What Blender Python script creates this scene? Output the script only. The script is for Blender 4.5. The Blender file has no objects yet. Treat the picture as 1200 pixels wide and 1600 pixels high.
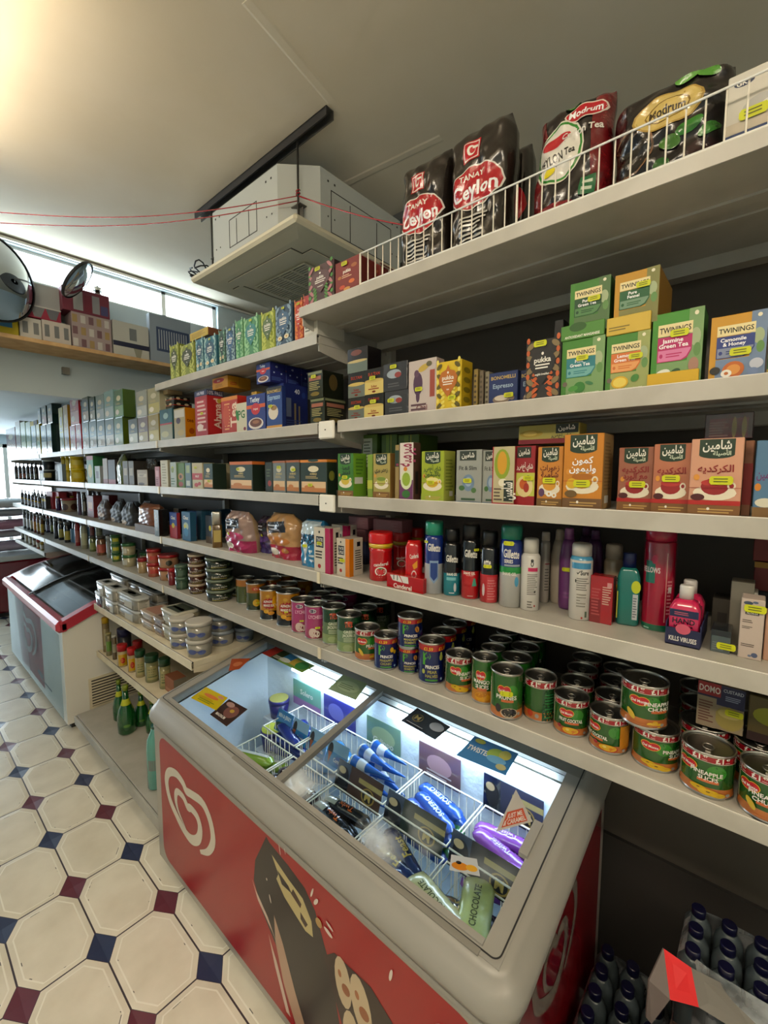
import bpy, math, random
import numpy as np
from mathutils import Vector, Matrix
from mathutils.geometry import tessellate_polygon
SC = bpy.context.scene; COL = SC.collection
R = math.radians
random.seed(7)
# ------------------------------------------------------------------ camera, world, lights
FPX, YAW, PITCH, ROLL, CAMH = 683.04, R(49.116), R(-5.048), R(0.151), 1.6
_f = np.array([math.sin(YAW)*math.cos(PITCH), math.cos(YAW)*math.cos(PITCH), math.sin(PITCH)])
_r = np.array([math.cos(YAW), -math.sin(YAW), 0.]); _u = np.cross(_r, _f)
_r, _u = math.cos(ROLL)*_r+math.sin(ROLL)*_u, -math.sin(ROLL)*_r+math.cos(ROLL)*_u
cd = bpy.data.cameras.new('camera'); cam = bpy.data.objects.new('camera', cd); COL.objects.link(cam)
cd.sensor_fit = 'HORIZONTAL'; cd.sensor_width = 36; cd.lens = FPX/1200*36; cd.clip_start = .02
m = Matrix.Identity(4)
for i in range(3):
    m[i][0] = _r[i]; m[i][1] = _u[i]; m[i][2] = -_f[i]
m[2][3] = CAMH; cam.matrix_world = m
SC.camera = cam
SC.view_settings.view_transform = 'Standard'; SC.view_settings.look = 'None'
SC.view_settings.exposure = 0.2; SC.view_settings.gamma = 1; SC.view_settings.use_curve_mapping = False
wd = bpy.data.worlds.new('world'); SC.world = wd; wd.use_nodes = True
wd.node_tree.nodes['Background'].inputs[0].default_value = (.86, .94, 1., 1)
wd.node_tree.nodes['Background'].inputs[1].default_value = 3.0
SC.cycles.use_denoising = True
SC.cycles.max_bounces = 7; SC.cycles.diffuse_bounces = 4; SC.cycles.glossy_bounces = 3
SC.cycles.transmission_bounces = 6; SC.cycles.transparent_max_bounces = 16
SC.cycles.sample_clamp_indirect = 4; SC.cycles.caustics_reflective = False; SC.cycles.caustics_refractive = False
def area(name, loc, rot, sx, sy, power, col):
    l = bpy.data.lights.new(name, 'AREA'); l.shape = 'RECTANGLE'; l.size = sx; l.size_y = sy
    l.energy = power; l.color = col
    o = bpy.data.objects.new(name, l); o.location = loc; o.rotation_euler = rot; COL.objects.link(o); return o
# daylight falling in through the high window over the drop wall and through the shop front at the far end
area('daylight_high_window', (.3, 3.78, 2.93), (R(-90), 0, 0), 3.4, .3, 42, (.74, .9, 1))
area('daylight_shop_front', (.3, 9.3, 1.4), (R(-90), 0, 0), 3.4, 2.2, 190, (.74, .9, 1))
# ------------------------------------------------------------------ picture measurements -> points in the room
def ray(u, v): return _r*((u-600)/FPX) - _u*((v-800)/FPX) + _f
def onx(u, v, X): d = ray(u, v); return d*X/d[0]
def onz(u, v, z): d = ray(u, v); return d*z/d[2]
def ony(u, v, y): d = ray(u, v); return d*y/d[1]
def yat(u, X, z):
    k = _r-_f*((u-600)/FPX); return -(X*k[0]+z*k[2])/k[1]
def xat(u, Y, z):
    k = _r-_f*((u-600)/FPX); return -(Y*k[1]+z*k[2])/k[0]
def zat(v, X, Y):
    k = _u-_f*((800-v)/FPX); return -(X*k[0]+Y*k[1])/k[2]
# ------------------------------------------------------------------ materials
def lin(h):
    if not isinstance(h, str): return tuple(h[:3])
    h = h.lstrip('#')
    if len(h) == 3: h = ''.join(c*2 for c in h)
    o = []
    for i in (0, 2, 4):
        c = int(h[i:i+2], 16)/255; o.append(c/12.92 if c <= .04045 else ((c+.055)/1.055)**2.4)
    return tuple(o)
def mat(name, col=None, rough=.5, metal=0, emis=None, es=0, alpha=1, coat=0, attr=False, noise=None, trans=0, bump=0, bscale=40):
    mt = bpy.data.materials.new(name); mt.use_nodes = True; nt = mt.node_tree; b = nt.nodes['Principled BSDF']
    b.inputs['Roughness'].default_value = rough; b.inputs['Metallic'].default_value = metal
    b.inputs['Alpha'].default_value = alpha; b.inputs['Coat Weight'].default_value = coat
    b.inputs['Coat Roughness'].default_value = .08; b.inputs['Transmission Weight'].default_value = trans
    if col: b.inputs['Base Color'].default_value = (*lin(col), 1)
    src = None
    if attr:
        a = nt.nodes.new('ShaderNodeAttribute'); a.attribute_name = 'Col'; src = a.outputs['Color']
        nt.links.new(src, b.inputs['Base Color'])
    if noise:
        c2, sc, lo, hi = noise
        t = nt.nodes.new('ShaderNodeTexCoord'); n = nt.nodes.new('ShaderNodeTexNoise'); n.inputs['Scale'].default_value = sc; n.inputs['Detail'].default_value = 5
        rp = nt.nodes.new('ShaderNodeValToRGB'); rp.color_ramp.elements[0].position = lo; rp.color_ramp.elements[1].position = hi
        rp.color_ramp.elements[0].color = (*lin(c2), 1); rp.color_ramp.elements[1].color = (*lin(col), 1)
        nt.links.new(t.outputs['Object'], n.inputs['Vector']); nt.links.new(n.outputs['Fac'], rp.inputs[0]); nt.links.new(rp.outputs[0], b.inputs['Base Color'])
    if bump:
        t = nt.nodes.new('ShaderNodeTexCoord'); n = nt.nodes.new('ShaderNodeTexNoise'); n.inputs['Scale'].default_value = bscale; n.inputs['Detail'].default_value = 3
        bp = nt.nodes.new('ShaderNodeBump'); bp.inputs['Strength'].default_value = bump; bp.inputs['Distance'].default_value = .01
        nt.links.new(t.outputs['Object'], n.inputs['Vector']); nt.links.new(n.outputs['Fac'], bp.inputs['Height']); nt.links.new(bp.outputs[0], b.inputs['Normal'])
    if emis:
        b.inputs['Emission Color'].default_value = (*lin(emis), 1); b.inputs['Emission Strength'].default_value = es
    return mt
def clear(name, col, tint=1., gloss=.12, rough=.04, white=None):
    """clear film or pane: mostly see-through, reflecting at grazing angles; white = (amount, scale) adds frost or creases"""
    mt = bpy.data.materials.new(name); mt.use_nodes = True; nt = mt.node_tree; nt.nodes.clear()
    o = nt.nodes.new('ShaderNodeOutputMaterial'); tr = nt.nodes.new('ShaderNodeBsdfTransparent'); gl = nt.nodes.new('ShaderNodeBsdfGlossy')
    tr.inputs[0].default_value = (*lin(col), 1); gl.inputs['Roughness'].default_value = rough
    lw = nt.nodes.new('ShaderNodeLayerWeight'); lw.inputs[0].default_value = gloss
    mx = nt.nodes.new('ShaderNodeMixShader'); nt.links.new(lw.outputs['Fresnel'], mx.inputs[0]); nt.links.new(tr.outputs[0], mx.inputs[1]); nt.links.new(gl.outputs[0], mx.inputs[2])
    out = mx
    if white:
        df = nt.nodes.new('ShaderNodeBsdfDiffuse'); df.inputs[0].default_value = (.8, .84, .86, 1)
        t = nt.nodes.new('ShaderNodeTexCoord'); n = nt.nodes.new('ShaderNodeTexNoise'); n.inputs['Scale'].default_value = white[1]; n.inputs['Detail'].default_value = 6
        mr = nt.nodes.new('ShaderNodeMapRange'); mr.inputs['From Min'].default_value = white[2]; mr.inputs['From Max'].default_value = white[3]; mr.inputs['To Max'].default_value = white[0]
        nt.links.new(t.outputs['Object'], n.inputs['Vector']); nt.links.new(n.outputs['Fac'], mr.inputs['Value'])
        fac = mr.outputs[0]
        if len(white) > 4:      # condensation gathers along the low front edge of the pane
            sx = nt.nodes.new('ShaderNodeSeparateXYZ'); nt.links.new(t.outputs['Object'], sx.inputs[0]); r2 = nt.nodes.new('ShaderNodeMapRange'); r2.interpolation_type = 'SMOOTHSTEP'
            r2.inputs['From Min'].default_value = white[5]; r2.inputs['From Max'].default_value = white[4]; nt.links.new(sx.outputs[0], r2.inputs['Value'])
            mu = nt.nodes.new('ShaderNodeMath'); mu.operation = 'MULTIPLY'; nt.links.new(fac, mu.inputs[0]); nt.links.new(r2.outputs[0], mu.inputs[1]); fac = mu.outputs[0]
        m2 = nt.nodes.new('ShaderNodeMixShader'); nt.links.new(fac, m2.inputs[0]); nt.links.new(mx.outputs[0], m2.inputs[1]); nt.links.new(df.outputs[0], m2.inputs[2]); out = m2
    nt.links.new(out.outputs[0], o.inputs[0]); return mt
M = dict(
 card=mat('printed_card', rough=.58, attr=True), gloss=mat('glossy_print', rough=.16, attr=True, coat=.5),
 foil=mat('foil_pack', rough=.24, attr=True, coat=.35, bump=.22, bscale=30), metal=mat('can_metal', '#b9b6ae', .28, 1), lid=mat('can_lid_metal', '#8d8a84', .3, 1),
 plastic=mat('coloured_plastic', rough=.3, attr=True), shelf=mat('painted_shelf_steel', '#aaa69c', .42, noise=('#9f9b90', 9, .35, .6)),
 cream=mat('cream_shelf_steel', '#d6cbb0', .42, noise=('#c9bd9f', 9, .35, .6)), back=mat('brown_back_board', '#4a433b', .6), groove=mat('dark_groove', '#2a2724', .6),
 ceil=mat('ceiling_plaster', '#ddd3c0', .85, noise=('#d6cab2', 2.2, .3, .7), bump=.25, bscale=7), wallm=mat('wall_paint', '#b4c2c8', .8, bump=.1, bscale=9),
 white=mat('white_enamel', '#dcd9cf', .35), grey=mat('freezer_grey', '#8c8982', .36), dgrey=mat('freezer_dark_grey', '#77746c', .4), liner=mat('freezer_liner', '#e0ebf4', .45, bump=.4, bscale=30),
 red=mat('red_enamel', '#a8283a', .42, coat=.1), wire=mat('white_wire', '#e6e0d0', .35), steel=mat('galvanised_steel', '#6d6b66', .4, .8), black=mat('black_rubber', '#1b1b1b', .5),
 ac=mat('air_conditioner_sheet', '#b9bdb9', .45), acp=mat('air_conditioner_panel', '#d3ccb4', .5), slot=mat('vent_shadow', '#4d4a40', .7), wood=mat('shelf_wood', '#c9a676', .6, noise=('#b58f5f', 14, .35, .65)),
 tube=mat('lit_tube', '#ffffff', emis='#dff0ff', es=26), lamp=mat('lit_lamp', '#ffffff', emis='#ffedd0', es=11), lamp_added=mat('lit_lamp_added', '#ffffff', emis='#ffefd6', es=46), mirror=mat('mirror_glass', '#d5dde0', .03, 1),
 glass=clear('freezer_glass', '#f2f8fb', gloss=.1), frost=clear('freezer_glass_frosted', '#eef6fa', gloss=.1, white=(.6, 6, .46, .66, -.27, -.08)), sheet=clear('hanging_plastic_sheet', '#e8eef0', gloss=.01, rough=.5, white=(.12, 5, .35, .8)), film=clear('clear_film', '#f6f6f2', gloss=.35, rough=.1),
 smoke=clear('dark_freezer_glass', '#5f6a6e', gloss=.3, rough=.08, white=(.3, 3, .5, .8)), wrap=clear('shrink_wrap', '#e6ebee', gloss=.4, rough=.16, white=(.55, 14, .35, .7)), cup=clear('drinking_glass', '#e8eef0', gloss=.4),
 green=mat('green_bottle_glass', '#0f4a1c', .08, coat=.8), teal=mat('teal_bottle_plastic', '#4f8f86', .15, coat=.6), daylight=mat('lit_window', '#ffffff', emis='#eef6ff', es=5))
# ------------------------------------------------------------------ objects
def tag(o, label=None, cat=None, grp=None, kind=None):
    if label: o['label'] = label
    if cat: o['category'] = cat
    if grp: o['group'] = grp
    if kind: o['kind'] = kind
    return o
def empty(name, loc=(0, 0, 0), rz=0, label=None, cat=None, grp=None, kind=None):
    o = bpy.data.objects.new(name, None); o.location = loc; o.rotation_euler = (0, 0, rz); o.empty_display_size = .05; COL.objects.link(o)
    return tag(o, label, cat, grp, kind)
class MB:
    def __init__(s): s.v = []; s.f = []; s.c = []; s.m = []; s.mats = []; s.sm = []
    def mi(s, m):
        m = M[m] if isinstance(m, str) else m
        if m not in s.mats: s.mats.append(m)
        return s.mats.index(m)
    def face(s, pts, col, m='card', smooth=False):
        n = len(s.v); s.v += [tuple(p) for p in pts]; s.f.append(tuple(range(n, n+len(pts)))); s.c.append(lin(col)); s.m.append(s.mi(m)); s.sm.append(smooth)
    def add(s, vs, fs, col, m='card', smooth=False):
        n = len(s.v); s.v += [tuple(p) for p in vs]; c = lin(col); k = s.mi(m)
        for f in fs: s.f.append(tuple(n+i for i in f)); s.c.append(c); s.m.append(k); s.sm.append(smooth)
    def box(s, x0, x1, y0, y1, z0, z1, col='#888', m='card', bev=0, cols=None):
        """axis-aligned box; cols = colours of (front -y, right +x, back, left, top, bottom)"""
        if not cols: cols = [col]*6
        b = min(bev, abs(x1-x0)/3, abs(y1-y0)/3, abs(z1-z0)/3)
        X = (x0, x1); Y = (y0, y1); Z = (z0, z1); vid = {}; vs = []
        for ix in (0, 1):
            for iy in (0, 1):
                for iz in (0, 1):
                    for ax in range(3):
                        p = [X[ix], Y[iy], Z[iz]]
                        for k, i in enumerate((ix, iy, iz)):
                            if k != ax: p[k] += b*(1 if i == 0 else -1)
                        vid[ix, iy, iz, ax] = len(vs); vs.append(p)
        n = len(s.v); s.v += [tuple(p) for p in vs]; k = s.mi(m)
        def q(ids, c): s.f.append(tuple(n+vid[i] for i in ids)); s.c.append(lin(c)); s.m.append(k); s.sm.append(False)
        q([(0,0,0,1),(1,0,0,1),(1,0,1,1),(0,0,1,1)], cols[0]); q([(1,0,0,0),(1,1,0,0),(1,1,1,0),(1,0,1,0)], cols[1])
        q([(1,1,0,1),(0,1,0,1),(0,1,1,1),(1,1,1,1)], cols[2]); q([(0,1,0,0),(0,0,0,0),(0,0,1,0),(0,1,1,0)], cols[3])
        q([(0,0,1,2),(1,0,1,2),(1,1,1,2),(0,1,1,2)], cols[4]); q([(0,1,0,2),(1,1,0,2),(1,0,0,2),(0,0,0,2)], cols[5])
        if b > 0:
            for a, e in ((0, 1), (1, 2), (0, 2)):
                o = 3-a-e
                for i in (0, 1):
                    for j in (0, 1):
                        A = [0, 0, 0]; A[a] = i; A[e] = j; B_ = list(A); B_[o] = 1
                        fc = cols[0] if (1 in (a, e) and A[1] == 0) else cols[1] if (0 in (a, e) and A[0] == 1) else cols[4]
                        q([(*A, a), (*A, e), (*B_, e), (*B_, a)], fc)
            for ix in (0, 1):
                for iy in (0, 1):
                    for iz in (0, 1): q([(ix, iy, iz, 0), (ix, iy, iz, 1), (ix, iy, iz, 2)], cols[0])
    def lathe(s, prof, col='#888', m='plastic', n=28, cx=0, cy=0, sx=1, sy=1, cols=None, smooth=True, cap=True, ms=None, sq=0):
        """profile (r, z) from the bottom up, turned round z; sq > 0 squares the section off"""
        base = len(s.v); c0 = lin(col); k0 = s.mi(m)
        for r, z in prof:
            for i in range(n):
                a = 2*math.pi*i/n; c, d = math.cos(a), math.sin(a); q = 1.
                if sq: q = 1/((abs(c)**sq+abs(d)**sq)**(1/sq))
                s.v.append((cx+r*sx*c*q, cy+r*sy*d*q, z))
        for j in range(len(prof)-1):
            cc = lin(cols[j]) if cols else c0; kk = s.mi(ms[j]) if ms else k0
            for i in range(n):
                i2 = (i+1) % n
                s.f.append((base+j*n+i, base+j*n+i2, base+(j+1)*n+i2, base+(j+1)*n+i)); s.c.append(cc); s.m.append(kk); s.sm.append(smooth)
        if cap:
            s.f.append(tuple(base+i for i in range(n))[::-1]); s.c.append(lin(cols[0]) if cols else c0); s.m.append(s.mi(ms[0]) if ms else k0); s.sm.append(False)
            t = base+(len(prof)-1)*n
            s.f.append(tuple(t+i for i in range(n))); s.c.append(lin(cols[-1]) if cols else c0); s.m.append(s.mi(ms[-1]) if ms else k0); s.sm.append(False)
    def tube(s, pts, r, col='#888', m='wire', n=6, closed=False):
        pts = [Vector(p) for p in pts]; base = len(s.v); k = s.mi(m); c = lin(col); N = len(pts)
        for i, p in enumerate(pts):
            d = (pts[(i+1) % N]-pts[i-1]) if closed or 0 < i < N-1 else (pts[1]-pts[0] if i == 0 else pts[-1]-pts[-2])
            d.normalize(); up = Vector((0, 0, 1)) if abs(d.z) < .9 else Vector((1, 0, 0)); a = d.cross(up).normalized(); b = d.cross(a)
            for j in range(n):
                t = 2*math.pi*j/n; s.v.append(tuple(p+a*(r*math.cos(t))+b*(r*math.sin(t))))
        for i in range(N if closed else N-1):
            for j in range(n):
                i2 = (i+1) % N; j2 = (j+1) % n
                s.f.append((base+i*n+j, base+i*n+j2, base+i2*n+j2, base+i2*n+j)); s.c.append(c); s.m.append(k); s.sm.append(True)
        if not closed:
            for b0 in (base, base+(N-1)*n):
                s.f.append(tuple(range(b0, b0+n))); s.c.append(c); s.m.append(k); s.sm.append(False)
    def build(s, name, parent=None, loc=None, rz=None):
        me = bpy.data.meshes.new(name); me.from_pydata(s.v, [], s.f); me.materials.clear()
        for mt in s.mats: me.materials.append(mt)
        me.polygons.foreach_set('material_index', s.m); me.polygons.foreach_set('use_smooth', s.sm)
        ca = me.color_attributes.new('Col', 'FLOAT_COLOR', 'CORNER'); arr = []
        for f, c in zip(s.f, s.c): arr += [.76*c[0]**1.2, .76*c[1]**1.2, .76*c[2]**1.2, 1.]*len(f)
        ca.data.foreach_set('color', arr); me.update()
        o = bpy.data.objects.new(name, me); COL.objects.link(o)
        if parent: o.parent = parent
        if loc: o.location = loc
        if rz is not None: o.rotation_euler = (0, 0, rz)
        return o
# ------------------------------------------------------------------ lettering and printed artwork
_tc = {}
def glyphs(t, bold):
    k = (t, bold)
    if k in _tc: return _tc[k]
    c = bpy.data.curves.new('t', 'FONT'); c.body = t; c.resolution_u = 2; c.offset = .022 if bold else 0; c.fill_mode = 'FRONT'
    o = bpy.data.objects.new('t', c); COL.objects.link(o)
    me = bpy.data.meshes.new_from_object(o.evaluated_get(bpy.context.evaluated_depsgraph_get()))
    tr = []
    for p in me.polygons:
        vs = [me.vertices[i].co for i in p.vertices]
        for i in range(1, len(vs)-1): tr.append([(vs[0].x, vs[0].y), (vs[i].x, vs[i].y), (vs[i+1].x, vs[i+1].y)])
    xs = [v.co.x for v in me.vertices] or [0]; ys = [v.co.y for v in me.vertices] or [0]
    bpy.data.objects.remove(o); bpy.data.curves.remove(c); bpy.data.meshes.remove(me)
    _tc[k] = (tr, min(xs), max(xs), min(ys), max(ys)); return _tc[k]
_AR = dict(zip('اأدذرزوةء', (0xFE8D, 0xFE83, 0xFEA9, 0xFEAB, 0xFEAD, 0xFEAF, 0xFEED, 0xFE93, 0xFE80)))
_AD = dict(zip('بتجحخسشصطعفقكلمنهي', (0xFE8F, 0xFE95, 0xFE9D, 0xFEA1, 0xFEA5, 0xFEB1, 0xFEB5, 0xFEB9, 0xFEC1, 0xFEC9, 0xFED1, 0xFED5, 0xFED9, 0xFEDD, 0xFEE1, 0xFEE5, 0xFEE9, 0xFEF1)))
def arab(w):
    """joined letter forms, laid out right to left"""
    out = []; 
    for i, ch in enumerate(w):
        if ch not in _AR and ch not in _AD: out.append(ch); continue
        pj = i > 0 and w[i-1] in _AD; nj = i < len(w)-1 and (w[i+1] in _AD or w[i+1] in _AR) and w[i+1] != 'ء'
        if ch in _AR: out.append(chr(_AR[ch]+(1 if pj and ch != 'ء' else 0)))
        else: out.append(chr(_AD[ch]+(3 if pj and nj else 2 if nj else 1 if pj else 0)))
    return ''.join(reversed(out))
def tris_of(el, w, h):
    """one artwork element -> (triangles in metres on the face, colour); x from the face's centre, y from its foot"""
    k = el[0]; X = lambda x: (x-.5)*w; Y = lambda y: y*h
    if k == 'r': x0, y0, x1, y1, c = el[1:6]; P = [(X(x0), Y(y0)), (X(x1), Y(y0)), (X(x1), Y(y1)), (X(x0), Y(y1))]; return [(P[0], P[1], P[2]), (P[0], P[2], P[3])], c
    if k == 'e':
        cx, cy, rx, ry, c = el[1:6]; rot = R(el[6]) if len(el) > 6 else 0; n = 16; P = []
        for i in range(n):
            a = 2*math.pi*i/n; dx, dy = rx*w*math.cos(a), ry*h*math.sin(a)
            P.append((X(cx)+dx*math.cos(rot)-dy*math.sin(rot), Y(cy)+dx*math.sin(rot)+dy*math.cos(rot)))
        return [(P[0], P[i], P[i+1]) for i in range(1, n-1)], c
    if k == 'p':
        P = [(X(x), Y(y)) for x, y in el[1]]
        return [tuple(P[i] for i in t) for t in tessellate_polygon([[Vector((x, y, 0)) for x, y in P]])], el[2]
    if k == 'l':   # small print: n lines
        x0, y0, x1, y1, n, c = el[1:7]; out = []; rr = random.Random(int(x0*999+y0*77+n))
        for i in range(n):
            a = y0+(y1-y0)*(i+.25)/n; b = a+(y1-y0)*.45/n; e = x1-(x1-x0)*rr.random()*.35
            P = [(X(x0), Y(a)), (X(e), Y(a)), (X(e), Y(b)), (X(x0), Y(b))]; out += [(P[0], P[1], P[2]), (P[0], P[2], P[3])]
        return out, c
    if k == 't':   # text, centre x, centre y, cap height, colour, greatest width, rotation, bold
        s, cx, cy, ht, c = el[1:6]; mw = el[6] if len(el) > 6 else .9; rot = R(el[7]) if len(el) > 7 else 0; bold = el[8] if len(el) > 8 else 1
        tr, a, b, y0, y1 = glyphs(s, bold); sc = ht*h/.7; tw = (b-a)*sc; lim = mw*(h if abs(rot) > .8 else w); sx = sc*min(1, lim/max(tw, 1e-6)); out = []
        my = .35 if y0 > -.2 or s.isascii() else (y0+y1)/2
        for t in tr:
            q = []
            for x, y in t:
                dx = (x-(a+b)/2)*sx; dy = (y-my)*sc; q.append((X(cx)+dx*math.cos(rot)-dy*math.sin(rot), Y(cy)+dx*math.sin(rot)+dy*math.cos(rot)))
            out.append(tuple(q))
        return out, c
    raise ValueError(k)
def split(t, mx):
    st = [t]; out = []
    while st:
        a = st.pop(); e = [(a[i][0]-a[(i+1) % 3][0])**2+(a[i][1]-a[(i+1) % 3][1])**2 for i in range(3)]; i = e.index(max(e))
        if e[i] <= mx*mx: out.append(a); continue
        p, q, o = a[i], a[(i+1) % 3], a[(i+2) % 3]; m_ = ((p[0]+q[0])/2, (p[1]+q[1])/2)
        st += [(p, m_, o), (m_, q, o)]
    return out
def print_on(mb, art, w, h, fmap, m='card', step=None, eps=9e-5, base=0, alltext=False):
    for i, el in enumerate(art):
        tr, c = tris_of(el, w, h); off = base+eps*(i+1); n = len(mb.v); k = mb.mi(m); cc = lin(c)
        for t in tr:
            for q in (split(t, step) if step and (alltext or el[0] != 't') else [t]):
                mb.v += [fmap(x, y, off) for x, y in q]; mb.f.append((n, n+1, n+2)); n += 3; mb.c.append(cc); mb.m.append(k); mb.sm.append(False)
def f_front(y, z0=0): return lambda x, z, o: (x, y-o, z0+z)
def f_right(x_, z0=0): return lambda x, z, o: (x_+o, x, z0+z)
def f_cyl(r, z0=0, a0=0): return lambda x, z, o: ((r+o)*math.sin(x/r+a0), -(r+o)*math.cos(x/r+a0), z0+z)
# ------------------------------------------------------------------ placing goods on the shelves
XF = .946                       # front of the upper shelves
Z = dict(S1=.511, L1=None, S2=.1613, S3=-.0727, S4=-.3328, S5=-.594)     # shelf tops, from the camera's height
Z['L1'] = zat(514, XF, yat(520, XF, .45))
XS1 = .893
YEL = '#d8dc10'
def dup(o, dx=0, dy=0, dz=0, label=None, grp=None):
    def rec(a, par):
        c = a.copy(); COL.objects.link(c)
        if par: c.parent = par
        for ch in a.children: rec(ch, c)
        return c
    c = rec(o, None); c.location = (o.location.x+dx, o.location.y+dy, o.location.z+dz)
    if label: c['label'] = label
    if grp: c['group'] = grp
    return c
_pos = {}
class It:
    pass
def sticker(parent, fmap, cx, cy, s=1.0):
    mb = MB(); w, h = .0235*s, .0105*s
    pts = [(-.5, -.25), (-.42, -.5), (.42, -.5), (.5, -.25), (.5, .25), (.42, .5), (-.42, .5), (-.5, .25)]
    P = [(cx+a*w, cy+b*h) for a, b in pts]
    for i in range(1, 7): 
        for q in split((P[0], P[i], P[i+1]), .008): mb.face([fmap(x, y, .0032) for x, y in q], YEL, 'card')
    for k in range(2):
        y0 = cy-h*.2+k*h*.32; x0 = cx-w*.32
        mb.face([fmap(x0, y0, .0036), fmap(x0+w*.6, y0, .0036), fmap(x0+w*.6, y0+h*.12, .0036), fmap(x0, y0+h*.12, .0036)], '#6f7210', 'card')
    return mb.build('price_sticker', parent)
def carton(sh, xl, xr, yt, col, label, art=(), xs=None, d=.07, X=None, yb=None, zb=None, side=None, sart=(), top=None, stk=None, grp=None,
           name='tea_box', cat='tea box', m='card', rz=0, h=None, on=None, Xs=None, wmax=None, rim=None, tilt=0):
    z = (on.top if on else Z[sh] if isinstance(sh, str) else sh)
    if zb is not None: z = zb
    X = X or ((XS1 if sh == 'S1' else XF)+.01)
    if yb: X = onz((xl+xr)/2, yb, z)[0]
    yl, yr = yat(xl, X, z), yat(xr, X, z); w = yl-yr; yc = (yl+yr)/2
    if h is None:
        zt = zat(yt, X, yr); zt = zt if zt > 0 else zat(yt, X, yl); h = zt-z
    if xs: d = max(.01, min(.3, xat(xs, yr, z+h/2)-X))
    if wmax: w = min(w, wmax)
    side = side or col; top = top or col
    root = empty(name, (X+d/2, yc, CAMH+z), R(-90+rz), label, cat, grp)
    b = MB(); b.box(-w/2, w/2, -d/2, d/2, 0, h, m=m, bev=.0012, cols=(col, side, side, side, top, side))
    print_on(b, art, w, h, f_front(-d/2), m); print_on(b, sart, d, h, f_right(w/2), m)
    b.build('carton', root)
    if rim:   # coloured lid band that goes all the way round
        b = MB(); b.box(-w/2-.0006, w/2+.0006, -d/2-.0006, d/2+.0006, h*rim[0], h*rim[1]+.0006, m=m, cols=[rim[2]]*6); b.build('lid', root)
    if stk: sticker(root, f_front(-d/2), (stk[0]-.5)*w, stk[1]*h, stk[2] if len(stk) > 2 else 1)
    o = It(); o.top = z+h; o.z = z; o.X = X; o.Y = yc; o.w = w; o.h = h; o.d = d; o.root = root; return o
def cyl_at(sh, xl, xr, yt, yb=None, zb=None, X=None, on=None, twist=0):
    z = (on.top if on else Z[sh] if isinstance(sh, str) else sh)
    if zb is not None: z = zb
    um = (xl+xr)/2
    if on and X is None: X = on.X
    vm = yb or 800
    a0, a1 = [math.atan2(q[0], q[1]) for q in (ray(xl, vm), ray(xr, vm))]; al = abs(a1-a0)/2; am = (a0+a1)/2
    if yb: P = onz(um, yb, z); D = math.hypot(P[0], P[1])/(1-math.sin(al))
    else: D = ((X or XF+.04))/math.sin(am)
    xm = {'S6': .83, 'S7': .83}.get(sh, XF if isinstance(sh, str) and sh != 'S8' else 0)+.006     # stay behind the shelf lip
    if yb and D*(math.sin(am)-math.sin(al)) < xm: D = xm/(math.sin(am)-math.sin(al))
    r = D*math.sin(al); X = D*math.sin(am); Y = D*math.cos(am)
    k = (D-r)/D; h = zat(yt, X*k, Y*k)-z
    o = It(); o.X = X; o.Y = Y; o.z = z; o.r = r; o.h = h; o.top = z+h; o.rz = math.atan2(-X, Y)+R(twist); return o
def turned(o, parts, label, cat, name, art=(), az=None, grp=None, stk=None, sy=1, amat='gloss', wide=None):
    """parts: (part name, [(r, z)...], colour or list, material[, squareness]); art is printed on the radius az = (z0, z1, r)"""
    root = empty(name, (o.X, o.Y, CAMH+o.z), o.rz, label, cat, grp)
    first = True
    for p in parts:
        b = MB(); sq = p[4] if len(p) > 4 else 0
        cols = p[2] if isinstance(p[2], list) else None
        b.lathe([(r*o.r, z*o.h) for r, z in p[1]], p[2] if not cols else '#888', p[3] if isinstance(p[3], str) else p[3][0], sq=sq, sy=sy, cols=cols, ms=p[3] if isinstance(p[3], list) else None)
        if first and art:
            z0, z1, rr = az or (0, 1, 1); w = (wide or math.pi)*rr*o.r
            fm = f_cyl(rr*o.r, z0*o.h) if not sq and sy == 1 else f_front(-rr*o.r*sy, z0*o.h)
            print_on(b, art, w if not sq and sy == 1 else 2*rr*o.r, (z1-z0)*o.h, fm, amat, step=o.r*.3)
        b.build(p[0], root); first = False
    if stk:
        rr = (az or (0, 1, 1))[2]*o.r; fm = f_cyl(rr) if sy == 1 else f_front(-rr*sy)
        sticker(root, fm, stk[0]*o.r, stk[1]*o.h, stk[2] if len(stk) > 2 else 1)
    o.root = root; return o
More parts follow.
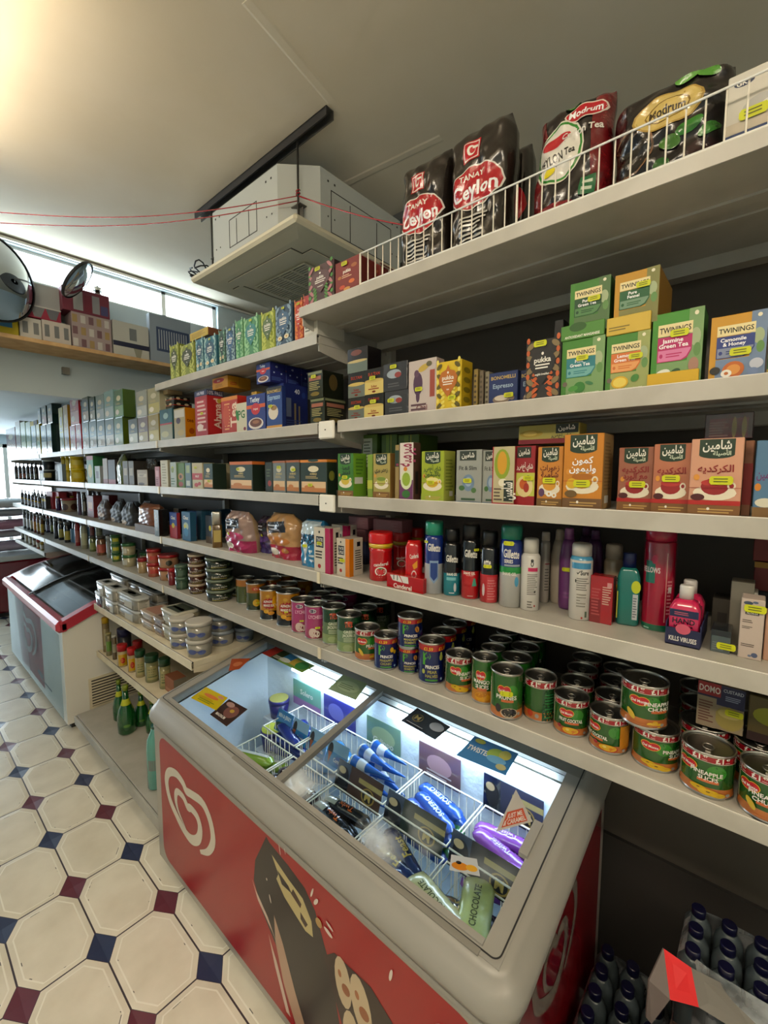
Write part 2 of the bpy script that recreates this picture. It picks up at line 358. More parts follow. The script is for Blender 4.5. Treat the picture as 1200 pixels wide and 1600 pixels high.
def can(sh, xl, xr, yt, yb, bands, label, art=(), twist=0, on=None, stk=None, grp=None, zb=None, X=None, cat='tin', name='food_tin', pull=1):
    """bands: [(z fraction where it ends, colour)...] from the foot up"""
    o = cyl_at(sh, xl, xr, yt, yb, zb=zb, on=on, X=X, twist=twist)
    root = empty(name, (o.X, o.Y, CAMH+o.z), o.rz, label, cat, grp); r, h = o.r, o.h
    b = MB(); pr = [(r*.985, 0), (r, .0012), (r, .0035), (r*.975, .005)]; cs = ['#aaa']*3; ms = ['metal']*3
    zz = .005
    for e, c in bands: pr.append((r*.975, max(zz+.0005, min(e*h, h-.006)))); cs.append(c); ms.append('gloss'); zz = e*h
    pr += [(r*.975, h-.0055), (r, h-.004), (r, h-.0008), (r*.97, h), (r*.945, h-.001), (r*.94, h-.005)]; cs += ['#aaa']*6; ms += ['metal']*6
    b.lathe(pr, n=36, cols=cs, ms=ms, cap=False); print_on(b, art, math.pi*r*.975, h, f_cyl(r*.975), 'gloss', step=r*.3)
    b.build('can_body', root)
    b = MB(); b.lathe([(r*.94, h-.0055), (r*.94, h-.005), (r*.8, h-.005), (r*.77, h-.0062), (r*.05, h-.0062)], m='lid', n=30); 
    b.build('can_lid', root)
    if pull:
        b = MB(); ra = r*.26; b.tube([(ra*.8*math.cos(t*.628), -r*.18+ra*math.sin(t*.628), h-.0035) for t in range(10)], .0013, m='metal', n=5, closed=True)
        b.box(-.004, .004, -r*.62, -r*.4, h-.0062, h-.003, m='metal'); b.build('ring_pull', root)
    if stk: sticker(root, f_cyl(r*.975), stk[0]*r, stk[1]*h, stk[2] if len(stk) > 2 else 1)
    o.root = root; return o
def pouch(sh, xl, xr, yt, label, col, art=(), d=.06, X=None, yb=None, name='tea_bag', cat='bag', m='foil', top=.9, side=None, grp=None, stk=None, lean=0, pinch=.12, on=None, rz=0, seed=1, flat=4, h=None, wr=1):
    z = on.top if on else Z[sh] if isinstance(sh, str) else sh
    X = X or ((XS1 if sh == 'S1' else XF)+.02)
    if yb: X = onz((xl+xr)/2, yb, z)[0]
    yl, yr = yat(xl, X, z), yat(xr, X, z); w = yl-yr; yc = (yl+yr)/2
    if h is None:
        zt = zat(yt, X, yr); zt = zt if zt > 0 else zat(yt, X, yl); h = zt-z
    rr = random.Random(seed); ph = [rr.random()*6 for _ in range(6)]
    def wob(x, y): return wr*.0022*min(1, w/.13)**2*(math.sin(38*x/w*.6+9*y/h+ph[0])+math.sin(21*y/h+ph[1]+6*x/w)+.7*math.sin(33*y/h-17*x/w+ph[2]))
    def th(x, y):
        a = min(1, abs(2*x/w)); q = min(1, max(0, y/h))
        t = (1-a**flat)**.55*(1-max(0, (q-top)/(1-top+1e-6))**1.5*(1-.12)) * (.75+.25*min(1, (1-q)*3))
        return d/2*max(.04, t)
    def wid(q): return 1-pinch*max(0, (q-top)/(1-top+1e-6)) if pinch >= 0 else 1
    def fm(x, y, o):
        q = y/h; return (x*wid(q)*(1-.04*math.sin(q*7+ph[3])), -th(x, y)-wob(x, y)*min(1, th(x, y)/(d*.2))-o+lean*y, y)
    root = empty(name, (X+d/2, yc, CAMH+z), R(-90+rz), label, cat, grp)
    b = MB(); nx, ny = 36, 44; vs = []; side = side or col
    for s in (0, 1):
        for j in range(ny+1):
            for i in range(nx+1):
                x = (i/nx-.5)*w; y = j/ny*h; p = fm(x, y, 0)
                vs.append(p if s == 0 else (p[0], 2*lean*y-p[1], p[2]))
    N = (nx+1)*(ny+1); fs = []; fb = []
    for j in range(ny):
        for i in range(nx):
            a = j*(nx+1)+i; fs.append((a, a+1, a+nx+2, a+nx+1)); fb.append((N+a+1, N+a, N+a+nx+1, N+a+nx+2))
    for j in range(ny):
        for i in (0, nx):
            a = j*(nx+1)+i; e = (a, a+nx+1, N+a+nx+1, N+a); fb.append(e if i == 0 else e[::-1])
    for i in range(nx): fb.append((i, N+i, N+i+1, i+1))
    b.add(vs, fs, col, m, True); b.add(vs, fb, side, m, True)
    print_on(b, art, w, h, fm, m, step=w/26, eps=2e-4, base=.0007, alltext=True)
    b.build('pack', root)
    if stk: sticker(root, lambda x, y, o: fm(x, y, o+.002), (stk[0]-.5)*w, stk[1]*h)
    o = It(); o.top = z+h; o.z = z; o.X = X; o.Y = yc; o.w = w; o.h = h; o.d = d; o.root = root; return o
def spec_box(x0, x1, y0, y1, z0, z1, name, label, cat, col, m='card', cols=None, art=(), sart=(), grp=None, part='carton', bev=.0015, rz=0):
    """a box given in the room's own metres: x0..x1 deep, y0..y1 wide; artwork on the face towards -X and the face towards -Y"""
    w, d, h = y1-y0, x1-x0, z1-z0
    root = empty(name, ((x0+x1)/2, (y0+y1)/2, z0), R(-90+rz), label, cat, grp); b = MB()
    b.box(-w/2, w/2, -d/2, d/2, 0, h, col, m, bev, cols); print_on(b, art, w, h, f_front(-d/2), m); print_on(b, sart, d, h, f_right(w/2), m)
    b.build(part, root); return root
# ------------------------------------------------------------------ the room
ZC = CAMH+1.45; YW = 3.62
def st(o): o['kind'] = 'structure'; return o
def floor_mat():
    """octagonal cream tiles on a 0.211 x 0.332 m lattice with navy and burgundy insets at the corners, dark joints"""
    mt = bpy.data.materials.new('octagon_tiles'); mt.use_nodes = True; nt = mt.node_tree; b = nt.nodes['Principled BSDF']; L = nt.links.new
    def mth(op, a, c=None, d=None):
        n = nt.nodes.new('ShaderNodeMath'); n.operation = op
        for i, v in enumerate((a, c, d)):
            if v is None: continue
            if isinstance(v, (int, float)): n.inputs[i].default_value = v
            else: L(v, n.inputs[i])
        return n.outputs[0]
    tc = nt.nodes.new('ShaderNodeTexCoord'); sp = nt.nodes.new('ShaderNodeSeparateXYZ'); L(tc.outputs['Object'], sp.inputs[0])
    TX, TY, X0, Y0 = .2112, .3316, .6043, 1.5978
    u = mth('DIVIDE', mth('SUBTRACT', sp.outputs[0], X0), TX); v = mth('DIVIDE', mth('SUBTRACT', sp.outputs[1], Y0), TY)
    iu = mth('ROUND', u); iv = mth('ROUND', v); fu = mth('ABSOLUTE', mth('SUBTRACT', u, iu)); fv = mth('ABSOLUTE', mth('SUBTRACT', v, iv))
    s = mth('ADD', fu, fv); par = mth('MODULO', mth('ABSOLUTE', mth('ADD', iu, iv)), 2.)
    dot = mth('LESS_THAN', s, .21); dj = mth('LESS_THAN', mth('ABSOLUTE', mth('SUBTRACT', s, .214)), .006)
    j1 = mth('LESS_THAN', mth('MULTIPLY', fu, TX), .0026); j2 = mth('LESS_THAN', mth('MULTIPLY', fv, TY), .0026)
    joint = mth('MULTIPLY', mth('MAXIMUM', mth('MAXIMUM', j1, j2), dj), mth('SUBTRACT', 1., dot))
    # raised bevel line inside each tile: its highlight painted as a pale line
    e1 = mth('MULTIPLY', fu, TX); e2 = mth('MULTIPLY', fv, TY); e3 = mth('MULTIPLY', mth('SUBTRACT', s, .214), .17)
    ed = mth('MINIMUM', mth('MINIMUM', e1, e2), e3); bv = mth('LESS_THAN', mth('ABSOLUTE', mth('SUBTRACT', ed, .019)), .0022)
    nz = nt.nodes.new('ShaderNodeTexNoise'); nz.inputs['Scale'].default_value = 7; nz.inputs['Detail'].default_value = 4; L(tc.outputs['Object'], nz.inputs['Vector'])
    rp = nt.nodes.new('ShaderNodeValToRGB'); rp.color_ramp.elements[0].position = .3; rp.color_ramp.elements[0].color = (*lin('#d2cab6'), 1); rp.color_ramp.elements[1].position = .65; rp.color_ramp.elements[1].color = (*lin('#e2dbc9'), 1); L(nz.outputs['Fac'], rp.inputs[0])
    n2 = nt.nodes.new('ShaderNodeTexNoise'); n2.inputs['Scale'].default_value = 26; n2.inputs['Detail'].default_value = 2; L(tc.outputs['Object'], n2.inputs['Vector'])
    patchy = mth('LESS_THAN', n2.outputs['Fac'], .36)
    def mix(f, a, c):
        n = nt.nodes.new('ShaderNodeMix'); n.data_type = 'RGBA'; L(f, n.inputs[0])
        for i, q in ((6, a), (7, c)):
            if isinstance(q, str): n.inputs[i].default_value = (*lin(q), 1)
            else: L(q, n.inputs[i])
        return n.outputs[2]
    c = mix(bv, rp.outputs[0], '#ece7d8'); c = mix(mth('MULTIPLY', mth('LESS_THAN', mth('ABSOLUTE', mth('SUBTRACT', ed, .0225)), .0012), patchy), c, '#5a564c')  # painted bevel highlight, then a dark line inside it broken up by noise
    c = mix(joint, c, '#3a2f33'); c = mix(dot, c, mix(par, '#5e2634', '#27304f'))
    L(c, b.inputs['Base Color']); b.inputs['Roughness'].default_value = .32
    bp = nt.nodes.new('ShaderNodeBump'); bp.inputs['Strength'].default_value = .5; bp.inputs['Distance'].default_value = .003
    L(mth('MULTIPLY', mth('MINIMUM', ed, .02), 50.), bp.inputs['Height']); L(bp.outputs[0], b.inputs['Normal']); return mt
M['floor'] = floor_mat()
XL, XR, YN, YFAR = -2.2, 3.4, -2.6, 8.6
b = MB(); b.box(XL, XR, YN, YFAR, -.1, 0, m='floor'); st(b.build('floor'))
b = MB(); b.box(XL, XR, YN, YW+.02, ZC, ZC+.12, m='ceil'); st(b.build('ceiling'))
b = MB(); b.box(XL, XR, YW+.1, YFAR, CAMH+.56, CAMH+.7, m='wallm'); st(b.build('ceiling_far'))
ZL = CAMH+.56; WZ0, WZ1, WX0, WX1 = CAMH+1.22, CAMH+1.42, -1.6, 2.0
b = MB()   # wall that drops from the high ceiling, with the window opening cut out
b.box(XL, XR, YW, YW+.12, ZL-.05, WZ0, m='wallm'); b.box(XL, XR, YW, YW+.12, WZ1, ZC+.1, m='wallm')
b.box(XL, WX0, YW, YW+.12, WZ0, WZ1, m='wallm'); b.box(WX1, XR, YW, YW+.12, WZ0, WZ1, m='wallm'); st(b.build('wall_back'))
b = MB()
for x0, x1, z0, z1 in ((WX0, WX1, WZ0, WZ0+.02), (WX0, WX1, WZ1-.02, WZ1), (WX1-.03, WX1, WZ0, WZ1), (1.55, 1.58, WZ0, WZ1), (.5, .53, WZ0, WZ1)):
    b.box(x0, x1, YW+.04, YW+.09, z0, z1, m='white')
w1 = st(b.build('window_1'))
b = MB(); b.box(XL, XR, YW-.025, YW, WZ1+.005, WZ1+.02, m='white', cols=None); st(b.build('trim_1'))
b = MB(); b.box(XL, XR, YW+.1, YW+.13, ZL-.03, ZL-.0, m='white'); st(b.build('trim_2'))
b = MB(); b.box(XL, XL+.1, YN, YFAR, 0, ZC, m='wallm'); st(b.build('wall_left'))
b = MB(); b.box(XR, XR+.1, YN, YFAR, 0, ZC, m='wallm'); st(b.build('wall_right'))
b = MB(); b.box(XL, XR, YN-.1, YN, 0, ZC, m='wallm'); st(b.build('wall_front'))
# far wall with the bright shop front
SX0, SX1, SZ1 = -1.4, 1.9, CAMH+.42
b = MB(); b.box(XL, SX0, YFAR, YFAR+.1, 0, ZL+.1, m='wallm'); b.box(SX1, XR, YFAR, YFAR+.1, 0, ZL+.1, m='wallm'); b.box(SX0, SX1, YFAR, YFAR+.1, SZ1, ZL+.1, m='wallm'); b.box(SX0, SX1, YFAR, YFAR+.1, 0, .5, m='wallm'); st(b.build('wall_far'))
b = MB()
for x in (SX0, .2, 1.25, SX1-.05): b.box(x, x+.05, YFAR+.02, YFAR+.08, .5, SZ1, m='white')
b.box(SX0, SX1, YFAR+.02, YFAR+.08, .5, .55, m='white'); b.box(SX0, SX1, YFAR+.02, YFAR+.08, SZ1-.05, SZ1, m='white'); st(b.build('window_2'))
for k, (a, e) in enumerate(((onz(385, 0, 1.45), onz(535, 178, 1.45)), (onz(535, 290, 1.45), onz(690, 215, 1.45)))):
    b = MB(); p0, p1 = Vector((a[0], a[1], ZC)), Vector((e[0], e[1], ZC)); t = (p1-p0).normalized(); n = Vector((-t.y, t.x, 0))*.022
    b.add([p0-n, p1-n, p1+n, p0+n, p0-n*.6-Vector((0, 0, .0018)), p1-n*.6-Vector((0, 0, .0018)), p1+n*.6-Vector((0, 0, .0018)), p0+n*.6-Vector((0, 0, .0018))], [(7, 6, 5, 4), (0, 1, 5, 4), (1, 2, 6, 5), (2, 3, 7, 6), (3, 0, 4, 7)], '#888', 'ceil'); st(b.build('trim_%d' % (k+3)))
# shelving: gondola back boards and posts stand free of the room's wall
YJ = [1.104+1.25*k for k in (-1, 0, 1, 2, 3, 4)]; YJ[-1] += .09
XB = 1.33
POS = ['nearest', 'second', 'third', 'fourth', 'fifth']
b = MB(); b.box(XB, XB+.02, YJ[0]-.6, YJ[2], .02, CAMH+.47, m='back'); b.box(XB, XB+.02, YJ[2], YJ[-1], .02, CAMH+.2, m='back')
b.box(XB-.012, XB, YJ[0]-.6, YJ[1], .02, CAMH-1.04, m='groove')
tag(b.build('back_board'), 'dark brown back board running behind all the shelves', 'back board')
def shelf(y0, y1, zt, name, label, grp, xf=XF, xb=XB, m='shelf', lip=.034, ends=(1, 1), clip=(0, 0)):
    root = empty(name, (xf, (y0+y1)/2, CAMH+zt), 0, label, 'shelf', grp); L2 = (y1-y0)/2-.002; dp = xb-xf-.0295
    b = MB(); b.box(.0108, dp, -L2, L2, -.026, 0, m=m, bev=.0006); b.box(.13, .16, -L2, L2, -.031, -.026, m=m); b.box(.20, .21, -L2, L2, -.030, -.026, m=m); b.box(dp-.05, dp-.01, -L2, L2, -.055, -.026, m=m); b.build('shelf_panel', root)
    b = MB(); b.box(0, .0025, -L2, L2, -lip, .0008, m=m, bev=.0006); b.box(.0025, .010, -L2, L2, -lip, -lip+.003, m=m); b.box(.0045, .0106, -L2, L2, -.006, -.002, m='groove'); b.box(.0022, .004, -L2, L2, -.0015, .0022, m='white'); b.build('price_rail', root)
    for k, e in ((0, -1), (1, 1)):
        if ends[k]:
            b = MB(); y = e*(L2-.004); P = [(.012, -.026), (.012, -.05), (.09, -.064), (dp-.02, -.085), (dp, -.085), (dp, 0), (.3, -.005)]
            vs = [(x, y-.002, z) for x, z in P]+[(x, y+.002, z) for x, z in P]; n = len(P)
            b.add(vs, [tuple(range(n))[::-1], tuple(range(n, 2*n))]+[(i, (i+1) % n, n+(i+1) % n, n+i) for i in range(n)], '#888', m); b.build('bracket', root)
    if clip[0]:
        b = MB(); b.box(-.003, .0, -L2-.006, -L2+.008, -lip-.001, .002, m='cream'); b.build('joint_clip', root)
    return root
for k in range(5):
    y0, y1 = YJ[k], YJ[k+1]
    for s, nm in (('S2', 'second'), ('S3', 'third'), ('S4', 'fourth'), ('S5', 'fifth')):
        yy0 = y0-(.6 if k == 0 else 0)
        yy1 = y1-(.09 if (k == 0 and s in ('S2', 'S3')) else 0)
        shelf(yy0, yy1, Z[s], 'shelf', 'grey steel shelf, %s level from the top in the %s bay' % (nm, POS[k]), 'grey wall shelves', clip=(k > 0 and not (k == 1 and s in ('S2', 'S3')), 0))
    b = MB(); b.box(0, .028, -.0125, .0125, 0, CAMH+(.47 if k < 2 else .2), m='shelf'); o = b.build('upright_post', None, (XB-.029, y1, 0))
    o.location.x -= .0008; tag(o, 'grey steel upright post at the far end of the %s bay' % POS[k], 'post')
for s, nm in (('S2', 'tea shelf'), ('S3', 'herbal tea shelf')):     # white end caps where near and second bay meet
    b = MB(); b.box(0, .012, -.036, .036, -.052, .004, m='white', bev=.004); o = b.build('bracket_cover', None, (XF-.008, YJ[1]-.045, CAMH+Z[s]))
    b = MB(); b.box(-.0015, 0, -.002, .002, -.026, -.022, m='groove'); b.build('screw', o)
    tag(o, 'white bracket cover on the joint of the %s' % nm, 'bracket')
shelf(YJ[0]-.6, 1.128, Z['S1'], 'top_shelf', 'deep grey top shelf with a wire guard above the tea boxes', None, xf=XS1, ends=(0, 1), lip=.027)
shelf(YJ[1], YJ[2], Z['L1'], 'top_shelf', 'narrow grey top shelf of the second bay carrying green tea boxes', None, ends=(1, 1), lip=.03)
# low shelves between the two freezers
XA = .83; YA0, YA1 = yat(299, XA, onx(299, 1035, XA)[2]), min(3.11, yat(137, XA, onx(137, 939, XA)[2]))
Z['S6'] = (onx(299, 1035, XA)[2]+onx(139, 939, XA)[2])/2; Z['S7'] = onx(142, 1010, XA)[2]
shelf(YA0, YA1, Z['S6'], 'low_shelf', 'cream low shelf stacked with plastic food tubs', None, xf=XA, m='cream', lip=.036, ends=(1, 1))
shelf(YA0, YA1, Z['S7'], 'low_shelf', 'cream low shelf of jars below the food tubs', None, xf=XA, m='cream', lip=.036, ends=(1, 1))
BZ = .16; BX = onz(116, 1118, BZ-CAMH)[0]; BY1 = onz(116, 1118, BZ-CAMH)[1]
root = empty('base_shelf', (BX, 2.2, 0), 0, 'grey base shelf close to the floor between the freezers', 'shelf')
b = MB(); b.box(.012, XB-BX-.013, -.42, BY1-2.2, BZ-.03, BZ, m='shelf', bev=.001); b.build('shelf_panel', root)
b = MB(); b.box(0, .01, -.42, BY1-2.2, BZ-.055, BZ-.003, m='shelf', bev=.001); b.box(.0095, .0125, -.42, BY1-2.2, BZ-.02, BZ-.006, m='groove'); b.build('price_rail', root)
b = MB(); b.box(.07, .09, -.42, BY1-2.2-.03, 0, BZ-.03, m='shelf'); b.build('plinth', root)
Z['S8'] = BZ-CAMH
# wire guard on the top shelf
root = empty('wire_guard', (XS1+.004, .5, CAMH+Z['S1']), 0, 'white wire guard standing along the edge of the top shelf', 'wire guard')
gy1 = yat(563, XS1+.004, Z['S1'])-.5; gh = .083; gy0 = -.95
b = MB(); b.tube([(0, gy0, gh), (0, gy1, gh), ], .0019); b.tube([(0, gy0, .004), (0, gy1, .004)], .0019); b.tube([(0, gy0, gh*.55+.0)]*0+[(0, gy1, 0), (0, gy1, gh)], .003); b.build('rail', root)
n = int((gy1-gy0)/.0262)
for i in range(n):
    y = gy1-.0262*(i+1)
    if y < -.75: break
    b = MB(); b.tube([(.003, y, 0), (.003, y, gh)], .0026 if i % 17 == 16 else .0015, n=5); b.build('wire', root)
b = MB(); b.tube([(0, gy1, gh), (XB-XS1-.02, gy1, gh)], .0019); b.tube([(0, gy1, .004), (XB-XS1-.02, gy1, .004)], .0019)
for i in range(1, 14): b.tube([(i*.03, gy1, 0), (i*.03, gy1, gh)], .0014, n=5)
b.build('end_panel', root)
# ceiling lamps (one enters the picture at its left edge; two unseen ones added for brightness)
def lamp(x, y, label, mm='lamp_added', dr=.26):
    root = empty('ceiling_lamp', (x, y, ZC-dr), 0, label, 'ceiling lamp', 'fluorescent ceiling lamps')
    b = MB(); b.box(-.03, .03, -.62, .62, -.03, .01, m='white', bev=.006); b.build('housing', root)
    for yy in (-.45, .45): b = MB(); b.tube([(0, yy, .01), (0, yy, dr)], .006, m='steel'); b.build('hanger', root)
    b = MB(); b.box(-.07, .07, -.6, .6, -.085, -.03, m=mm, bev=.015); b.build('diffuser', root)
    for s in (-1, 1): b = MB(); b.box(-.075, .075, *sorted((s*.6, s*.62)), -.088, -.028, m='white'); b.build('end_cap', root)
lamp(.22, 2.12, 'long fluorescent ceiling lamp glowing at the upper left edge of the picture', 'lamp', .12)
lamp(-.75, .3, 'long fluorescent ceiling lamp added out of view over the aisle behind the camera')
lamp(-.5, -1.5, 'long fluorescent ceiling lamp added out of view furthest behind the camera')
# ------------------------------------------------------------------ air conditioner hanging from the ceiling
zp = 1.035; P0 = onz(461, 343, zp); P1 = onz(291, 440, zp); PX0 = P0[0]; PY0 = P0[1]; PW = P1[1]-P0[1]
root = empty('air_conditioner', (PX0+PW/2, PY0+PW/2, CAMH+zp), 0, 'square ceiling cassette air conditioner hung on threaded rods', 'air conditioner'); q = PW/2
b = MB(); b.box(-q, q, -q, q, 0, .035, m='acp', bev=.012)
b.add([(-q*.8, -q*.8, -.006), (q*.8, -q*.8, -.006), (q*.8, q*.8, -.006), (-q*.8, q*.8, -.006), (-q*.93, -q*.93, 0), (q*.93, -q*.93, 0), (q*.93, q*.93, 0), (-q*.93, q*.93, 0)], [(3, 2, 1, 0)]+[(i, (i+1) % 4, 4+(i+1) % 4, 4+i) for i in range(4)], '#888', 'acp'); b.build('front_panel', root)
for a in range(4):
    b = MB(); c, s_ = round(math.cos(a*math.pi/2)), round(math.sin(a*math.pi/2))
    def rt(x0, x1, y0, y1, z0, z1, mm):
        xs = sorted((x0*c-y0*s_, x1*c-y1*s_)); ys = sorted((x0*s_+y0*c, x1*s_+y1*c)); b.box(xs[0], xs[1], ys[0], ys[1], z0, z1, m=mm, bev=.002)
    rt(-q*.74, -q*.56, -q*.6, q*.6, -.008, -.006, 'slot'); rt(-q*.735, -q*.565, -q*.59, q*.59, -.011, -.0075, 'acp'); b.build('louvre', root)
b = MB(); g = q*.46; b.box(-g, g, -g, g, -.009, -.006, m='slot')
for i in range(25): x = -g+2*g*i/24; b.box(x-.0035, x+.0035, -g, g, -.014, -.009, m='acp')
for i in range(5): y = -g+2*g*i/4; b.box(-g-.004, g+.004, y-.006, y+.006, -.015, -.009, m='acp')
b.build('intake_grille', root)
b = MB(); q2 = q*.9; ch = q2*.32; P = [(-q2+ch, -q2), (q2-ch, -q2), (q2, -q2+ch), (q2, q2-ch), (q2-ch, q2), (-q2+ch, q2), (-q2, q2-ch), (-q2, -q2+ch)]
b.add([(x, y, .035) for x, y in P]+[(x, y, .315) for x, y in P], [tuple(range(8))[::-1], tuple(range(8, 16))]+[(i, (i+1) % 8, 8+(i+1) % 8, 8+i) for i in range(8)], '#888', 'ac')
for fx in (-1, 1):      # pressed knock-out outlines and screws on the two faces in view
    for f in ('x', 'y'):
        def ln(a0, a1, z0, z1, t=.0016):
            if f == 'x': b.box(-q2-t, -q2, a0, a1, z0, z1, m='groove')
            else: b.box(a0, a1, -q2-t, -q2, z0, z1, m='groove')
        if fx == -1:
            for A0, A1, B0, B1 in (((-.12, .12, .09, .22),) if f == 'x' else ((-.22, .2, .06, .24),)):
                ln(A0, A1, B0, B0+.003); ln(A0, A1, B1, B1+.003); ln(A0, A0+.003, B0, B1); ln(A1, A1+.003, B0, B1); ln(A0*.45, A0*.45+.003, B0, B1*.95); ln(A1*.45, A1*.45+.003, B0, B1*.95)
            for t in (-.24, -.2, .21, .25): ln(t, t+.008, .27, .278); ln(t, t+.005, .12, .126)
b.build('housing', root)
for sx, sy in ((-1, -1), (-1, 1), (1, -1), (1, 1)):
    b = MB(); b.box(sx*q2*.86-.02, sx*q2*.86+.02, sy*q2*.86-.03, sy*q2*.86+.03, .13, .134, m='steel'); b.box(sx*q2*.84-.003, sx*q2*.84, sy*q2*.84-.03, sy*q2*.84+.03, .06, .134, m='steel'); b.build('bracket', root)
    b = MB(); b.tube([(sx*q2*.9, sy*q2*.9, .07), (sx*q2*.9, sy*q2*.9, ZC-.03-CAMH-zp)], .005, m='steel', n=8); b.build('hanging_rod', root)
b = MB(); rx = PX0+q-q2*.9; ry0, ry1 = PY0-.12, PY0+PW+.06
b.box(-.02, .02, ry0, ry1, -.004, 0, m='steel'); b.box(-.02, -.016, ry0, ry1, -.036, 0, m='groove'); b.box(.016, .02, ry0, ry1, -.036, 0, m='steel')
tag(b.build('ceiling_rail', None, (rx, 0, ZC)), 'dark steel channel rail screwed to the ceiling beside the air conditioner', 'rail')
b = MB(); b.box(-.02, .02, ry0, ry1, -.036, 0, m='steel'); tag(b.build('ceiling_rail', None, (PX0+q+q2*.9, 0, ZC)), 'steel channel rail on the ceiling above the far side of the air conditioner', 'rail')
c0 = Vector((PX0+q-q2*.9, PY0+q-q2*.9, CAMH+zp+.165)); b = MB()
for dz, e in ((0, onz(0, 332, 1.15)), (-.02, onz(0, 341, 1.12))):
    E = Vector((e[0], e[1], e[2]+CAMH)); b.tube([E+(c0-E)*t+Vector((0, 0, dz-.05*math.sin(math.pi*t))) for t in [i/14 for i in range(15)]], .0022, m='gloss', col='#c02038', n=5)
E = Vector((1.36, .86, CAMH+.83)); b.tube([c0+(E-c0)*t+Vector((0, 0, -.02*math.sin(math.pi*t))) for t in [i/8 for i in range(9)]], .003, m='gloss', col='#c02038', n=5)
b.tube([c0+Vector((.009*math.cos(t), .009*math.sin(t), .002*t)) for t in range(13)], .0025, m='gloss', col='#c02038', n=5)
tag(b.build('red_cord'), 'thin red cord strung across the room and tied to a hanging rod', 'cord')
b = MB(); cc = Vector((PX0+.08, PY0+PW*.93, CAMH+zp+.037))
for i in range(5): b.tube([cc+Vector((.03*math.cos(a*.6+i)*(1+.2*i)-.03, .04+.05*math.sin(a*.6)*(1+.1*i), .012*i+.01*math.sin(a))) for a in range(11)], .004, m='black', n=5)
tag(b.build('cable_coil'), 'coil of black cable lying on the far corner of the air conditioner', 'cable')
# ------------------------------------------------------------------ goods: artwork helpers
W_ = '#f4f0e6'; GOLD = '#d9b24c'
def twin(bg, box, l1, l2, foot, extra=(), tint=None):
    return [('r', 0, .0, .12, 1, box), ('r', .12, .0, 1, .32, tint or '#94a87c'), ('r', .72, .3, 1, 1, tint or '#7f9f6c'), ('e', .86, .62, .1, .12, '#b0bd98'), ('e', .9, .45, .07, .09, '#6f9a5a'),
            ('r', .12, .68, .80, .84, '#f0e2b0'), ('t', 'TWININGS', .46, .76, .075, '#2a2a20', .62), ('p', [(.12, .33), (.62, .33), (.72, .36), (.80, .46), (.80, .67), (.12, .67)], foot[0]),
            ('t', l1, .42, .615, .055, '#ffffff', .5), ('t', l2, .44, .545, .055, '#ffffff', .58), ('p', [(.14, .34), (.6, .34), (.7, .38), (.78, .47), (.78, .49), (.14, .49)], foot[1]),
            ('e', .2, .415, .035, .03, foot[0]), ('l', .3, .38, .7, .45, 2, foot[0]), ('e', .86, .93, .04, .03, '#f2ecd0')]+list(extra)
def pukka(bg, orn, drop, words=('pukka', 'organic tea'), leaf=None):
    o = []
    for sx in (-1, 1):
        for k in range(5):
            y = .1+.2*k; o += [('e', .5+sx*.36, y, .13, .045, orn, 40*sx*(1 if k % 2 else -1)), ('e', .5+sx*.43, y+.1, .05, .05, leaf or orn), ('e', .5+sx*.22, y*.45+.03, .09, .03, leaf or orn, -35*sx)]
    o += [('p', [(.5, .25), (.16, .52), (.13, .66), (.24, .78), (.42, .82), (.5, .92), (.58, .82), (.76, .78), (.87, .66), (.84, .52)], drop),
          ('t', words[0], .5, .66, .085, W_, .62), ('l', .3, .5, .72, .6, 2, W_), ('e', .5, .76, .035, .025, W_), ('t', words[1], .5, .42, .035, W_, .4)]
    return o
def shamin(ttl, ttlc, cup, mid, foot='#8f6a33', l2=None, rim=None, extra=()):
    a = [('r', .16, .78, .84, .99, '#26432b'), ('e', .5, .79, .34, .05, '#26432b'), ('t', arab('شامين'), .5, .9, .11, W_, .55), ('t', arab('الأصيلة'), .6, .81, .05, '#dfe6cf', .34),
         ('e', .5, .3, .42, .1, '#efe6cf'), ('e', .5, .38, .27, .11, cup), ('e', .5, .43, .27, .045, mid), ('e', .82, .39, .08, .05, '#efe6cf'), ('e', .82, .39, .045, .028, cup),
         ('r', 0, 0, 1, .14, foot), ('l', .2, .03, .9, .1, 2, '#c9a868'), ('e', .4, .09, .03, .018, W_), ('e', .14, .5, .06, .04, '#e0a040'), ('t', ttl, .5, .64 if l2 else .6, .085, ttlc, .76)]
    if l2: a.append(('t', l2, .5, .53, .085, ttlc, .7))
    return a+list(extra)
SIDE = [('l', .15, .1, .85, .8, 12, '#e8e6d8')]
def ahmad(bg='#1d3b2c', pic='#c98a4a', c2='#e8c9a0'):
    return [('e', .5, .74, .2, .09, '#e9dfc2'), ('t', 'AHMAD', .5, .6, .06, '#d9c58a', .5), ('l', .2, .46, .8, .55, 2, '#c9b37a'), ('r', .04, .08, .96, .38, c2), ('r', .04, .08, .96, .2, pic), ('e', .35, .22, .2, .06, pic)]
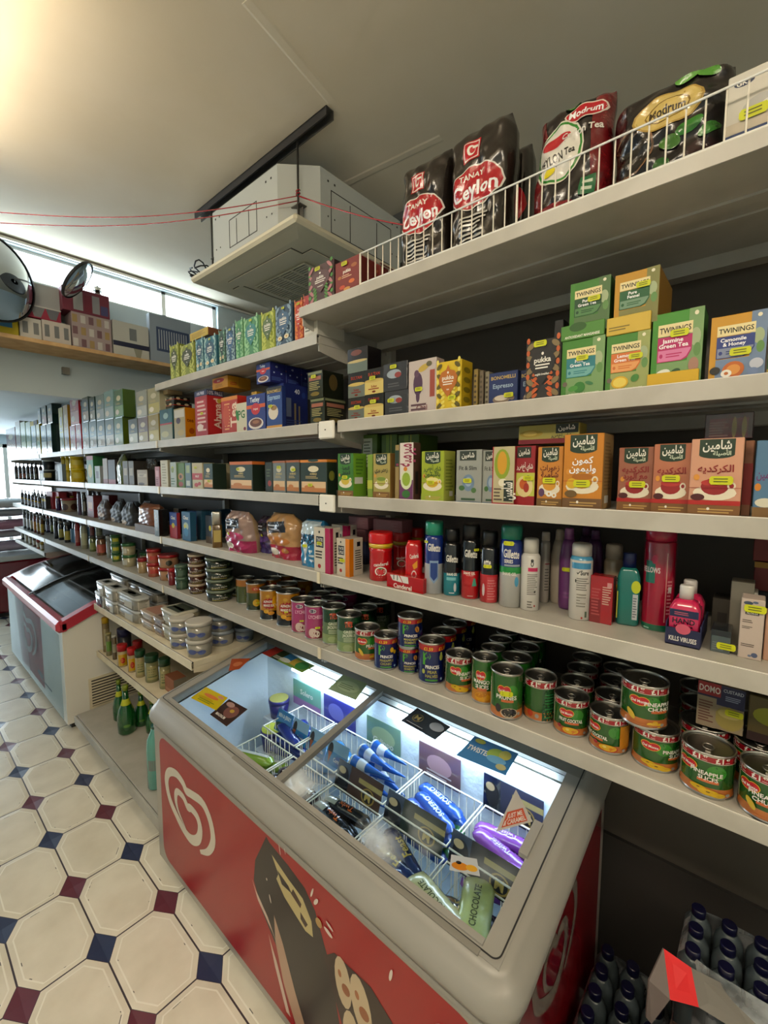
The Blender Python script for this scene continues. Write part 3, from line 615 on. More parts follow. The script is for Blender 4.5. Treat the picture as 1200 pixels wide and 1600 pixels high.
# ------------------------------------------------------------------ top shelf of the near bay
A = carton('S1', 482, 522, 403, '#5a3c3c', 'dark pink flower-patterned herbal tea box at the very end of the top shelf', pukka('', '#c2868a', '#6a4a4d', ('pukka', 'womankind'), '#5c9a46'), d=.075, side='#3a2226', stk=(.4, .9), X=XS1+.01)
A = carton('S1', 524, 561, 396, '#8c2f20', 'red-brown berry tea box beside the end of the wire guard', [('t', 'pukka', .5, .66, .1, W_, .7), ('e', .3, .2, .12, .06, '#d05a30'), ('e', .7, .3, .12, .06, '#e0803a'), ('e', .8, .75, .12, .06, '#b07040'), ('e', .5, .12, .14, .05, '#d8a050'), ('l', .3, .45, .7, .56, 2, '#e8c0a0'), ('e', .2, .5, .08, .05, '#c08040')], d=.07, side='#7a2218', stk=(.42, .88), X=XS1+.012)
for k in (1, 2, 3): dup(A.root, .075*k, -.012*k, 0, 'red-brown berry tea box, %s in the row running back from the wire guard' % ('second', 'third', 'fourth')[k-1], 'red-brown berry tea boxes')
TAN = [('r', .3, .68, .58, .83, '#c02030'), ('r', .32, .69, .56, .82, '#f0ece4'), ('r', .335, .698, .545, .812, '#c02030'), ('e', .44, .755, .06, .038, W_), ('e', .455, .755, .04, .024, '#c02030'), ('r', .46, .765, .54, .785, W_),
       ('e', .5, .47, .46, .165, '#e8e2da'), ('e', .5, .47, .44, .155, '#b81c2c'), ('t', 'TANAY', .46, .555, .045, W_, .5), ('t', 'Ceylon', .5, .45, .105, '#ffffff', .78), ('l', .36, .35, .66, .38, 1, '#e8c0b8'), ('l', .25, .04, .75, .27, 7, '#d8d4cc')]
pouch('S1', 620, 692, 214, 'smaller pouch of loose black Ceylon tea with a red oval label, nearest the wall end', '#2e2620', TAN, d=.09, X=XS1+.03, top=.88, seed=3, flat=6)
pouch('S1', 696, 786, 150, 'taller pouch of loose black Ceylon tea with a red oval label', '#2e2620', TAN, d=.1, X=XS1+.03, top=.88, seed=5, flat=6)
pouch('S1', 786, 818, 208, 'half hidden pouch of black Ceylon tea behind the taller red oval one', '#2c241f', TAN[-1:]+[('e', .5, .45, .46, .15, '#b81c2c')], d=.08, X=XS1+.13, seed=7, flat=6)
MOD = [('p', [(0, 0), (.14, 0), (.26, .5), (.1, 1), (0, 1)], '#7a1a22'), ('r', .8, 0, 1, 1, '#7a1a22'), ('e', .38, .56, .34, .26, '#e6e2d2'), ('e', .38, .56, .32, .245, '#3f8f3a'), ('e', .38, .56, .29, .225, '#e8e4da'), ('t', 'CEYLON Tea', .36, .52, .07, '#2a2a2a', .5, 8), ('e', .34, .66, .2, .05, '#c02c38', 14),
       ('e', .7, .83, .27, .075, '#e8dcd0'), ('e', .7, .83, .25, .065, '#c01f30'), ('t', 'Modrum', .7, .83, .06, '#ffffff', .42), ('t', 'Ceylon Tea', .68, .67, .052, '#e8e4dc', .52), ('e', .5, .95, .12, .04, '#58a040', -20), ('e', .28, .42, .08, .04, '#e8d830', 20), ('r', .7, .12, .88, .27, '#2f7a50'), ('l', .73, .14, .86, .25, 2, '#d8e4d0'), ('e', .35, .08, .3, .06, '#8c2028')]
pouch('S1', 822, 940, 98, 'dark red and black pouch of Ceylon tea with a green-edged oval', '#231a1a', MOD, d=.1, X=XS1+.035, top=.92, seed=11, pinch=.05, lean=.12)
BIG = [('r', 0, 0, .16, 1, '#4a1418'), ('e', .2, .4, .22, .24, '#8a6a52'), ('e', .2, .4, .2, .22, '#1d1512'), ('e', .52, .66, .3, .17, '#b89a50'), ('e', .52, .66, .28, .155, '#d8c078'), ('e', .52, .66, .19, .1, '#8a6f30'), ('e', .52, .66, .175, .088, '#d8c078'), ('t', 'Modrum', .52, .66, .08, '#4a3a18', .3), ('e', .66, .93, .1, .06, '#6aa848', 10), ('e', .82, .9, .09, .05, '#5f9f40', -14), ('e', .72, .42, .12, .06, '#3f8a34', 24),
       ('e', .88, .36, .1, .05, '#4a8f3a', 30), ('e', .56, .34, .1, .06, '#5a8a38', -20), ('e', .5, .14, .07, .08, '#2f6a2c'), ('e', .84, .16, .14, .12, '#3a1216'), ('e', .1, .1, .09, .07, '#5a1a20')]
pouch('S1', 946, 1132, 62, 'large glossy dark bag of leaf tea with a gold medallion and green leaves', '#1e1214', BIG, d=.13, X=XS1+.04, top=.93, seed=13, pinch=.0, side='#2a1216')
carton('S1', 1131, 1275, 55, '#d8d4c8', 'pale electrical appliance box behind the wire guard at the top right', [('r', 0, 0, 1, .22, '#2d4675'), ('t', 'USB Mains Charger', .5, .1, .1, W_, .92), ('e', .19, .86, .12, .05, '#29395a'), ('t', 'GKT', .19, .86, .06, W_, .18), ('t', 'pro', .55, .82, .08, '#b8b2aa', .3), ('e', .35, .5, .18, .12, '#c4c2bc', 20), ('e', .5, .48, .1, .05, '#e6e4de'), ('r', 0, .22, 1, .36, '#cfc4b0')], d=.2, X=XS1+.03, name='appliance_box', cat='box', stk=(.32, .42, 1.5))
# ------------------------------------------------------------------ second shelf, near bay
NIM = [('r', .04, .88, .96, .97, '#8a8f70'), ('r', .1, .66, .9, .8, '#b07a68'), ('l', .12, .3, .88, .62, 5, '#b8b080'), ('e', .5, .16, .3, .08, '#8a7a48')]
X0 = XF+.012
A = carton('S2', 485, 507, 620, '#3b4233', 'black and green wrapped tea box at the shelf joint, lower of the pair', NIM, xs=541, X=X0, m='gloss', side='#2e3426', sart=NIM, )
carton('S2', 481, 504, 577, '#3b4233', 'black and green wrapped tea box at the shelf joint, upper of the pair', NIM, xs=537, X=X0, on=A, m='gloss', side='#2b3024', sart=[('e', .5, .6, .2, .3, '#6a5a38')], stk=(.45, .8))
SUL = lambda c2: [('r', 0, 0, 1, .5, c2), ('e', .5, .52, .5, .07, '#d9c27a'), ('t', 'SULTAN', .5, .78, .12, '#b8503a', .8), ('t', 'Sultan', .5, .3, .09, '#9a3a34', .6), ('l', .2, .16, .8, .24, 1, '#9a3a34'), ('e', .5, .09, .1, .04, '#8a4a38')]
A1 = carton('S2', 544, 569, 619, '#3a3a38', 'black and grey tea box, bottom left of the two by two stack', SUL('#7f867e'), xs=None, d=.07, m='gloss', X=X0, stk=(.6, .55))
A2 = carton('S2', 569, 599, 613, '#3c3a36', 'black and cream tea box, bottom right of the two by two stack', SUL('#e2cf88'), d=.1, m='gloss', X=X0, stk=(.5, .68))
B1 = carton('S2', 544, 570, 579, '#3a3a38', 'black and grey tea box in the middle row of the stack under the brown one', SUL('#7f867e'), d=.1, m='gloss', X=X0, on=A1)
B2 = carton('S2', 570, 599, 572, '#3c3a36', 'black and cream tea box sitting on the other cream one', SUL('#e2cf88'), d=.1, m='gloss', X=X0, on=A2, stk=(.45, .62))
carton('S2', 543, 574, 539, '#3f3a38', 'tea box with a brown picture and grey foot, topmost of the stack', [('e', .45, .8, .28, .12, '#8a5a50'), ('r', 0, 0, 1, .45, '#7f8a82'), ('e', .5, .45, .5, .06, '#d2c08a')], xs=596, m='gloss', X=X0, on=B1, side='#241f20')
C1 = carton('S2', 601, 637, 607, '#4a4a4c', 'charcoal tea sachet box with a white swoosh, lower of two', [('e', .45, .65, .3, .16, '#aeb8c0'), ('e', .62, .6, .14, .1, '#a05048'), ('l', .2, .15, .8, .35, 2, '#6a6a6c')], xs=641, m='foil', X=X0, stk=(.3, .62))
carton('S2', 599, 636, 562, '#4a4a4c', 'charcoal tea sachet box with a white swoosh, upper of two', [('e', .45, .6, .3, .16, '#aeb8c0'), ('e', .62, .55, .14, .1, '#a05048'), ('l', .2, .12, .8, .3, 2, '#6a6a6c')], xs=640, m='foil', X=X0, on=C1, stk=(.45, .85))
carton('S2', 638, 681, 557, '#cfc3bd', 'pale box with a purple dancing figure', [('e', .35, .55, .17, .22, '#5a3a58'), ('e', .3, .75, .09, .07, '#6a4a62'), ('e', .35, .32, .07, .12, '#5a3a58'), ('e', .55, .84, .2, .06, '#c9b050', 20), ('t', 'Chai', .5, .1, .1, '#7a2a3a', .5), ('r', .78, .28, .95, .78, '#a5523e'), ('l', .1, .03, .9, .2, 2, '#6a4a52'), ('e', .75, .9, .1, .05, '#6f6a48')], xs=694, X=X0, side='#b9aaa8', stk=(.4, .45))
carton('S2', 681, 720, 560, '#e0c41c', 'yellow swirl-patterned herbal tea box', pukka('', '#6f6414', '#c07818', ('pukka', 'tea'), '#efe070'), xs=738, X=X0, side='#c9ac18', sart=[('e', .5, .2+.2*k, .3, .06, '#8a7a14') for k in range(4)], stk=(.66, .24))
for k, (a, c_, lb) in enumerate(((739, '#a08c50', 'narrow mustard box standing sideways beside the yellow tea box'), (748, '#7f7260', 'narrow dull brown box, middle of the sideways three'), (757, '#98907a', 'narrow pale box, right one of the sideways three'))):
    carton('S2', a, a+6, 576+2*k, c_, lb, [('l', .2, .1, .8, .9, 6, '#5a5040')], d=.12, X=X0+.03)
BON = [('t', 'BONOMELLI', .5, .84, .1, '#d0b46a', .86), ('t', 'Espresso', .5, .6, .13, '#a8bccf', .7), ('e', .45, .2, .3, .13, '#8f7f70'), ('e', .45, .24, .24, .08, '#d9cfc0'), ('e', .82, .22, .08, .07, '#8f7f70')]
A = carton('S2', 763, 808, 577, '#1c3a72', 'blue camomile sachet box with gold lettering', BON, d=.06, X=X0+.03, stk=(.72, .3))
carton('S2', 811, 850, 573, '#18305f', 'blue camomile sachet box half hidden behind the black and orange box', BON, d=.06, X=X0+.045)
carton('S2', 820, 874, 524, '#2b2724', 'black tea box with orange lattice and taupe leaves', pukka('', '#8f7d58', '#241f1e', ('pukka', 'english breakfast'), '#c86a2c')+[('e', .3, .14, .12, .012, '#d8702c', 40), ('e', .7, .14, .12, .012, '#d8702c', -40), ('e', .3, .3, .16, .012, '#d8702c', -40), ('e', .7, .3, .16, .012, '#d8702c', 40)], d=.06, X=X0-.002, stk=(.42, .93, 1.2))
carton('S2', 862, 876, 498, '#1a1816', 'slim black box poking up behind the black and orange tea box', [('l', .2, .2, .8, .6, 4, '#4a4a4a')], d=.05, X=X0+.07)
MINT = [('e', .45, .14, .14, .1, '#3f8a3a', 35), ('e', .3, .13, .12, .05, '#5aa048', 10), ('e', .68, .2, .1, .03, '#4a8a5a', -20), ('e', .1, .22, .06, .045, '#7a6f60'), ('t', 'ANTIOXIDANT MANGANESE', .55, .03, .028, W_, .8)]
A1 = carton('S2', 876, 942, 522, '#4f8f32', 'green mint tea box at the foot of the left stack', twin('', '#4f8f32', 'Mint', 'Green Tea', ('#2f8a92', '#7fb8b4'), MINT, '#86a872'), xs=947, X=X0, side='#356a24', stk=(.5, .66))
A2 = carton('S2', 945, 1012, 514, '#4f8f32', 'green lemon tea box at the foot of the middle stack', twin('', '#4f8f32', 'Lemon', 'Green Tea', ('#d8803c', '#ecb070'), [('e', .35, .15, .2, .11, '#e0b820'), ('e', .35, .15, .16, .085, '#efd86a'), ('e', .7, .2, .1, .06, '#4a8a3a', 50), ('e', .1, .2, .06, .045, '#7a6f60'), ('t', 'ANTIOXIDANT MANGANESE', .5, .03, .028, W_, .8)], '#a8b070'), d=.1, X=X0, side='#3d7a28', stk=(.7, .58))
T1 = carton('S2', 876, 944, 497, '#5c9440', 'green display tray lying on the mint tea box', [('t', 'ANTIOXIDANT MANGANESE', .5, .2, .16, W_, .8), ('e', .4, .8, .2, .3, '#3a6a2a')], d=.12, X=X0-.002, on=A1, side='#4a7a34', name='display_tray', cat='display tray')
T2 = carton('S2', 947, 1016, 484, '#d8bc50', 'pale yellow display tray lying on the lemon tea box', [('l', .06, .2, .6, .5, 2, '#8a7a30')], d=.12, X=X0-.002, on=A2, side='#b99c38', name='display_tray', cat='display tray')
carton(T1.z+T1.h*.4, 889, 951, 428, '#4c8a34', 'plain green tea box standing in the green tray', twin('', '#4f8f32', 'Pure', 'Green Tea', ('#1f5a30', '#5f8f5a'), [], '#5f7f50'), d=.12, X=X0+.004, side='#31601f', stk=(.62, .62))
carton(T2.z+T2.h*.4, 958, 1027, 413, '#c79a24', 'mustard fennel tea box standing in the yellow tray', twin('', '#c79a24', 'Pure', 'Fennel', ('#1f6a3c', '#7f9f84'), [], '#8a8a50'), d=.14, X=X0+.004, side='#94701c', stk=(.66, .72))
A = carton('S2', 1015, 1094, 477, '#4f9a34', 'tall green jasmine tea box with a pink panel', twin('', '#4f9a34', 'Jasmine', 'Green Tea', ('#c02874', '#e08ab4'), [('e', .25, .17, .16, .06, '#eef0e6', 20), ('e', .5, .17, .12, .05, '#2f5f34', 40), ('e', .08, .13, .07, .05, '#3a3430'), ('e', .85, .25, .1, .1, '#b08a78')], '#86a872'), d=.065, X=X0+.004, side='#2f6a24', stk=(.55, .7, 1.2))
carton('S2', 1010, 1091, 575, '#d8b41c', 'plain yellow tray front holding the jasmine tea box', [], d=.006, X=X0-.004, side='#b09214', name='display_tray', cat='display tray')
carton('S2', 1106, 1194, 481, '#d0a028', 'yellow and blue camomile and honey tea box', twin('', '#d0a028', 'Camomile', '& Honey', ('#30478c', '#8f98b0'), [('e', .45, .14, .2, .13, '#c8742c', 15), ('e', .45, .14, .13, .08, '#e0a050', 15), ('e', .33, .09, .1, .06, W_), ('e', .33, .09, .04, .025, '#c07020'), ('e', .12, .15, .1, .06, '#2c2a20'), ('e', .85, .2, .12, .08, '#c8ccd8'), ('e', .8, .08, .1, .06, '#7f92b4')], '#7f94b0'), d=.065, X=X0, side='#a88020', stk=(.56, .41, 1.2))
carton('S2', 1197, 1262, 474, '#5f8a6a', 'grey green tea box cut off by the right edge, upper tea shelf', [('r', 0, 0, 1, .1, '#b0a04a')], d=.06, X=X0+.01)
# ------------------------------------------------------------------ third shelf, near bay
XS = X0+.002
GB = '#6f8a3c'
for k, (a, c_) in enumerate(((565, 'left'), (596, 'middle'), (622, 'right'))):
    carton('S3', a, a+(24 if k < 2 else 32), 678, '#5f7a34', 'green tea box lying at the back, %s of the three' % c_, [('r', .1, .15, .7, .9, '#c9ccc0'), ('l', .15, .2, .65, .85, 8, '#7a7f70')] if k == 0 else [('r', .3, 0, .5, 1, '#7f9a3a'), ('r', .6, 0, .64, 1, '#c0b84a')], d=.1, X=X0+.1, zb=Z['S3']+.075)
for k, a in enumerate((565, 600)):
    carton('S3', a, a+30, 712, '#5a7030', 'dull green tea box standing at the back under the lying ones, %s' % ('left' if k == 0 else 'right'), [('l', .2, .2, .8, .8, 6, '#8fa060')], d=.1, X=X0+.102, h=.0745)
carton('S3', 528, 552, 708, '#4a8a2c', 'bright green peppermint tea box beside the shelf joint', shamin(arab('النعناع'), '#1a1a1a', '#d8c040', '#5fae3a', l2=arab('الفلفلي')), xs=573, X=XS, side='#7fae34', sart=[('r', .1, .3, .7, .45, '#e8e8e0'), ('l', .2, .5, .8, .9, 5, '#5a8a2a')], stk=(.5, .45))
carton('S3', 574, 582, 710, '#8fae4a', 'narrow yellow green box edge next to the peppermint tea', [('r', 0, .2, 1, .4, '#c9cf5a')], d=.06, X=XS+.02)
carton('S3', 583, 609, 708, '#b5a860', 'beige thyme tea box with a green label', shamin(arab('زعتر بري'), '#2a2a18', '#c0c060', '#88a040')+[('r', 0, .32, 1, .33, '#8a2020')], xs=619, X=XS+.01, side='#a5834a')
carton('S3', 624, 645, 691, '#e4dcd4', 'white and purple sage tea box turned on end', [('r', 0, 0, 1, .35, '#7a3f70'), ('e', .5, .35, .42, .17, '#dfe6c0'), ('e', .5, .36, .3, .12, '#9fb83a'), ('e', .5, .1, .3, .07, '#3f7a34'), ('t', arab('ميرمية'), .5, .78, .32, '#a0305a', .4, 90), ('e', .45, .54, .14, .04, '#d8902c')], xs=657, X=XS-.002, side='#6a4a3c', sart=[('r', .3, .1, .7, .5, '#2a2420')], d=.05)
carton('S3', 617, 623, 695, '#a5905c', 'narrow tan side of a tea box against the white and purple one', [('r', 0, .6, 1, .9, '#26432b')], d=.06, X=XS)
carton('S3', 658, 693, 704, '#a9b82c', 'lime green lemon green tea box', shamin(arab('شاي أخضر'), '#2a5a1e', '#e0c030', '#efe6a0', '#a8b83a', arab('بالليمون'))+[('r', 0, .36, 1, .366, '#a02020')], xs=711, X=XS, side='#b8bf5c', sart=[('l', .15, .2, .85, .85, 10, '#8f9a3a'), ('r', .5, .1, .8, .2, '#e8e8e0')], stk=(.45, .37))
FS = [('r', .14, .8, .8, .98, '#3a463c'), ('t', arab('شامين'), .47, .89, .09, W_, .5), ('t', 'Fit & Slim', .47, .66, .075, '#4a4a48', .7), ('e', .5, .38, .24, .16, '#7f95ac'), ('e', .5, .4, .14, .09, '#a8b8c8'), ('e', .24, .28, .12, .05, '#4f7a44'), ('e', .72, .24, .1, .05, '#5a8048'), ('r', .22, .05, .78, .09, '#4a6a4c'), ('r', 0, 0, 1, .03, '#7a8a98')]
A = carton('S3', 712, 751, 702, '#a5a8a2', 'grey Fit and Slim tea box with a pale blue picture', FS, d=.05, X=XS, stk=(.48, .42))
carton('S3', 753, 780, 703, '#a5a8a2', 'second grey Fit and Slim tea box, partly behind the red and yellow box', FS, d=.05, X=XS+.004)
RY = [('r', 0, 0, 1, .16, '#a8202c'), ('r', 0, .16, 1, .55, '#c9cf60'), ('e', .5, .32, .42, .18, '#e8d8a0'), ('e', .45, .36, .2, .09, '#d0702c'), ('e', .6, .3, .14, .08, '#b04028'), ('e', .7, .46, .12, .05, '#5a8a34', 30), ('r', .1, .8, .8, .98, '#26382b'), ('t', arab('شامين'), .46, .89, .09, W_, .55), ('t', arab('شاي أخضر'), .5, .65, .08, W_, .8)]
carton('S3', 803, 834, 696, '#a02430', 'red and lime fruit tea box turned towards the camera', RY, d=.06, X=XS+.012, side='#8a1c26', stk=(.7, .46))
carton('S3', 768, 802, 697, '#c8bf9c', 'red edged tea box with a yellow fruit picture, standing on its end', [('r', 0, 0, 1, .03, '#b02434'), ('r', .0, 0, .05, 1, '#b02434'), ('e', .45, .7, .36, .26, '#9aae34'), ('e', .45, .72, .22, .2, '#d8a82c'), ('e', .5, .38, .2, .07, '#efe8d0'), ('r', .55, .06, .96, .42, '#26382b'), ('t', arab('شامين'), .76, .24, .2, W_, .3, 90), ('l', .1, .06, .5, .3, 4, '#6a5a4a')], d=.06, X=XS, side='#a02430')
carton('S3', 838, 877, 697, '#cf9038', 'orange herbal tea box with daisies', shamin(arab('زهورات'), '#7a3a14', '#d8a030', '#c07818', '#7f6030', arab('شامية'), extra=[('e', .5, .22, .12, .05, W_), ('e', .7, .2, .1, .045, W_), ('e', .5, .22, .04, .018, '#d8a020'), ('e', .7, .2, .04, .018, '#d8a020'), ('e', .2, .24, .12, .07, '#6a4a70')]), d=.06, X=XS+.004, stk=(.5, .44, 1.2))
L_ = carton('S3', 810, 905, 656, '#b0a658', 'fruit tea box lying flat across the orange boxes at the back', [('r', 0, 0, 1, .25, '#8a2030'), ('e', .22, .55, .2, .2, '#b09a3a'), ('e', .2, .55, .12, .12, '#d0b860'), ('r', .63, .5, .98, .98, '#26382b'), ('t', arab('شامين'), .8, .76, .24, W_, .26), ('t', arab('شاي أخضر'), .72, .38, .16, '#3a3a30', .4)], d=.05, X=XS+.045, zb=zat(693, XS+.045, yat(850, XS+.045, 0)), h=.043)
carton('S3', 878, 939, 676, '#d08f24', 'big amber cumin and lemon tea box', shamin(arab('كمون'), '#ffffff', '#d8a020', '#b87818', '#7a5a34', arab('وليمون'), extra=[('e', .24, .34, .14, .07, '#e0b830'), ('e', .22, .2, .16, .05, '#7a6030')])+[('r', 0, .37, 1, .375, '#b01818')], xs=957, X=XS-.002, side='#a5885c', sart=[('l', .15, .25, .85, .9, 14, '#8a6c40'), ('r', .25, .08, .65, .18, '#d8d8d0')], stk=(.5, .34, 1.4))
KR = lambda l2=None: shamin(arab('الكركديه'), '#9a1c20', '#a01c20', '#c04038', '#8a6230', l2, extra=[('r', 0, .14, 1, .2, '#b8241c'), ('e', .18, .24, .14, .045, '#5a1216')])
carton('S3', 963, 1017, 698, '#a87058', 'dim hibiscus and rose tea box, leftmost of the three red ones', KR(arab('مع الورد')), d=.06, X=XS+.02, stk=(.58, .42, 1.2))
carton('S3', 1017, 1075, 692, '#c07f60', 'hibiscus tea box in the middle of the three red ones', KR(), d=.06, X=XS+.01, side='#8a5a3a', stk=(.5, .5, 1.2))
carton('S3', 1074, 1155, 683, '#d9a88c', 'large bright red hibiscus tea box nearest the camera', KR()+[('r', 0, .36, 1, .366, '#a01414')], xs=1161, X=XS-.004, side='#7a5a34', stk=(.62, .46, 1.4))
carton('S3', 1156, 1171, 688, '#9a6a4a', 'narrow edge of a hibiscus tea box tucked behind the big red one', [('r', 0, .15, 1, .7, '#9a2a20')], d=.06, X=XS+.03)
carton('S3', 1174, 1240, 686, '#5f86a4', 'blue jasmine tea box at the right edge of the herbal tea shelf', [('r', .3, .8, 1, 1, '#26382b'), ('r', 0, 0, 1, .14, '#8a6a3a'), ('e', .3, .2, .25, .06, '#e0dcc8'), ('t', arab('الياسمين'), .4, .55, .1, '#7a3a7a', .7), ('e', .1, .4, .08, .05, '#d8902c')], d=.06, X=XS)
carton('S3', 1100, 1176, 640, '#5a2a2c', 'clear pack of red and yellow sweets high behind the hibiscus boxes', [('r', .1, .1, .9, .8, '#7a1c22'), ('e', .62, .45, .05, .4, '#a08a3a'), ('e', .82, .45, .05, .4, '#a08a3a'), ('l', .1, .1, .5, .7, 6, '#a07a70')], d=.05, X=XS+.08, zb=zat(686, XS+.08, yat(1140, XS+.08, 0)), h=.048, m='gloss', name='sweet_pack', cat='sweets')
# ------------------------------------------------------------------ narrow top shelf of the second bay (tea boxes in open trays)
XQ = XF+.006
PK = lambda orn, drop, leaf=None: pukka('', orn, drop, ('pukka', 'tea'), leaf)
for xl, xr, yt, col, orn, drop, lb, kw in (
  (267, 281, 536, '#8f9a3c', '#c2c86a', '#55602f', 'outer olive green tea box at the far end of the narrow top shelf', {}),
  (283, 305, 533, '#8f9a3c', '#c2c86a', '#4a5228', 'inner olive green tea box at the far end of the narrow top shelf', dict(xs=309)),
  (307, 319, 527, '#3f7f92', '#a8c8c8', '#2f5f78', 'teal tea box with cream flowers, left of its pair', {}),
  (320, 339, 522, '#3f7f92', '#a8c8c8', '#2f5f78', 'teal tea box with cream flowers, right of its pair', dict(xs=343)),
  (343, 353, 514, '#2f5f50', '#7fa890', '#24483c', 'dark sea green tea box beside the teal flowered pair', {}),
  (354, 368, 508, '#34607c', '#9fb8c0', '#3f6f98', 'slate blue tea box beside the dark sea green one', {}),
  (369, 381, 498, '#5aa06c', '#9fd0a0', '#4a9068', 'mint green tea box, narrower of the mint pair', {}),
  (382, 405, 491, '#5f9f72', '#9fcfa0', '#3f8f8c', 'mint green tea box, wider of the mint pair', dict(xs=409)),
  (409, 430, 483, '#9fae34', '#c9d060', '#5f7840', 'lime green tea box between mint and dark blue ones', {}),
  (431, 457, 471, '#3c5a72', '#8fa8b8', '#4a6f90', 'dark blue tea box with small white daisies', dict(xs=461)),
  (461, 474, 467, '#c8501c', '#e89030', '#c84018', 'bright orange tea box under the end of the deep top shelf', {}),
  (475, 486, 459, '#b8403c', '#d8805c', '#b83838', 'coral red tea box in a white tray under the top shelf end', {})):
    ex = [('e', .3, .18, .14, .06, '#e8e0c0'), ('e', .7, .2, .14, .06, '#e8e0c0'), ('e', .3, .18, .05, .02, '#d8a030'), ('e', .7, .2, .05, .02, '#d8a030')] if 'flower' in lb or 'dais' in lb else []
    carton('L1', xl, xr, yt, col, lb, PK(orn, drop)+ex, X=XQ, stk=(.5, .92, .7) if xr-xl > 12 else None, side=orn if 'mint' in lb else None, **kw)
carton('L1', 475, 496, 497, '#d8d4c8', 'white display tray holding the coral red tea box', [('r', .05, .2, .95, .8, '#e8e4d8'), ('l', .1, .3, .6, .7, 2, '#8a8a80')], d=.12, X=XQ-.004, name='display_tray', cat='display tray')
o = carton('L1', 297, 325, 506, '#c9b040', 'yellow box lying on top of the teal tea boxes', [('l', .1, .2, .9, .8, 4, '#a08a2c')], xs=362, X=XQ+.03, zb=zat(525, XQ+.03, yat(310, XQ, .5)), h=.035, side='#8a5a3c')
# ------------------------------------------------------------------ second shelf, second bay
TET = [('t', 'Tetley', .46, .86, .13, '#e8f0f4', .8), ('r', 0, .62, 1, .72, '#d86a20'), ('e', .5, .6, .24, .16, '#c8323c'), ('t', 'Original', .5, .6, .05, W_, .36), ('e', .5, .2, .4, .16, '#e8e0d8'), ('e', .5, .22, .32, .12, '#7a4a38'), ('e', .5, .24, .18, .05, '#a87858')]
BLU = [('l', .1, .1, .9, .3, 3, '#5f78b8'), ('r', 0, .62, 1, .65, '#0f2058'), ('t', '40', .4, .8, .1, '#d8e0f0', .3), ('e', .25, .5, .05, .04, '#c8d4ec'), ('e', .7, .48, .05, .04, '#c8d4ec')]
A = carton('S2', 386, 415, 613, '#1f3f8c', 'blue family tea box with a mug of tea, lower front of the blue stack', TET, xs=418, X=X0, side='#182f78')
carton('S2', 417, 441, 602, '#1f4f94', 'blue camomile box with a teacup beside the mug picture box', [('r', 0, .86, 1, 1, '#2a2a24'), ('t', 'BONOMELLI', .5, .9, .07, '#d0b46a', .9), ('t', 'Espresso', .5, .76, .12, '#a8c4e0', .8), ('e', .45, .4, .32, .18, '#e0d8c8'), ('e', .5, .5, .2, .06, '#a88858'), ('r', 0, .0, 1, .08, '#d8a84c')], xs=447, X=X0, side='#173a80', stk=(.3, .55))
U = carton('S2', 420, 444, 598, '#1b3a8a', 'blue catering tea carton forming the base of the blue stack', BLU, xs=481, X=X0+.055, side='#17307c', sart=[('t', '40', .55, .86, .1, '#e8ecf4', .3), ('e', .82, .8, .08, .07, '#2f4f9c'), ('r', .1, .3, .3, .7, '#8a98b8'), ('r', .42, .1, .5, .6, '#a89a78'), ('r', .6, .1, .66, .55, '#a89a78'), ('l', .1, .05, .9, .25, 4, '#4f68a8')])
T = carton('S2', 401, 422, 537, '#1f3f8c', 'blue tea box with a mug of tea, front box of the top blue row', TET, xs=447, X=X0+.01, on=U, h=Z['L1']-.034-U.top, side='#16257c', sart=BLU)
for k in range(3): dup(T.root, (T.d+.001)*(k+1), 0, 0, 'blue tea box in the top blue row, %s from the front' % ('second', 'third', 'fourth')[k], 'blue tea boxes running back on the second shelf')
carton('S2', 370, 386, 628, '#d8d4bc', 'white and green tea box with large green letters next to the blue stack', [('t', 'PG', .5, .62, .26, '#1f7a3a', .8), ('e', .1, .6, .14, .2, '#2f8a3a', 20), ('e', .8, .12, .12, .06, '#8a2c4a')], d=.06, X=X0+.006)
carton('S2', 347, 372, 617, '#b8402c', 'red and orange patterned tea box beside the green lettered one', [('r', 0, .9, 1, 1, '#d8902c'), ('l', .2, .1, .6, .85, 9, '#e8b070'), ('e', .3, .5, .2, .3, '#c85a30'), ('t', 'Tea', .75, .5, .3, '#efd8c0', .7, 90)], xs=388, X=X0+.01, side='#c83224', sart=[('r', 0, .8, 1, .9, '#c02c20')])
A = carton('S2', 306, 325, 608, '#a82c34', 'tall red tea carton with a navy ten percent free band', [('r', 0, .88, 1, 1, '#2a3560'), ('t', '10% FREE', .5, .94, .06, '#d8d4e0', .9), ('r', .1, .3, .9, .8, '#b8444a'), ('l', .2, .1, .9, .8, 8, '#e0c0b8'), ('e', .4, .2, .25, .08, '#e0d0c8')], xs=350, X=X0, side='#c02428', sart=[('r', 0, .88, 1, 1, '#2a3560'), ('t', '10% FREE', .5, .94, .08, '#d0ccd8', .9), ('t', 'Ahmad', .6, .5, .16, '#f0d8c8', .7, 90), ('e', .72, .78, .12, .05, '#c8b040'), ('e', .8, .45, .1, .06, W_)], stk=(.6, .5))
carton('S2', 332, 356, 583, '#d8a01c', 'yellow tea carton with a red oval on top of the red cartons', [('e', .42, .7, .36, .2, '#b8242c'), ('t', 'Lipton', .42, .7, .14, '#efe8c8', .6), ('l', .2, .1, .8, .4, 3, '#a87814')], xs=392, X=X0+.03, on=A, h=.048, side='#d09c1c', sart=[('r', .48, 0, .5, 1, '#a87810'), ('l', .1, .2, .4, .5, 2, '#b83020')])
carton('S2', 393, 401, 585, '#c8a024', 'yellow and green box squeezed beside the yellow carton with the red oval', [('r', .3, .1, .9, .8, '#d8d4b8'), ('e', .5, .4, .3, .3, '#4a8a34')], d=.08, X=X0+.04, zb=Z['S2']+.11, h=.05)
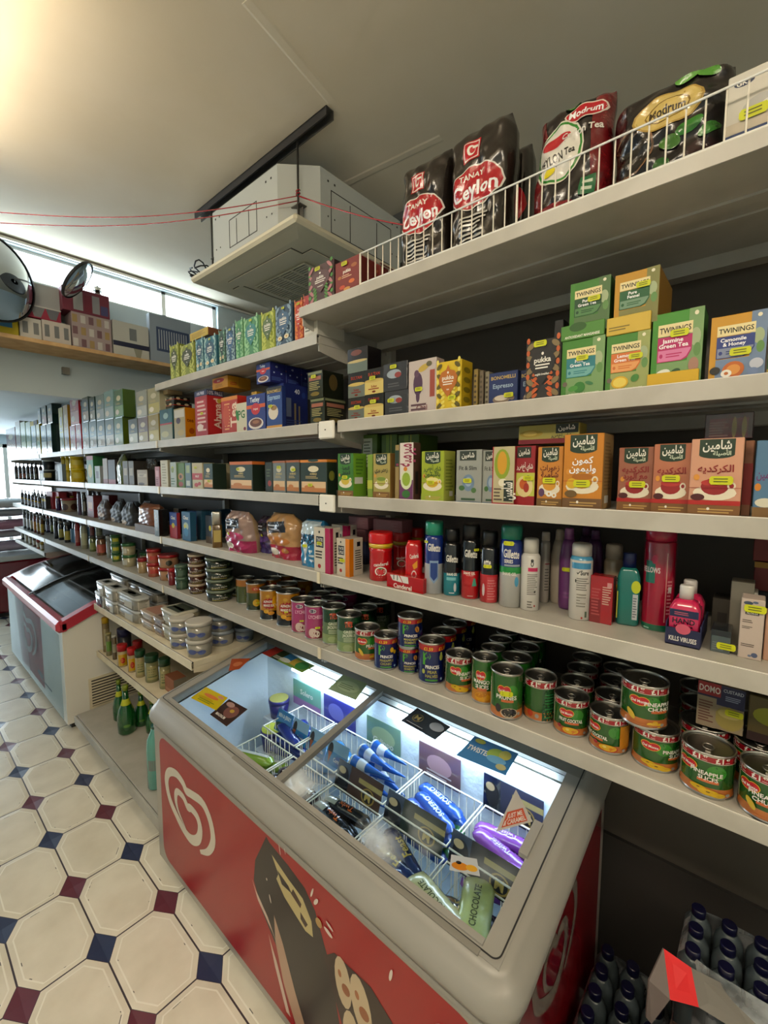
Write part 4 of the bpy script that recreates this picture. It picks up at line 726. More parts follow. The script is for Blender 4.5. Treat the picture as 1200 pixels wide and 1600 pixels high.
carton('S2', 273, 290, 636, '#b8ac88', 'clear wrapped tea box with an orange side', [('e', .4, .6, .2, .1, '#6a4a60'), ('e', .6, .2, .3, .1, '#c8b070'), ('r', .05, .7, .95, .95, '#d8d4cc')], xs=306, X=X0, m='gloss', side='#cf8a1c', sart=[('e', .6, .25, .25, .1, '#a85a14'), ('t', 'tea', .5, .6, .12, '#7a3a10', .7)])
carton('S2', 251, 270, 637, '#4a7480', 'wrapped teal and cream tea box next to the orange sided one', [('r', 0, 0, 1, .5, '#a8a488'), ('r', 0, .5, 1, .55, '#b8342c'), ('e', .5, .78, .2, .1, '#a8c0c0'), ('e', .4, .2, .3, .1, '#c8c090')], xs=273, X=X0, m='gloss')
K = [('r', 0, .45, 1, .55, '#c8402c'), ('e', .25, .7, .12, .2, '#d8c8a8'), ('e', .7, .7, .12, .2, '#d8c8a8')]
A = carton('S2', 254, 272, 616, '#2e2e2a', 'black tea box with a red stripe, lower of two laid flat', K, xs=300, X=X0+.03, zb=zat(637, X0+.03, yat(262, X0, .2)), h=.028, m='gloss', side='#33332c', sart=K)
carton('S2', 254, 272, 597, '#2e2e2a', 'black tea box with a red stripe, upper of two laid flat', K, xs=297, X=X0+.03, on=A, h=.028, m='gloss', side='#33332c', sart=K)
# third to fifth bay of the same shelf, wrapped loose-tea boxes in two layers
G_ = 'wrapped tea boxes on the second shelf'
AH = lambda bg, pic: [('r', .05, .05, .95, .42, pic), ('e', .5, .7, .24, .1, '#d8d0b8'), ('l', .2, .46, .8, .55, 2, '#c8b890'), ('e', .3, .2, .2, .1, '#efe8d8')]
low = [(12, 26, 667, '#8c3a40', 'dark red box at the far end of the second shelf', '#c8b0a8'), (27, 34, 657, '#b8a8a0', 'slim pale box with a maroon side near the far end', '#7a3a40'), (35, 42, 658, '#9fb070', 'pale green box, left of two near the far end', '#d8dcb0'), (43, 50, 658, '#8fa868', 'pale green box, right of two near the far end', '#d8dcb0'),
       (51, 58, 664, '#9fb4bc', 'light blue box with a pale foot near the far end', '#d8dce0'), (59, 64, 662, '#c8b820', 'narrow yellow and green box near the far end', '#6a9a34'), (66, 74, 663, '#27483a', 'dark green box with a yellow lid band, left one', '#d8d8c8'), (75, 82, 661, '#27483a', 'dark green box with a yellow lid band, right one', '#c8a878'),
       (95, 101, 636, '#d0be1c', 'tall yellow box beside the dark green boxes', '#8a9a20'), (102, 109, 632, '#c89a20', 'tall yellow box with brown print beside the red ones', '#8a4a20'), (111, 119, 664, '#b84048', 'red wrapped tea box, lower left of the red stack', '#d8b0a8'), (120, 128, 662, '#c02c34', 'red wrapped tea box, lower right of the red stack', '#b02028'),
       (130, 140, 658, '#5f7068', 'grey green wrapped tea box, first of the lower four', '#b8a890'), (141, 152, 656, '#4f6660', 'dark wrapped tea box, second of the lower four', '#b8a890'), (153, 165, 655, '#566a6c', 'dark wrapped tea box, third of the lower four', '#c0b098'), (166, 179, 653, '#6a7c80', 'dark wrapped tea box with shiny film, fourth of the lower four', '#c0b098'),
       (180, 193, 651, '#6f9078', 'sage green wrapped tea box, lower layer', '#a8b088'), (202, 216, 653, '#5a5a4c', 'wrapped tea box with a black and white flower pattern, lower layer', '#c8c4b0'), (217, 232, 650, '#8a7878', 'wrapped tea box with a plum panel, lower layer', '#b8a468'), (233, 249, 646, '#a89858', 'wrapped yellow floral tea box, lower layer', '#c8b868')]
tops = {}
for i, (xl, xr, yt, col, lb, pic) in enumerate(low):
    o = carton('S2', xl, xr, yt, col, lb, AH(col, pic), d=.09, X=X0, m='gloss', grp=G_, side='#27483a' if 'dark green' in lb else '#5f7028' if xl == 180 else '#c02830' if xl in (120,) else None)
    tops[xl] = o
for xl, xr, yt, col, lb, pic, base in ((60, 64, 612, '#8aa0ac', 'pale blue box standing on the narrow yellow one', '#c8d0d8', 59), (66, 73, 631, '#27483a', 'dark green box, upper left one above the yellow band', '#c86a58', 66), (75, 82, 630, '#27483a', 'dark green box, upper right one above the yellow band', '#c8905c', 75),
      (111, 124, 612, '#c05058', 'red wrapped tea box on top of the red stack, left', '#d8a8a0', 111), (130, 139, 619, '#4a5c58', 'dark wrapped tea box, upper layer behind the red stack', '#b8a088', 130), (141, 149, 619, '#34504c', 'dark green wrapped tea box, upper layer', '#a8a088', 141), (151, 163, 615, '#8ea0a0', 'silvery wrapped tea box, upper layer, narrower one', '#b8c0c0', 153), (164, 178, 608, '#8fb0b0', 'silvery wrapped tea box, upper layer, wider one', '#b8c8c8', 166),
      (180, 193, 607, '#5f8a6a', 'sage green wrapped tea box, upper layer', '#8fae80', 180), (214, 230, 608, '#a8aca8', 'silver wrapped tea box, left of the two shiny upper ones', '#c8ccc8', 217), (232, 250, 603, '#b0ac90', 'silver and gold wrapped tea box, right of the two shiny upper ones', '#c8c088', 233)):
    xs = {66: None, 75: 97, 180: 212, 111: 126}.get(base); kw = dict(xs=xs) if xs else dict(d=.1)
    carton('S2', xl, xr, yt, col, lb, AH(col, pic), X=X0, on=tops[base], m='gloss', grp=G_, side='#27483a' if base in (66, 75) else '#56702c' if base == 180 else '#b8303a' if base == 111 else None, **kw)
for base, c_, nm in ((66, '#d8cc20', 'left'), (75, '#d8cc20', 'right')): pass
carton('S2', 47, 58, 633, '#c8b424', 'yellow and black box on top of the pale boxes at the far end', [('r', .5, 0, 1, 1, '#2a2a28')], d=.07, X=X0, on=tops[51], h=.04)
carton('S2', 236, 262, 580, '#c8b088', 'brown cardboard tray on top of the silver wrapped boxes', [('e', .5, .4, .08, .2, '#8a7450')], xs=285, X=X0+.02, zb=Z['S2']+.235, h=.03, name='cardboard_tray', cat='tray')
# ------------------------------------------------------------------ third shelf, second and further bays
OR_ = lambda: None
AHM = ahmad()
for xl, xr, yt, col, lb, kw in ((427, 446, 720, '#8a9290', 'dark tea tin box in clear wrap, left of the wrapped pair', dict(m='gloss', d=.1, stk=(.55, .8))), (448, 468, 719, '#5f6a68', 'dark tea tin box in clear wrap, right of the wrapped pair', dict(m='gloss', d=.1, stk=(.6, .72)))):
    carton('S3', xl, xr, yt, col, lb, AHM, X=X0, rim=(.94, 1, '#b87850'), **kw)
carton('S3', 470, 511, 718, '#1d3b2c', 'dark green tea tin with an orange lid next to the shelf joint', AHM+[('e', .5, .98, .2, .04, '#24483a')], xs=526, X=X0, rim=(.93, 1, '#d8902c'), side='#14301f', sart=[('e', .5, .55, .3, .14, '#8a8a3c')], stk=(.4, .28), name='tea_tin')
carton('S3', 360, 395, 721, '#1d3b2c', 'dark green tea tin with an orange lid further along the shelf', AHM, xs=414, X=X0, rim=(.9, 1, '#d07a30'), side='#14301f', stk=(.4, .75), name='tea_tin')
carton('S3', 415, 426, 722, '#2c3a2c', 'dark tea box with a red flower behind the wrapped pair', [('e', .6, .3, .25, .1, '#a84a3c'), ('l', .2, .5, .8, .8, 3, '#6a7a5a')], d=.06, X=X0+.01)
carton('S3', 319, 333, 724, '#26483c', 'dark green tea box with a cream panel', AHM, xs=354, X=X0, side='#173424', stk=(.6, .32))
carton('S3', 301, 317, 723, '#c8c0a0', 'cream tea box with a red label and strawberries', [('r', 0, .35, 1, .6, '#b83a3c'), ('t', 'FRUIT', .5, .48, .08, W_, .8), ('e', .4, .15, .2, .08, '#b83a3c'), ('e', .7, .2, .15, .07, '#b83a3c')], d=.06, X=X0, stk=(.4, .82))
carton('S3', 290, 299, 723, '#6f8a94', 'grey blue tea box beside the cream strawberry one', [('r', .2, .6, .8, .9, '#a8b890'), ('r', .2, .1, .8, .3, '#c8d0c8')], d=.06, X=X0)
carton('S3', 277, 289, 723, '#5f8230', 'green tea box with round brown pictures', [('e', .5, .45, .35, .14, '#b88a50'), ('e', .5, .45, .15, .07, '#3a2a20'), ('e', .5, .15, .3, .1, '#a84a30')], d=.06, X=X0+.004)
carton('S3', 267, 276, 722, '#b8c4c0', 'pale green and white tea box left of the brown picture one', [('e', .4, .7, .25, .12, '#8fa060'), ('l', .1, .1, .9, .4, 3, '#6a8a7a')], d=.05, X=X0, stk=(.5, .8, .7))
carton('S3', 252, 263, 719, '#d0ccb8', 'tall cream carton left of the pale green tea box', [('l', .2, .1, .8, .9, 8, '#a8a490')], xs=267, X=X0-.002, side='#a8a490')
carton('S3', 243, 250, 729, '#b8808c', 'small pink box left of the tall cream carton', [('r', .2, .5, .8, .8, '#d8a8b0'), ('l', .2, .1, .8, .4, 3, '#8a4a5c')], d=.05, X=X0)
for xl, xr, yt, col, side, lb, art in ((215, 231, 734, '#a8987c', '#2e2a26', 'brown coffee bag with an open flap', [('r', .1, .55, .9, .75, '#c8b898'), ('l', .2, .58, .8, .72, 2, '#4a3a2c'), ('e', .4, .12, .3, .08, '#4a2c1c')]),
      (193, 201, 720, '#6a6456', '#35312c', 'narrow grey brown coffee pack, left of two', [('r', .2, .4, .8, .7, '#a89f88')]), (202, 210, 720, '#6a6456', '#35312c', 'narrow grey brown coffee pack, right of two', [('r', .2, .4, .8, .7, '#a89f88')]),
      (162, 169, 716, '#b0a8a0', '#2a1c20', 'black and red pack with a silver edge', [('r', 0, 0, 1, .2, '#8a1c2c')]), (170, 181, 718, '#2c2426', '#2c2426', 'black pack with a red foot', [('r', 0, 0, 1, .2, '#9a1c30')]), (149, 157, 728, '#c0ccd0', '#a8b0b4', 'small white box with a dark picture', [('r', .25, .3, .75, .7, '#5a4a5a')])):
    carton('S3', xl, xr, yt, col, lb, art, d=.07, X=X0+.004, side=side, name='coffee_pack' if 'coffee' in lb else 'carton_box', cat='coffee pack' if 'coffee' in lb else 'box')
pouch('S3', 181, 192, 709, 'green and silver foil bag tied at the neck', '#6f7a48', [('r', .1, .1, .5, .9, '#c8ccc0')], d=.06, X=X0+.01, top=.6, pinch=.5, wr=.3)
pouch('S3', 222, 240, 716, 'folded grey brown coffee bag flap behind the open coffee bag', '#4a443c', [], d=.05, X=X0+.06, top=.7, pinch=.2)
# tins and pots further away
def pot(sh, xl, xr, yt, yb, label, body, lidc, lidh=.16, art=(), name='food_tub', cat='tub', taper=.9, m='plastic', on=None, zb=None, lr=1.0, sq=0, stk=None, X=None, twist=0, rim=None):
    o = cyl_at(sh, xl, xr, yt, yb, on=on, zb=zb, X=X, twist=twist); b0 = taper
    P = [('tub_body', [(b0*.96, 0), (b0, .02), (.97, 1-lidh)], body, m, sq), ('lid', [(lr, 1-lidh), (lr, 1-.02), (lr*.95, 1)], lidc, 'plastic', sq)]
    if sq: return turned(o, P, label, cat, name, art, (0.04, 1-lidh, b0), stk=stk)
    return turned(o, P, label, cat, name, art, (0.04, 1-lidh, 1.0 if b0 > .98 else .985), stk=stk)
for n_, (xl, xr, c_) in enumerate(((100, 108, 'far'), (107, 114, 'middle'), (113, 136, 'near'))):
    o = pot('S3', xl, xr, 732, None, 'yellow tin with a bright lid, lower layer, %s one' % c_, '#e2c81c', '#ecd830', .14, [('r', .3, .3, .7, .8, '#e0d050')], 'custard_tin', 'tin', 1, 'gloss', X=XF+.05)
    pot('S3', xl, xr, 713, None, 'yellow tin with a bright lid, upper layer, %s one' % c_, '#e2c81c', '#ecd830', .14, [('r', .3, .3, .7, .8, '#e0d050')], 'custard_tin', 'tin', 1, 'gloss', on=o)
carton('S3', 137, 147, 712, '#3f8a58', 'green carton with a yellow oval beside the yellow tins', [('e', .5, .45, .3, .25, '#d8c868'), ('r', 0, .85, 1, 1, '#a83a3c')], d=.07, X=X0, name='drink_carton', cat='carton')
A = pot('S3', 71, 91, 734, None, 'black tub with a pale lid, lower of two', '#2c302e', '#c8d0d0', .12, [('r', .1, .3, .6, .8, '#c8b870')], X=XF+.05); pot('S3', 71, 91, 719, None, 'black tub with a pale lid, upper of two', '#2c302e', '#c8d0d0', .14, X=XF+.05, on=A)
def bott(sh, xl, xr, yt, label, body, capc, art=(), shoulder=.68, neck=.3, yb=None, X=None, m='gloss', name='bottle', cat='bottle', cap=.1, stk=None, on=None, base=1, sq=0, sy=1, zb=None, twist=0):
    o = cyl_at(sh, xl, xr, yt, yb, X=X or XF+.045, on=on, zb=zb, twist=twist) if not yb else cyl_at(sh, xl, xr, yt, yb, twist=twist)
    P = [('bottle_body', [(base*.95, 0), (base, .015), (1, shoulder*.5), (1, shoulder), (.8, shoulder+.06), (neck, shoulder+.15), (neck*.95, 1-cap)], body, m, sq), ('cap', [(neck*1.15, 1-cap), (neck*1.15, .99), (neck, 1)], capc, 'plastic')]
    return turned(o, P, label, cat, name, art, (.03, shoulder, 1), stk=stk, sy=sy)
DB = 'dark bottles at the far end of the third shelf'
for i, xl in enumerate((27, 33, 39, 45, 51, 57)):
    bott('S3', xl, xl+6, 723, 'dark brown bottle, %s from the far end of the third shelf' % ('first', 'second', 'third', 'fourth', 'fifth', 'sixth')[i], '#3a2a28', '#2a2426', [('r', .3, .1, .7, .5, '#b87860' if i in (1, 2) else '#8a8a80')], sq=0)
carton('S3', 62, 69, 735, '#4a4c44', 'small dark box beside the black tubs', [('r', .2, .1, .8, .7, '#c8c8a8')], d=.05, X=X0)
carton('S3', 91, 98, 725, '#7f8f94', 'grey blue carton between the black tubs and yellow tins', [('r', .1, .1, .5, .9, '#c8d0d4')], d=.05, X=X0)
# ------------------------------------------------------------------ fourth shelf, second and further bays
for i in range(6):
    xl = 33+i*5.3
    bott('S4', xl, xl+5.6, 765+i*1.2, 'small dark sauce bottle, %s in the row at the far end' % ('first', 'second', 'third', 'fourth', 'fifth', 'sixth')[i], '#3c3c44', '#8a9098', [('r', .2, .1, .8, .5, '#b8bcc4'), ('r', .2, .55, .8, .65, '#d8b840')], yb=787.5+i*1.6)
carton('S4', 66, 72, 775, '#2c2c28', 'small black and yellow box beside the sauce bottles', [('r', 0, .6, 1, .8, '#d8c030')], d=.05, yb=795)
carton('S4', 74, 83, 768, '#a82c38', 'red box, left of the pair beside the sauce bottles', [('r', .6, .2, .9, .8, '#c85058')], d=.06, yb=795)
carton('S4', 84, 93, 768, '#b8323c', 'red box, right of the pair beside the sauce bottles', [('r', .2, .2, .5, .8, '#d86068')], d=.06, yb=796)
bott('S4', 88, 95, 776, 'small purple jar with a yellow lid', '#4a3468', '#d8c040', [], shoulder=.7, neck=.8, yb=798)
pot('S4', 96, 122, 779, 800, 'beige tub with chocolate spread picture and a red lid', '#b8a890', '#a83440', .14, [('e', .3, .4, .16, .3, '#6a4438'), ('e', .7, .4, .16, .3, '#6a4438')])
bott('S4', 122, 128, 769, 'thin violet can beside the chocolate spread tub', '#6a5c78', '#3a3440', [], shoulder=.85, neck=.8, yb=805, cap=.04)
bott('S4', 129, 136, 769, 'thin dark can with a light label', '#4a4c48', '#8a8a88', [('r', .3, .2, .7, .7, '#a8a8a0')], shoulder=.85, neck=.9, yb=806, cap=.05)
carton('S4', 137, 147, 774, '#8a2c30', 'red tin box with a yellow picture behind the coffee bags', [('r', .2, .3, .8, .7, '#d8a070'), ('r', .2, .3, .8, .4, '#c02830')], d=.06, yb=808)
COF = [('e', .55, .45, .3, .2, '#7a5a44'), ('e', .5, .25, .28, .12, '#c8a888'), ('l', .3, .6, .8, .75, 3, '#c8c0a8')]
for xl, xr, yt, yb, lb, col, sd in ((150, 167, 779, 812, 'black coffee bean bag with a brown cup picture', '#5a4438', 1), (170, 190, 783, 816, 'black twisted coffee bag, first of two', '#2a2624', 2), (187, 208, 783, 821, 'black twisted coffee bag, second of two', '#2c2826', 4)):
    pouch('S4', xl, xr, yt, lb, col, m='card', wr=.5, art=COF if sd == 1 else [('r', .55, .3, .9, .8, '#4a463c'), ('e', .3, .12, .25, .1, '#c8b49c')], d=.06, yb=yb, top=.55, pinch=.55, seed=sd, name='coffee_bag', cat='coffee bag')
A = carton('S4', 211, 243, 817, '#6a5238', 'brown cardboard tray holding a bronze foil coffee bag', [], d=.16, yb=833, h=.045, name='cardboard_tray', cat='tray')
pouch('S4', 212, 238, 786, 'bronze foil coffee bag standing in a cardboard tray', '#8a5a3c', [('p', [(.1, .3), (.3, .9), (.5, .6)], '#e0b890')], d=.09, X=A.X+.01, on=A, wr=.4, m='plastic', top=.8, pinch=.1, seed=8, name='coffee_bag', cat='coffee bag')
carton('S4', 242, 249, 796, '#5a5c58', 'black coffee box with grey lettering beside the cardboard tray', [('l', .3, .2, .7, .9, 6, '#a8a8a0')], xs=263, yb=838, side='#2a2826', m='gloss')
carton('S4', 266, 277, 800, '#2f52a0', 'blue and red drinking chocolate tin', [('e', .5, .35, .35, .2, '#c8a080'), ('r', 0, 0, 1, .5, '#b03040'), ('t', 'Choc', .5, .8, .12, W_, .7), ('e', .5, .5, .2, .1, '#d8c830')], xs=282, yb=841, side='#a82c38')
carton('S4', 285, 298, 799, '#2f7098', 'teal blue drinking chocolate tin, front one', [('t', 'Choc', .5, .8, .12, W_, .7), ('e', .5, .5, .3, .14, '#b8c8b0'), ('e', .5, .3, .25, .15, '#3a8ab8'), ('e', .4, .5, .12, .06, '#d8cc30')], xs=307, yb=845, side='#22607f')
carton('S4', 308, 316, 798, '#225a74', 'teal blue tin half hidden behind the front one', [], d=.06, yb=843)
carton('S4', 322, 332, 805, '#3c4452', 'dark navy carton beside the gold coffee jar', [('e', .7, .55, .2, .1, '#d8c840'), ('r', 0, 0, 1, .25, '#6a5a48')], d=.05, yb=849)
turned(cyl_at('S4', 332, 348, 800, 856), [('jar', [(.95, 0), (1, .02), (1, .62), (.92, .64)], '#7a5f2c', 'gloss', 6), ('lid', [(.96, .64), (.96, .98), (.9, 1)], '#a08a40', 'metal', 6)], 'square gold-lidded coffee jar', 'coffee jar', 'coffee_jar', [('r', .15, .2, .85, .8, '#c8b468')], (.05, .6, 1))
PAS = lambda a, bb: [('r', 0, 0, 1, .3, a), ('p', [(.2, .55), (.8, .62), (.75, .85), (.15, .8)], '#2a2c3a'), ('l', .25, .62, .7, .78, 2, '#c8ccd8'), ('e', .5, .4, .35, .1, bb), ('e', .3, .15, .2, .08, W_), ('e', .7, .2, .12, .06, bb)]
pouch('S4', 350, 388, 797, 'clear bag of pasta with a magenta label', '#a89088', PAS('#b02c68', '#c84a80'), d=.09, yb=862, top=.78, pinch=.3, seed=21, side='#b8a080', name='pasta_bag', cat='food bag', stk=(.35, .45), lean=-.12)
pouch('S4', 394, 424, 806, 'clear bag with a purple label between the magenta and red ones', '#5a4a64', PAS('#4a3878', '#6a4a90'), d=.09, yb=863, top=.75, pinch=.35, seed=22, side='#7a6a70', name='pasta_bag', cat='food bag', stk=(.6, .5), lean=-.05)
pouch('S4', 417, 462, 800, 'clear bag with a red and yellow label leaning on its neighbours', '#c8a070', PAS('#b83050', '#c88a48'), d=.1, yb=873, top=.78, pinch=.3, seed=23, side='#c8a878', name='pasta_bag', cat='food bag', lean=-.18)
# ------------------------------------------------------------------ fourth shelf, near bay: sugar, sweetener, shaving cans, toiletries
pouch('S4', 467, 494, 812, 'blue granulated sugar bag at the shelf joint', '#3f8fbc', [('r', .02, .7, .98, .98, '#c8d8e0'), ('t', 'SILVER', .55, .66, .11, '#14264a', .85), ('t', 'SPOON', .55, .54, .11, '#14264a', .85), ('e', .4, .4, .13, .14, '#d0dce4'), ('r', .34, .06, .44, .4, '#d0dce4'), ('l', .6, .1, .9, .4, 3, '#d0e0e8')], d=.08, yb=885, top=.92, pinch=.06, seed=31, name='sugar_bag', cat='sugar', m='gloss', side='#3a80a8', flat=8, stk=(.4, .45))
TL = lambda a, t2='ICING': [('r', .14, .56, .6, .8, '#1c2030'), ('t', 'TATE', .37, .73, .07, W_, .38), ('t', 'LYLE', .37, .63, .07, W_, .38), ('l', .1, .3, .6, .5, 3, '#3a3028'), ('r', .7, 0, 1, 1, a), ('e', .34, .14, .1, .05, '#b8402c'), ('e', .35, .9, .05, .03, '#2a2a2a')]
S_ = lambda a: [('r', 0, 0, .3, 1, a), ('l', .42, .15, .92, .7, 9, '#5a544c'), ('r', .55, .78, .8, .9, '#2a2a34')]
def bag_box(xl, xr, xs, yt, yb, lb, a, t): return carton('S4', xl, xr, yt, '#dcd4c4', lb, TL(a), xs=xs, yb=yb, side='#d8cfc0', sart=S_(a), name='sugar_bag', cat='sugar', stk=t, m='gloss')
o = bag_box(491, 516, 532, 823, 895, 'white and pink caster sugar bag', '#b82c60', (.38, .65)); dup(o.root, .09, 0.01, 0, 'white and pink caster sugar bag behind the front one')
bag_box(526, 546, 567, 840, 900, 'white and orange icing sugar box', '#e08c1c', (.5, .42))
for k, (xl, xr, yb) in enumerate(((541, 571, 826), (579, 612, 828), (545, 575, 812), (583, 628, 806))):
    carton('S4', xl, xr, 796 if k > 1 else 812, '#a87880', 'pale pink carton at the back of the sugar, %s' % ('lower left', 'lower right', 'upper left', 'upper right')[k], [('l', .1, .1, .9, .9, 7, '#b89098')], d=.06, X=XF+.2, zb=Z['S4']+(.085 if k < 2 else .13), h=.043, name='sugar_carton', cat='carton')
    if k < 2: carton('S4', xl, xr, 830, '#3c4668', 'navy carton under the pale pink ones, %s' % ('left', 'right')[k], [], d=.06, X=XF+.2, h=.085, name='sugar_carton', cat='carton')
CAN = [('t', 'canderel', .5, .5, .105, W_, .42, 6), ('e', .5, .27, .17, .15, W_), ('e', .5, .27, .13, .115, '#c8242c'), ('e', .5, .25, .07, .08, '#e0444c'), ('e', .5, .36, .07, .02, '#3f8a34'), ('l', .4, .05, .6, .1, 2, '#e8a0a0')]
def cander(xl, xr, yt, yb, lb):
    return turned(cyl_at('S4', xl, xr, yt, yb), [('jar', [(.9, 0), (.97, .02), (.93, .2), (.93, .6), (1, .68)], '#c41c24', 'gloss'), ('neck_band', [(1.003, .68), (1.003, .77)], '#d8b830', 'gloss'), ('lid', [(1, .77), (1.01, .8), (1.0, .95), (.93, 1)], '#d01c20', 'plastic')], lb, 'sweetener jar', 'sweetener_jar', CAN, (.03, .68, .94))
cander(576, 614, 833, 909, 'red sweetener jar with a strawberry picture'); cander(613, 642, 833, 893, 'red sweetener jar standing behind the strawberry one'); cander(640, 662, 826, 888, 'red sweetener jar at the back beside the blue shaving can') 
X1 = onz(630, 922, Z['S4'])[0]; c = carton('S4', 604, 661, 893, '#b8161e', 'red counter display box with white stripes', [('t', 'Canderel', .45, .22, .3, W_, .7), ('p', [(.1, .9), (.35, .95), (.45, .5), (.18, .55)], '#e8e4e0'), ('p', [(.38, .95), (.6, .95), (.62, .5), (.47, .5)], '#e8e4e0'), ('r', .2, .6, .22, .95, '#2a2a2a'), ('r', .3, .6, .32, .95, '#2a2a2a')], d=.07, X=X1, name='display_box', cat='display box', h=.042, m='gloss')
turned(cyl_at('S4', 634, 661, 846, None, X=X1+.04), [('dispenser', [(.9, 0), (1, .05), (1, .85), (.7, 1)], '#c81c22', 'gloss')], 'rounded red sweetener dispenser in the display box', 'sweetener dispenser', 'sweetener_dispenser', [('t', 'Canderel', .5, .76, .1, W_, .5, 10), ('p', [(.4, .55), (.7, .66), (.7, .5), (.5, .45)], '#e8a824'), ('e', .5, .3, .16, .13, W_), ('e', .5, .3, .12, .1, '#c81c22')], (.0, .9, 1), sy=.5)
def aer(xl, xr, yt, yb, lb, bands, capc, art, capr=.92, caph=.16, shl=.06, name='shaving_gel', cat='shaving gel', stk=None, capm='plastic', twist=0, base=True):
    """spray can: bands = [(z fraction, colour)] from the foot, cap on top"""
    o = cyl_at('S4', xl, xr, yt, yb, twist=twist); pr = [(.94, 0), (1, .01)]; cs = ['#b8b4ac']; zt = 1-caph-shl; z = .01
    for e, c in bands:
        e = min(e, zt); pr.append((1, max(z+.001, e))); cs.append(c); z = e
    pr.append((capr*.98, zt+shl)); cs.append(bands[-1][1])
    P = [('can_body', pr, cs, 'gloss'), ('cap', [(capr, zt+shl), (capr, .97), (capr*.9, 1)], capc, capm)]
    return turned(o, P, lb, cat, name, art, (0, zt, 1.0), stk=stk)
GL = lambda s, y=.8: ('t', s, .5, y, .13, W_, .46, -4)
aer(663, 692, 815, 929, 'blue and silver shaving gel can with a green cap, beside the sweetener', [(.42, '#b4b6b8'), (1, '#1f3a86')], '#2f9a80', [GL('Gillette', .86), ('p', [(.35, .62), (.65, .62), (.65, .3), (.5, .2), (.35, .3)], '#8fa8c8'), ('p', [(.38, .58), (.62, .58), (.62, .33), (.5, .25), (.38, .33)], '#2a4a90')], .95, .19, stk=(-.9, .72, .6))
aer(692, 719, 827, 932, 'black and teal shaving gel can', [(.34, '#1f8a98'), (1, '#17171a')], '#17171a', [GL('Gillette', .75), ('t', 'SHAVE GEL', .5, .44, .05, W_, .4), ('r', .3, .32, .65, .38, '#7fc4cc'), ('e', .62, .18, .05, .09, '#c8d4d8'), ('l', .4, .05, .6, .09, 1, '#c8e0e4')], .85, .19)
aer(720, 749, 820, 937, 'tall black and red shaving gel can', [(.38, '#c0202a'), (1, '#17171a')], '#1a1a1d', [GL('Gillette', .82), ('t', 'SHAVE GEL', .45, .47, .045, W_, .42), ('l', .35, .42, .6, .44, 1, '#e8b0b0'), ('p', [(.55, .24), (.72, .24), (.66, .38), (.6, .38)], '#4fa890'), ('l', .4, .05, .6, .08, 1, '#e8b0b0')], .93, .19, stk=(.55, .67, .6))
aer(749, 778, 831, 943, 'black and red shaving gel can turned to its small print', [(.4, '#c03038'), (1, '#17171a')], '#17171a', [('t', 'ette', .42, .78, .14, W_, .25, -4), ('r', .42, .02, .8, .5, '#c84a50'), ('l', .45, .06, .75, .46, 8, '#d88080'), ('e', .3, .25, .05, .12, '#d8c8c8')], .84, .2, stk=(-.2, .52, .8))
aer(779, 815, 822, 950, 'blue, green and silver shaving gel can with a green cap', [(.42, '#b8b8b4'), (.5, '#2f9a4c'), (1, '#1f3a86')], '#2f8f78', [GL('Gillette', .86), ('t', 'SERIES', .42, .74, .055, W_, .25), ('r', .3, .66, .75, .69, '#a8b0b8'), ('t', 'SHAVE GEL', .45, .54, .045, W_, .4), ('e', .66, .42, .06, .08, '#5fa8c8')], .93, .17, stk=(-.25, .79, 1.0))
aer(812, 842, 843, 955, 'white deodorant can with a pink stripe', [(1, '#d8d4cc')], '#dcd8ce', [('e', .55, .88, .05, .05, '#1c1c1c'), ('e', .55, .88, .025, .03, '#d8d4cc'), ('e', .55, .94, .05, .03, '#1c1c1c'), ('r', .42, .74, .75, .81, '#c83468'), ('l', .4, .3, .75, .7, 12, '#8a8680'), ('e', .66, .36, .03, .02, '#4a4a4a'), ('e', .66, .1, .025, .02, '#b83a3a'), ('l', .42, .05, .6, .2, 3, '#8a8680')], .78, .2, .05, 'deodorant', 'deodorant')
aer(842, 857, 832, 942, 'white deodorant can standing behind the pink striped one', [(1, '#c0b8b0')], '#c8c0b4', [('r', .5, .66, .9, .68, '#a03a50'), ('l', .5, .2, .85, .6, 8, '#8a8680')], .85, .12, .05, 'deodorant', 'deodorant')
def lot(xl, xr, yt, yb, lb, body, capc, art=(), stk=None, cap=.14):
    o = cyl_at('S4', xl, xr, yt, yb)
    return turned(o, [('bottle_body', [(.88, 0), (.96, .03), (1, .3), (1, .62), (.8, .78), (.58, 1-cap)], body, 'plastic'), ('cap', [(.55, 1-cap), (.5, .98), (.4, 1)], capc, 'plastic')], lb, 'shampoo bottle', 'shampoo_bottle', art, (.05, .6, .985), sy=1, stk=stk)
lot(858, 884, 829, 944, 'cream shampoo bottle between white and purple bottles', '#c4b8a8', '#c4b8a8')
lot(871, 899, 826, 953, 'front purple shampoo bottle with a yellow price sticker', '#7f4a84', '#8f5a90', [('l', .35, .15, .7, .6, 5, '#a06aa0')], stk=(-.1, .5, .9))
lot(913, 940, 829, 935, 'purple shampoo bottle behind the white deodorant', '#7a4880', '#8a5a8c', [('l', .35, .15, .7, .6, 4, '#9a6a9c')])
lot(935, 965, 827, 925, 'purple shampoo bottle furthest back near the teal mouthwash', '#6a3c68', '#7a4a74'); lot(900, 926, 824, 922, 'purple shampoo bottle at the back of the purple three', '#6a3c70', '#774a7a')
